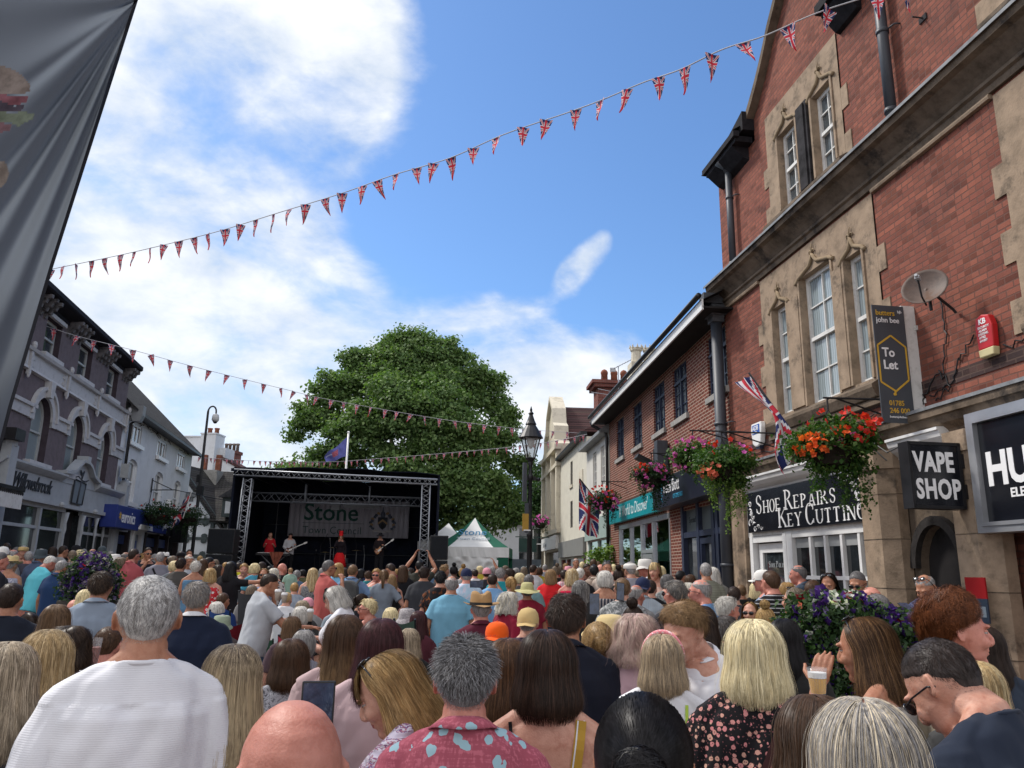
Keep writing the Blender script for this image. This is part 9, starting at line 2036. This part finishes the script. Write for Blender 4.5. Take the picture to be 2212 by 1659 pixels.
 (1283,1219,10.8,10,'man with black hair in a cream hooded top',('short','black'),('jacket',(.42,.34,.28)),'dark',{}),
 (1298,1218,12.6,60,'bald pink man behind the tanned man with sunglasses',None,('tee',(.3,.3,.3)),'pink',{}),
 (1311,1211,10.6,-170,'tanned man with sunglasses pushed up in a beige shirt facing the camera',('buzz','dgrey'),('polo',(.40,.33,.28)),'tan',dict(glasses='up',heavy=.1)),
 (1282,1207,15,0,'person standing beside the leafy shrub',('short','brown'),('tee',(.1,.1,.1)),'tan',{}),
 (1336,1224,9.6,0,'woman with dark brown hair and a black scarf under the teal sign',('updo','dark'),('tee',(.02,.02,.02)),'fair',dict(f=True)),
 (1361,1213,9.6,25,'man in a white flat cap with a paper cup',('short','grey'),('tee',(.3,.3,.35)),'fair',dict(hat=('flat','white'),ar='drink')),
 (1394,1206,9.8,85,'man in a cream brimmed hat and white shirt facing left',('short','grey'),('polo',WHT),'red',dict(hat=('bucket','white'),glasses=True)),
 (1414,1214,9.4,162,'smiling blonde woman facing the camera with her arm stretched out',('lob_bangs','blonde',(.55,.42,.22)),('tank',(.45,.30,.25)),'fair',dict(f=True,al='point')),
 (1405,1252,7.9,-10,'person in a black t-shirt with tattooed arm behind the backwards cap',('short','dark'),('tee',(.012,.012,.014)),'fair',dict(ar='fold')),
 (1524,1215,8.9,10,'man with cropped grey hair and white beard in a khaki striped shirt',('short','grey'),('tee',cloth('stripe',(.22,.22,.17),(.16,.16,.12),sc=2)),'tan',dict(heavy=.06)),
 (1540,1224,9.4,5,'woman with long white hair right beside the khaki shirt',('long','white'),('tee',(.2,.2,.18)),'fair',dict(f=True)),
 (1441,1240,8.8,15,'woman with a skull print grey top behind the glasses',('bob','dgrey'),('tee',cloth('marble',(.25,.28,.27),(.10,.11,.11),(.35,.35,.34),sc=2)),'fair',dict(f=True)),
]
for i,(u,v,d,rel,lab,hr,tp,sk,kw) in enumerate(Z): K['z%d' % i]=person(u,v,d,rel,lab,hr,tp,sk,**kw)
# children
KID=[(628,1226,11.7,20,'toddler in a mint t-shirt held against a black t-shirt',('short','sand'),('tee',(.30,.45,.36)),'fair'),
  (621,1279,8.8,-25,'small blond child in a white t-shirt',('short','blonde'),('tee',WHT),'fair'),
  (637,1258,10.6,0,'blond boy in a blue striped shirt',('short','gold'),('tee',cloth('vstripe',(.22,.28,.36),(.40,.44,.48),sc=1.5)),'fair')]
for i,(u,v,d,rel,lab,hr,tp,sk) in enumerate(KID): K['k%d' % i]=person(u,v,d,rel,lab,hr,tp,sk,kid=True,**({} if i else {}))
o=K['k0'][0];o.scale=(.50,.50,.50);o.location.z += o['_h'] - .50 * 1.71
# tiny heads against the stage front and between the groups
rnd=random.Random(4);HS=['dark','brown','lbrown','grey','gold','black','mouse','plat'];HN=dict(dark='dark brown',brown='brown',lbrown='light brown',grey='grey',gold='golden',black='black',mouse='mousy',plat='pale blonde')
TC=[('navy',(.02,.03,.07)),('red',(.4,.03,.03)),('white',WHT),('grey',(.2,.2,.22)),('teal',(.03,.2,.22)),('black',(.015,.015,.015)),('pink',(.5,.2,.24)),('denim',(.1,.16,.25)),('olive',(.1,.1,.05)),('yellow',(.5,.4,.05))]
FAR=[(182,1186,17),(212,1192,16),(240,1190,18),(309,1194,17),(335,1196,19),(366,1204,16),(400,1206,16),(433,1200,20),(466,1208,17),(488,1214,16),(541,1222,15.5),(583,1222,16),(642,1232,13),(655,1230,18),(697,1226,15),(746,1226,15),(781,1228,16),(796,1232,14),(858,1228,14),(887,1226,15),(936,1226,15),(1026,1229,15),(1037,1222,19),(1068,1222,17),(1092,1221,20),(1115,1226,16),(1132,1224,18),(1164,1225,17),(1208,1222,19),(1222,1216,24),(1258,1213,20),(1292,1212,18),(1325,1218,16),(1345,1220,14),(1378,1226,12),(1427,1222,12),(1470,1232,11),(1491,1240,10),(1548,1250,9.5),(1600,1262,9.2),(1632,1258,9.4),(1682,1250,9.6)]
used=set()
for i,(u,v,d) in enumerate(FAR):
 while True:
  h_,(tn,t_)=HS[rnd.randrange(8)],TC[rnd.randrange(10)]
  if (h_,tn) not in used: used.add((h_,tn));break
 f=rnd.random() < .5;zone='left of the stage' if u < 500 else 'in front of the stage' if u < 930 else 'before the tent' if u < 1120 else 'by the street lamp' if u < 1300 else 'under the brick shops'
 K['f%d' % i]=person(u,v,d,rnd.choice([0,10,-15,5,-40,30]),'distant person with %s hair and %s top %s' % (HN[h_],tn,zone),((['short','crop'] if not f else ['bob','lob','long','pony'])[rnd.randrange(2 if not f else 4)],h_),('tee',t_),rnd.choice(['fair','tan','pink']),f=f,group='distant people in the crowd')
# ---- the band
def onstage(u,v,rel,lab,hair,top,skin,**kw):
 d=kw.pop('d',32.3);kw.setdefault('legs',('trousers',(.012,.012,.015)));r=person(u,v,d,rel,lab,hair,top,skin,group='band on the stage',lod=2,**kw);o=r[0];p=at(u,v,d);zh=p.z - DK;hh=o.scale[2] * (r[1] @ Vector((0,0,.118))).z
 kk=zh / (p.z - gz(d));o.scale=(min(.97,kk * o.scale[2] * 1.02),) * 2 + (o.scale[2] * kk,);o.location.z=DK;return r
onstage(585,1150,178,'keyboard player with long blonde hair in a red top',('long','gold'),('loose',(.42,.012,.02)),'fair',f=True,al='hold',ar='hold')
ob=onstage(628,1151,190,'bass player in a white shirt, black waistcoat and cap',('short','dark'),('long',(.42,.42,.44)),'fair',hat=('flat','black'),al='hold',ar='lap')
os_=onstage(737,1153,180,'singer with curly blonde hair, red top hat and black and red outfit',('shag_wave','gold',(.5,.38,.2)),('long',(.014,.010,.014)),'fair',f=True,ar='drink',d=31.8,legs=('shorts',(.45,.012,.02)))
og=onstage(822,1150,176,'guitarist in a black hat and dark shirt',('short','dark'),('long',(.018,.012,.014)),'fair',hat=('wide','black'),al='hold',ar='lap')
b=MB();b.lathe([(.14,.05),(.09,.055),(.085,.2),(.1,.25)],14);child('hat',(lambda o: (bpy.data.objects.remove(o),o)[1] if 0 else o.data)(b.build('hat',M_('red_felt',(.55,.012,.015),.8,.2,.1,8.0),None,smooth=True)),os_[0],None,os_[1]);
for o in [o for o in COL.objects if o.name.startswith('hat') and o.parent is None]: bpy.data.objects.remove(o)
b=MB();b.lathe([(.30,.45),(.24,.72),(.16,.98)],16);o=b.build('skirt',MATS['red_felt'],os_[0],smooth=True)
def guitar(owner,lab,col,bass=False):
 root=owner[0];bpy.context.view_layer.update();M=Matrix.Translation(root.location) @ root.rotation_euler.to_matrix().to_4x4() @ Matrix.Diagonal((*root.scale,1))
 t=empty('electric_guitar',M @ Vector((.02,.20,1.06)),0,lab,'guitar');t.scale=(.78,) * 3;t.rotation_euler=(0,R(-38 if not bass else -25),root.rotation_euler.z + math.pi)
 b=MB();prof=[(-.22,-.02),(-.20,.12),(-.08,.15),(-.01,.09),(.08,.10),(.16,.13),(.20,.07),(.15,.02),(.16,-.05),(.10,-.11),(.0,-.09),(-.08,-.15),(-.19,-.13)]
 b.prism(prof,'y',-.02,.02);b.build('body',M_('guitar_' + lab[:8],col,.25,.6,.15,6.0),t,bevel=.008)
 b=MB();b.box(.10,.78,-.03,-.018,-.02,.02);b.prism([(.76,-.02),(.80,-.05),(.95,-.04),(.97,.03),(.8,.05),(.76,.02)],'y',-.03,-.015);b.build('neck',WHITE,t)
 b=MB();b.prism([(-.08,-.06),(.1,-.07),(.12,.02),(-.05,.03)],'y',-.026,-.021);b.build('pickguard',WHITE,t)
guitar(og,'amber and white electric guitar held by the guitarist',(.40,.16,.04));guitar(ob,'dark brown bass guitar held by the capped player',(.09,.035,.025),True)
# ---- things held or worn
phone(at(684,1549,1.9),R(12),'phone with black camera case held over the bald head',tilt=R(-4))
pos,rz=hand_pos(K['q3']);cup(pos + Vector((0,0,.05)),'clear plastic cup of cider held by the woman in dusty pink',M_('cider',(.25,.06,.03),.3,.5,.1,8.0))
cup(at(1766,1472,2.35),'plastic beer cup right of the platinum blonde hair',h=.075,r=.029,level=.62)
cup(at(1478,1395 - 8,5.3) * .0 + at(1487,1392 - 30,5.2) * .0 + at(1662,1382,9) * .0 + at(1484,1378,5.1),'plastic beer cup held by the pink headed man',h=.13,r=.04)
cup(at(600,1287,7.5),'white lidded coffee cup carried by the boy',coffee=True,h=.085,r=.03);cup(at(614,1293,7.45),'second coffee cup carried by the boy, grey lid',coffee=True,h=.075,r=.028);cup(at(670,1331,6.1),'white lidded coffee cup handed to the silver haired woman',coffee=True,h=.075,r=.024)
phone(at(1284,1305,6.0),R(-10),'upright phone filming beside the long grey hair',tilt=R(-5));phone(at(1340,1236 + 42,7.0),R(20),'phone in a white case held by the silver bob',tilt=R(-10),roll=R(8));phone(at(2092,1395,5.0) * 0 + at(2096,1392,5.2) * 0 + at(1963,1316,5.6),R(10),'phone held by the tanned man in the dotted shirt',tilt=R(-60));phone(at(1030,1262,9.0),R(0),'phone held up by the man in the navy cap',roll=R(90))
# straps and bags
def strap(name,pts,wdt,mat,parent,thick=.003):
 b=MB();pts=[Vector(p) for p in pts];vs,fs=[],[]
 for i,p in enumerate(pts):
  t=(pts[min(i + 1,len(pts) - 1)] - pts[max(i - 1,0)]).normalized();n_=Vector((p.x,p.y - .0,0)).normalized() if i else Vector((0,-1,0));n_=Vector((0,-1,.15)).normalized();s_=t.cross(n_).normalized() * wdt / 2;vs += [p - s_,p + s_,p + s_ + n_ * thick,p - s_ + n_ * thick]
 for i in range(len(pts) - 1):
  a=i * 4;fs += [(a,a + 1,a + 5,a + 4),(a + 3,a + 7,a + 6,a + 2),(a,a + 4,a + 7,a + 3),(a + 1,a + 2,a + 6,a + 5)]
 b.add(vs,fs);return b.build(name,mat,parent)
from mathutils.bvhtree import BVHTree
def backline(root,x0,z0,x1,z1,n_=14,off=.004):
 """points on the back of the clothed figure between two places"""
 trees=[BVHTree.FromPolygons([v.co for v in m.vertices],[p.vertices for p in m.polygons]) for m in [root.data] + [c.data for c in root.children if c.name.split('.')[0] in ('shirt','dress')]]
 P=[]
 for i in range(n_ + 1):
  t=i / n_;x,z=x0 + (x1 - x0) * t,z0 + (z1 - z0) * t;ys=[]
  for tr in trees:
   h_=tr.ray_cast(Vector((x,-1.5,z)),Vector((0,1,0)))
   if h_[0] is not None: ys.append(h_[0].y)
  if ys: P.append((x,min(ys) - off,z))
 return P
def addstrap(key,name,x0,z0,x1,z1,wdt,mat,label=None):
 P=backline(K[key][0],x0,z0,x1,z1)
 if len(P) > 2: strap(name,P,wdt,mat,K[key][0])
MUST=cloth('plain',(.42,.25,.04))
addstrap('n10','bag_strap',.095,1.462,.045,1.14,.030,MUST);addstrap('n10','bag_strap_edge',.086,1.462,.036,1.14,.004,pl(WHT));addstrap('n10','bag_strap_edge',.104,1.462,.054,1.14,.004,pl(WHT))
addstrap('n10','bra_strap',-.105,1.455,-.085,1.26,.010,BLACKC)
cq=[c for c in K['q7'][0].children_recursive if c.name.startswith('collar')][0];cq.material_slots[0].material=pl(WHT)
addstrap('z24','cross_strap',-.10,1.44,.12,1.05,.03,BLACKC);addstrap('n16','green_strap',.10,1.44,.10,1.0,.012,pl((.40,.55,.08)));addstrap('n17','bag_strap',.06,1.42,-.12,1.0,.02,pl((.05,.02,.02)))
addstrap('n8','bag_strap',.10,1.43,.08,1.0,.022,BLACKC)
zb_=K['z47'][0] if 0 else [p[0] for p in PEOPLE if 'grey backpack' in p[4]][0]
b=MB();b.prism([(-.14,.98),(.14,.98),(.155,1.2),(.14,1.40),(.06,1.47),(-.06,1.47),(-.14,1.40),(-.155,1.2)],'y',-.34,-.13);bp=b.build('backpack',M_('backpack_grey',(.09,.095,.095),.85,.15,.1,8.0),None,bevel=.03);bp.matrix_world=Matrix.Translation(zb_.location) @ zb_.rotation_euler.to_matrix().to_4x4() @ Matrix.Diagonal((*zb_.scale,1));tag(bp,'grey backpack on the back of the man in the blue shirt','backpack')
b=MB();b.prism([(-.12,1.0),(.12,1.0),(.12,1.16),(-.12,1.16)],'y',-.39,-.33);b.build('front_pocket',M_('backpack_dark',(.04,.045,.045),.85,.15,.1,8.0),bp,bevel=.02);b=MB()
for s_ in (-1,1): b.tube([(s_ * .10,-.15,1.42),(s_ * .13,-.06,1.49),(s_ * .14,.06,1.45),(s_ * .15,.12,1.3)],.018,6)
b.build('shoulder_strap',MATS['backpack_grey'],bp)
# camping chairs behind the seated people
def chair(u,v,d,wpx,col,label,hgt=.55,dark=False):
 p=at(u,v,d);g0=gz(d);w=wpx * d / 1660;t=empty('camping_chair',(p.x,d,g0),R(random.uniform(-12,12)),label,'camping chair','camping chairs in the seated crowd');zt=p.z - g0
 b=MB();k=10;vs,fs=[],[]
 for i in range(k + 1):
  for j in range(6): s_,tt=i / k,j / 5;vs.append(((s_ - .5) * w,-.06 * math.sin(s_ * math.pi) - .12 * tt * 0 - .10 + .16 * (1 - tt),zt * .48 + (zt * .52) * tt - .03 * math.sin(s_ * math.pi) * (tt > .9)))
 for i in range(k):
  for j in range(5): a=i * 6 + j;fs.append((a,a + 1,a + 7,a + 6))
 b.add(vs,fs);b.box(-w / 2,w / 2,-.02,.45,zt * .44,zt * .47);b.build('fabric',pl(col),t,smooth=True,recalc=False)
 b=MB()
 for s_ in (-1,1):
  b.tube([(s_ * w / 2,-.08,zt + .01),(s_ * w / 2,.10,zt * .45),(s_ * w / 2,.06,0)],.012,6);b.tube([(s_ * w / 2,.1,0),(s_ * w / 2,.45,zt * .5),(s_ * w / 2,.0,zt * .68)],.012,6)
 b.build('frame',BLACKM,t)
chair(655,1326,8.7,44,(.02,.022,.022),'black camping chair behind the streaked blonde');chair(631,1372,6.3,42,(.30,.01,.03),'red camping chair with pink edge');chair(545,1278,9.7,46,(.045,.047,.05),'tall dark grey mesh chair');chair(556,1380,9.2,70,(.06,.16,.10),'green patterned camping chair behind the red floral shirt');chair(480,1318,9.0,40,(.02,.06,.2),'blue and black chair back');chair(880,1338,7.0,44,(.05,.09,.07),'dark green camping chair right of the blonde');chair(842,1340,7.3,34,(.03,.06,.045),'dark camping chair by the straight blonde hair');chair(505,1345,8.6,46,(.14,.01,.02),'dark red camping chair left of the straw fedora')
# loose things by the far shops
b=MB();b.prism([(-.55,0),(.55,0),(.62,1.25),(.7,1.35),(-.7,1.35),(-.62,1.25)],'y',-.3,.3);p=at(1186,1252,30);tag(b.build('red_bin',M_('red_cover',(.30,.01,.03),.6,.2,.1,4.0),None,loc=(p.x,30,gz(30)),bevel=.03),'dark red box with overhanging top near the white shop','bin')
t=empty('draped_table',(at(1206,1260,24).x,24,gz(24)),0,'table draped with a pleated cream cloth by the far shops','table');b=MB();k=60;vs,fs=[],[]
for i in range(k): a=2 * math.pi * i / k;r=.42 + .035 * math.sin(i * 1.9) + .02 * math.sin(i * 3.1);vs += [(.40 * math.cos(a),.40 * math.sin(a),1.08),(r * math.cos(a),r * math.sin(a),.1)]
for i in range(k): j=(i + 1) % k;fs.append((2 * i,2 * i + 1,2 * j + 1,2 * j))
b.add(vs,fs);b.lathe([(.40,1.08),(.39,1.09)],20);b.build('cloth',pl((.55,.52,.40)),t,recalc=False)
hl_=[(round(h,2),round(s,2),round(d,1),l[:46]) for _,h,s,d,l in PEOPLE if (h > 1.98 or h < 1.42)]
for q in hl_: print('HEIGHT',q)
print('SCRIPT TIME',round(time.time() - T0,1),'objects',len(bpy.data.objects))
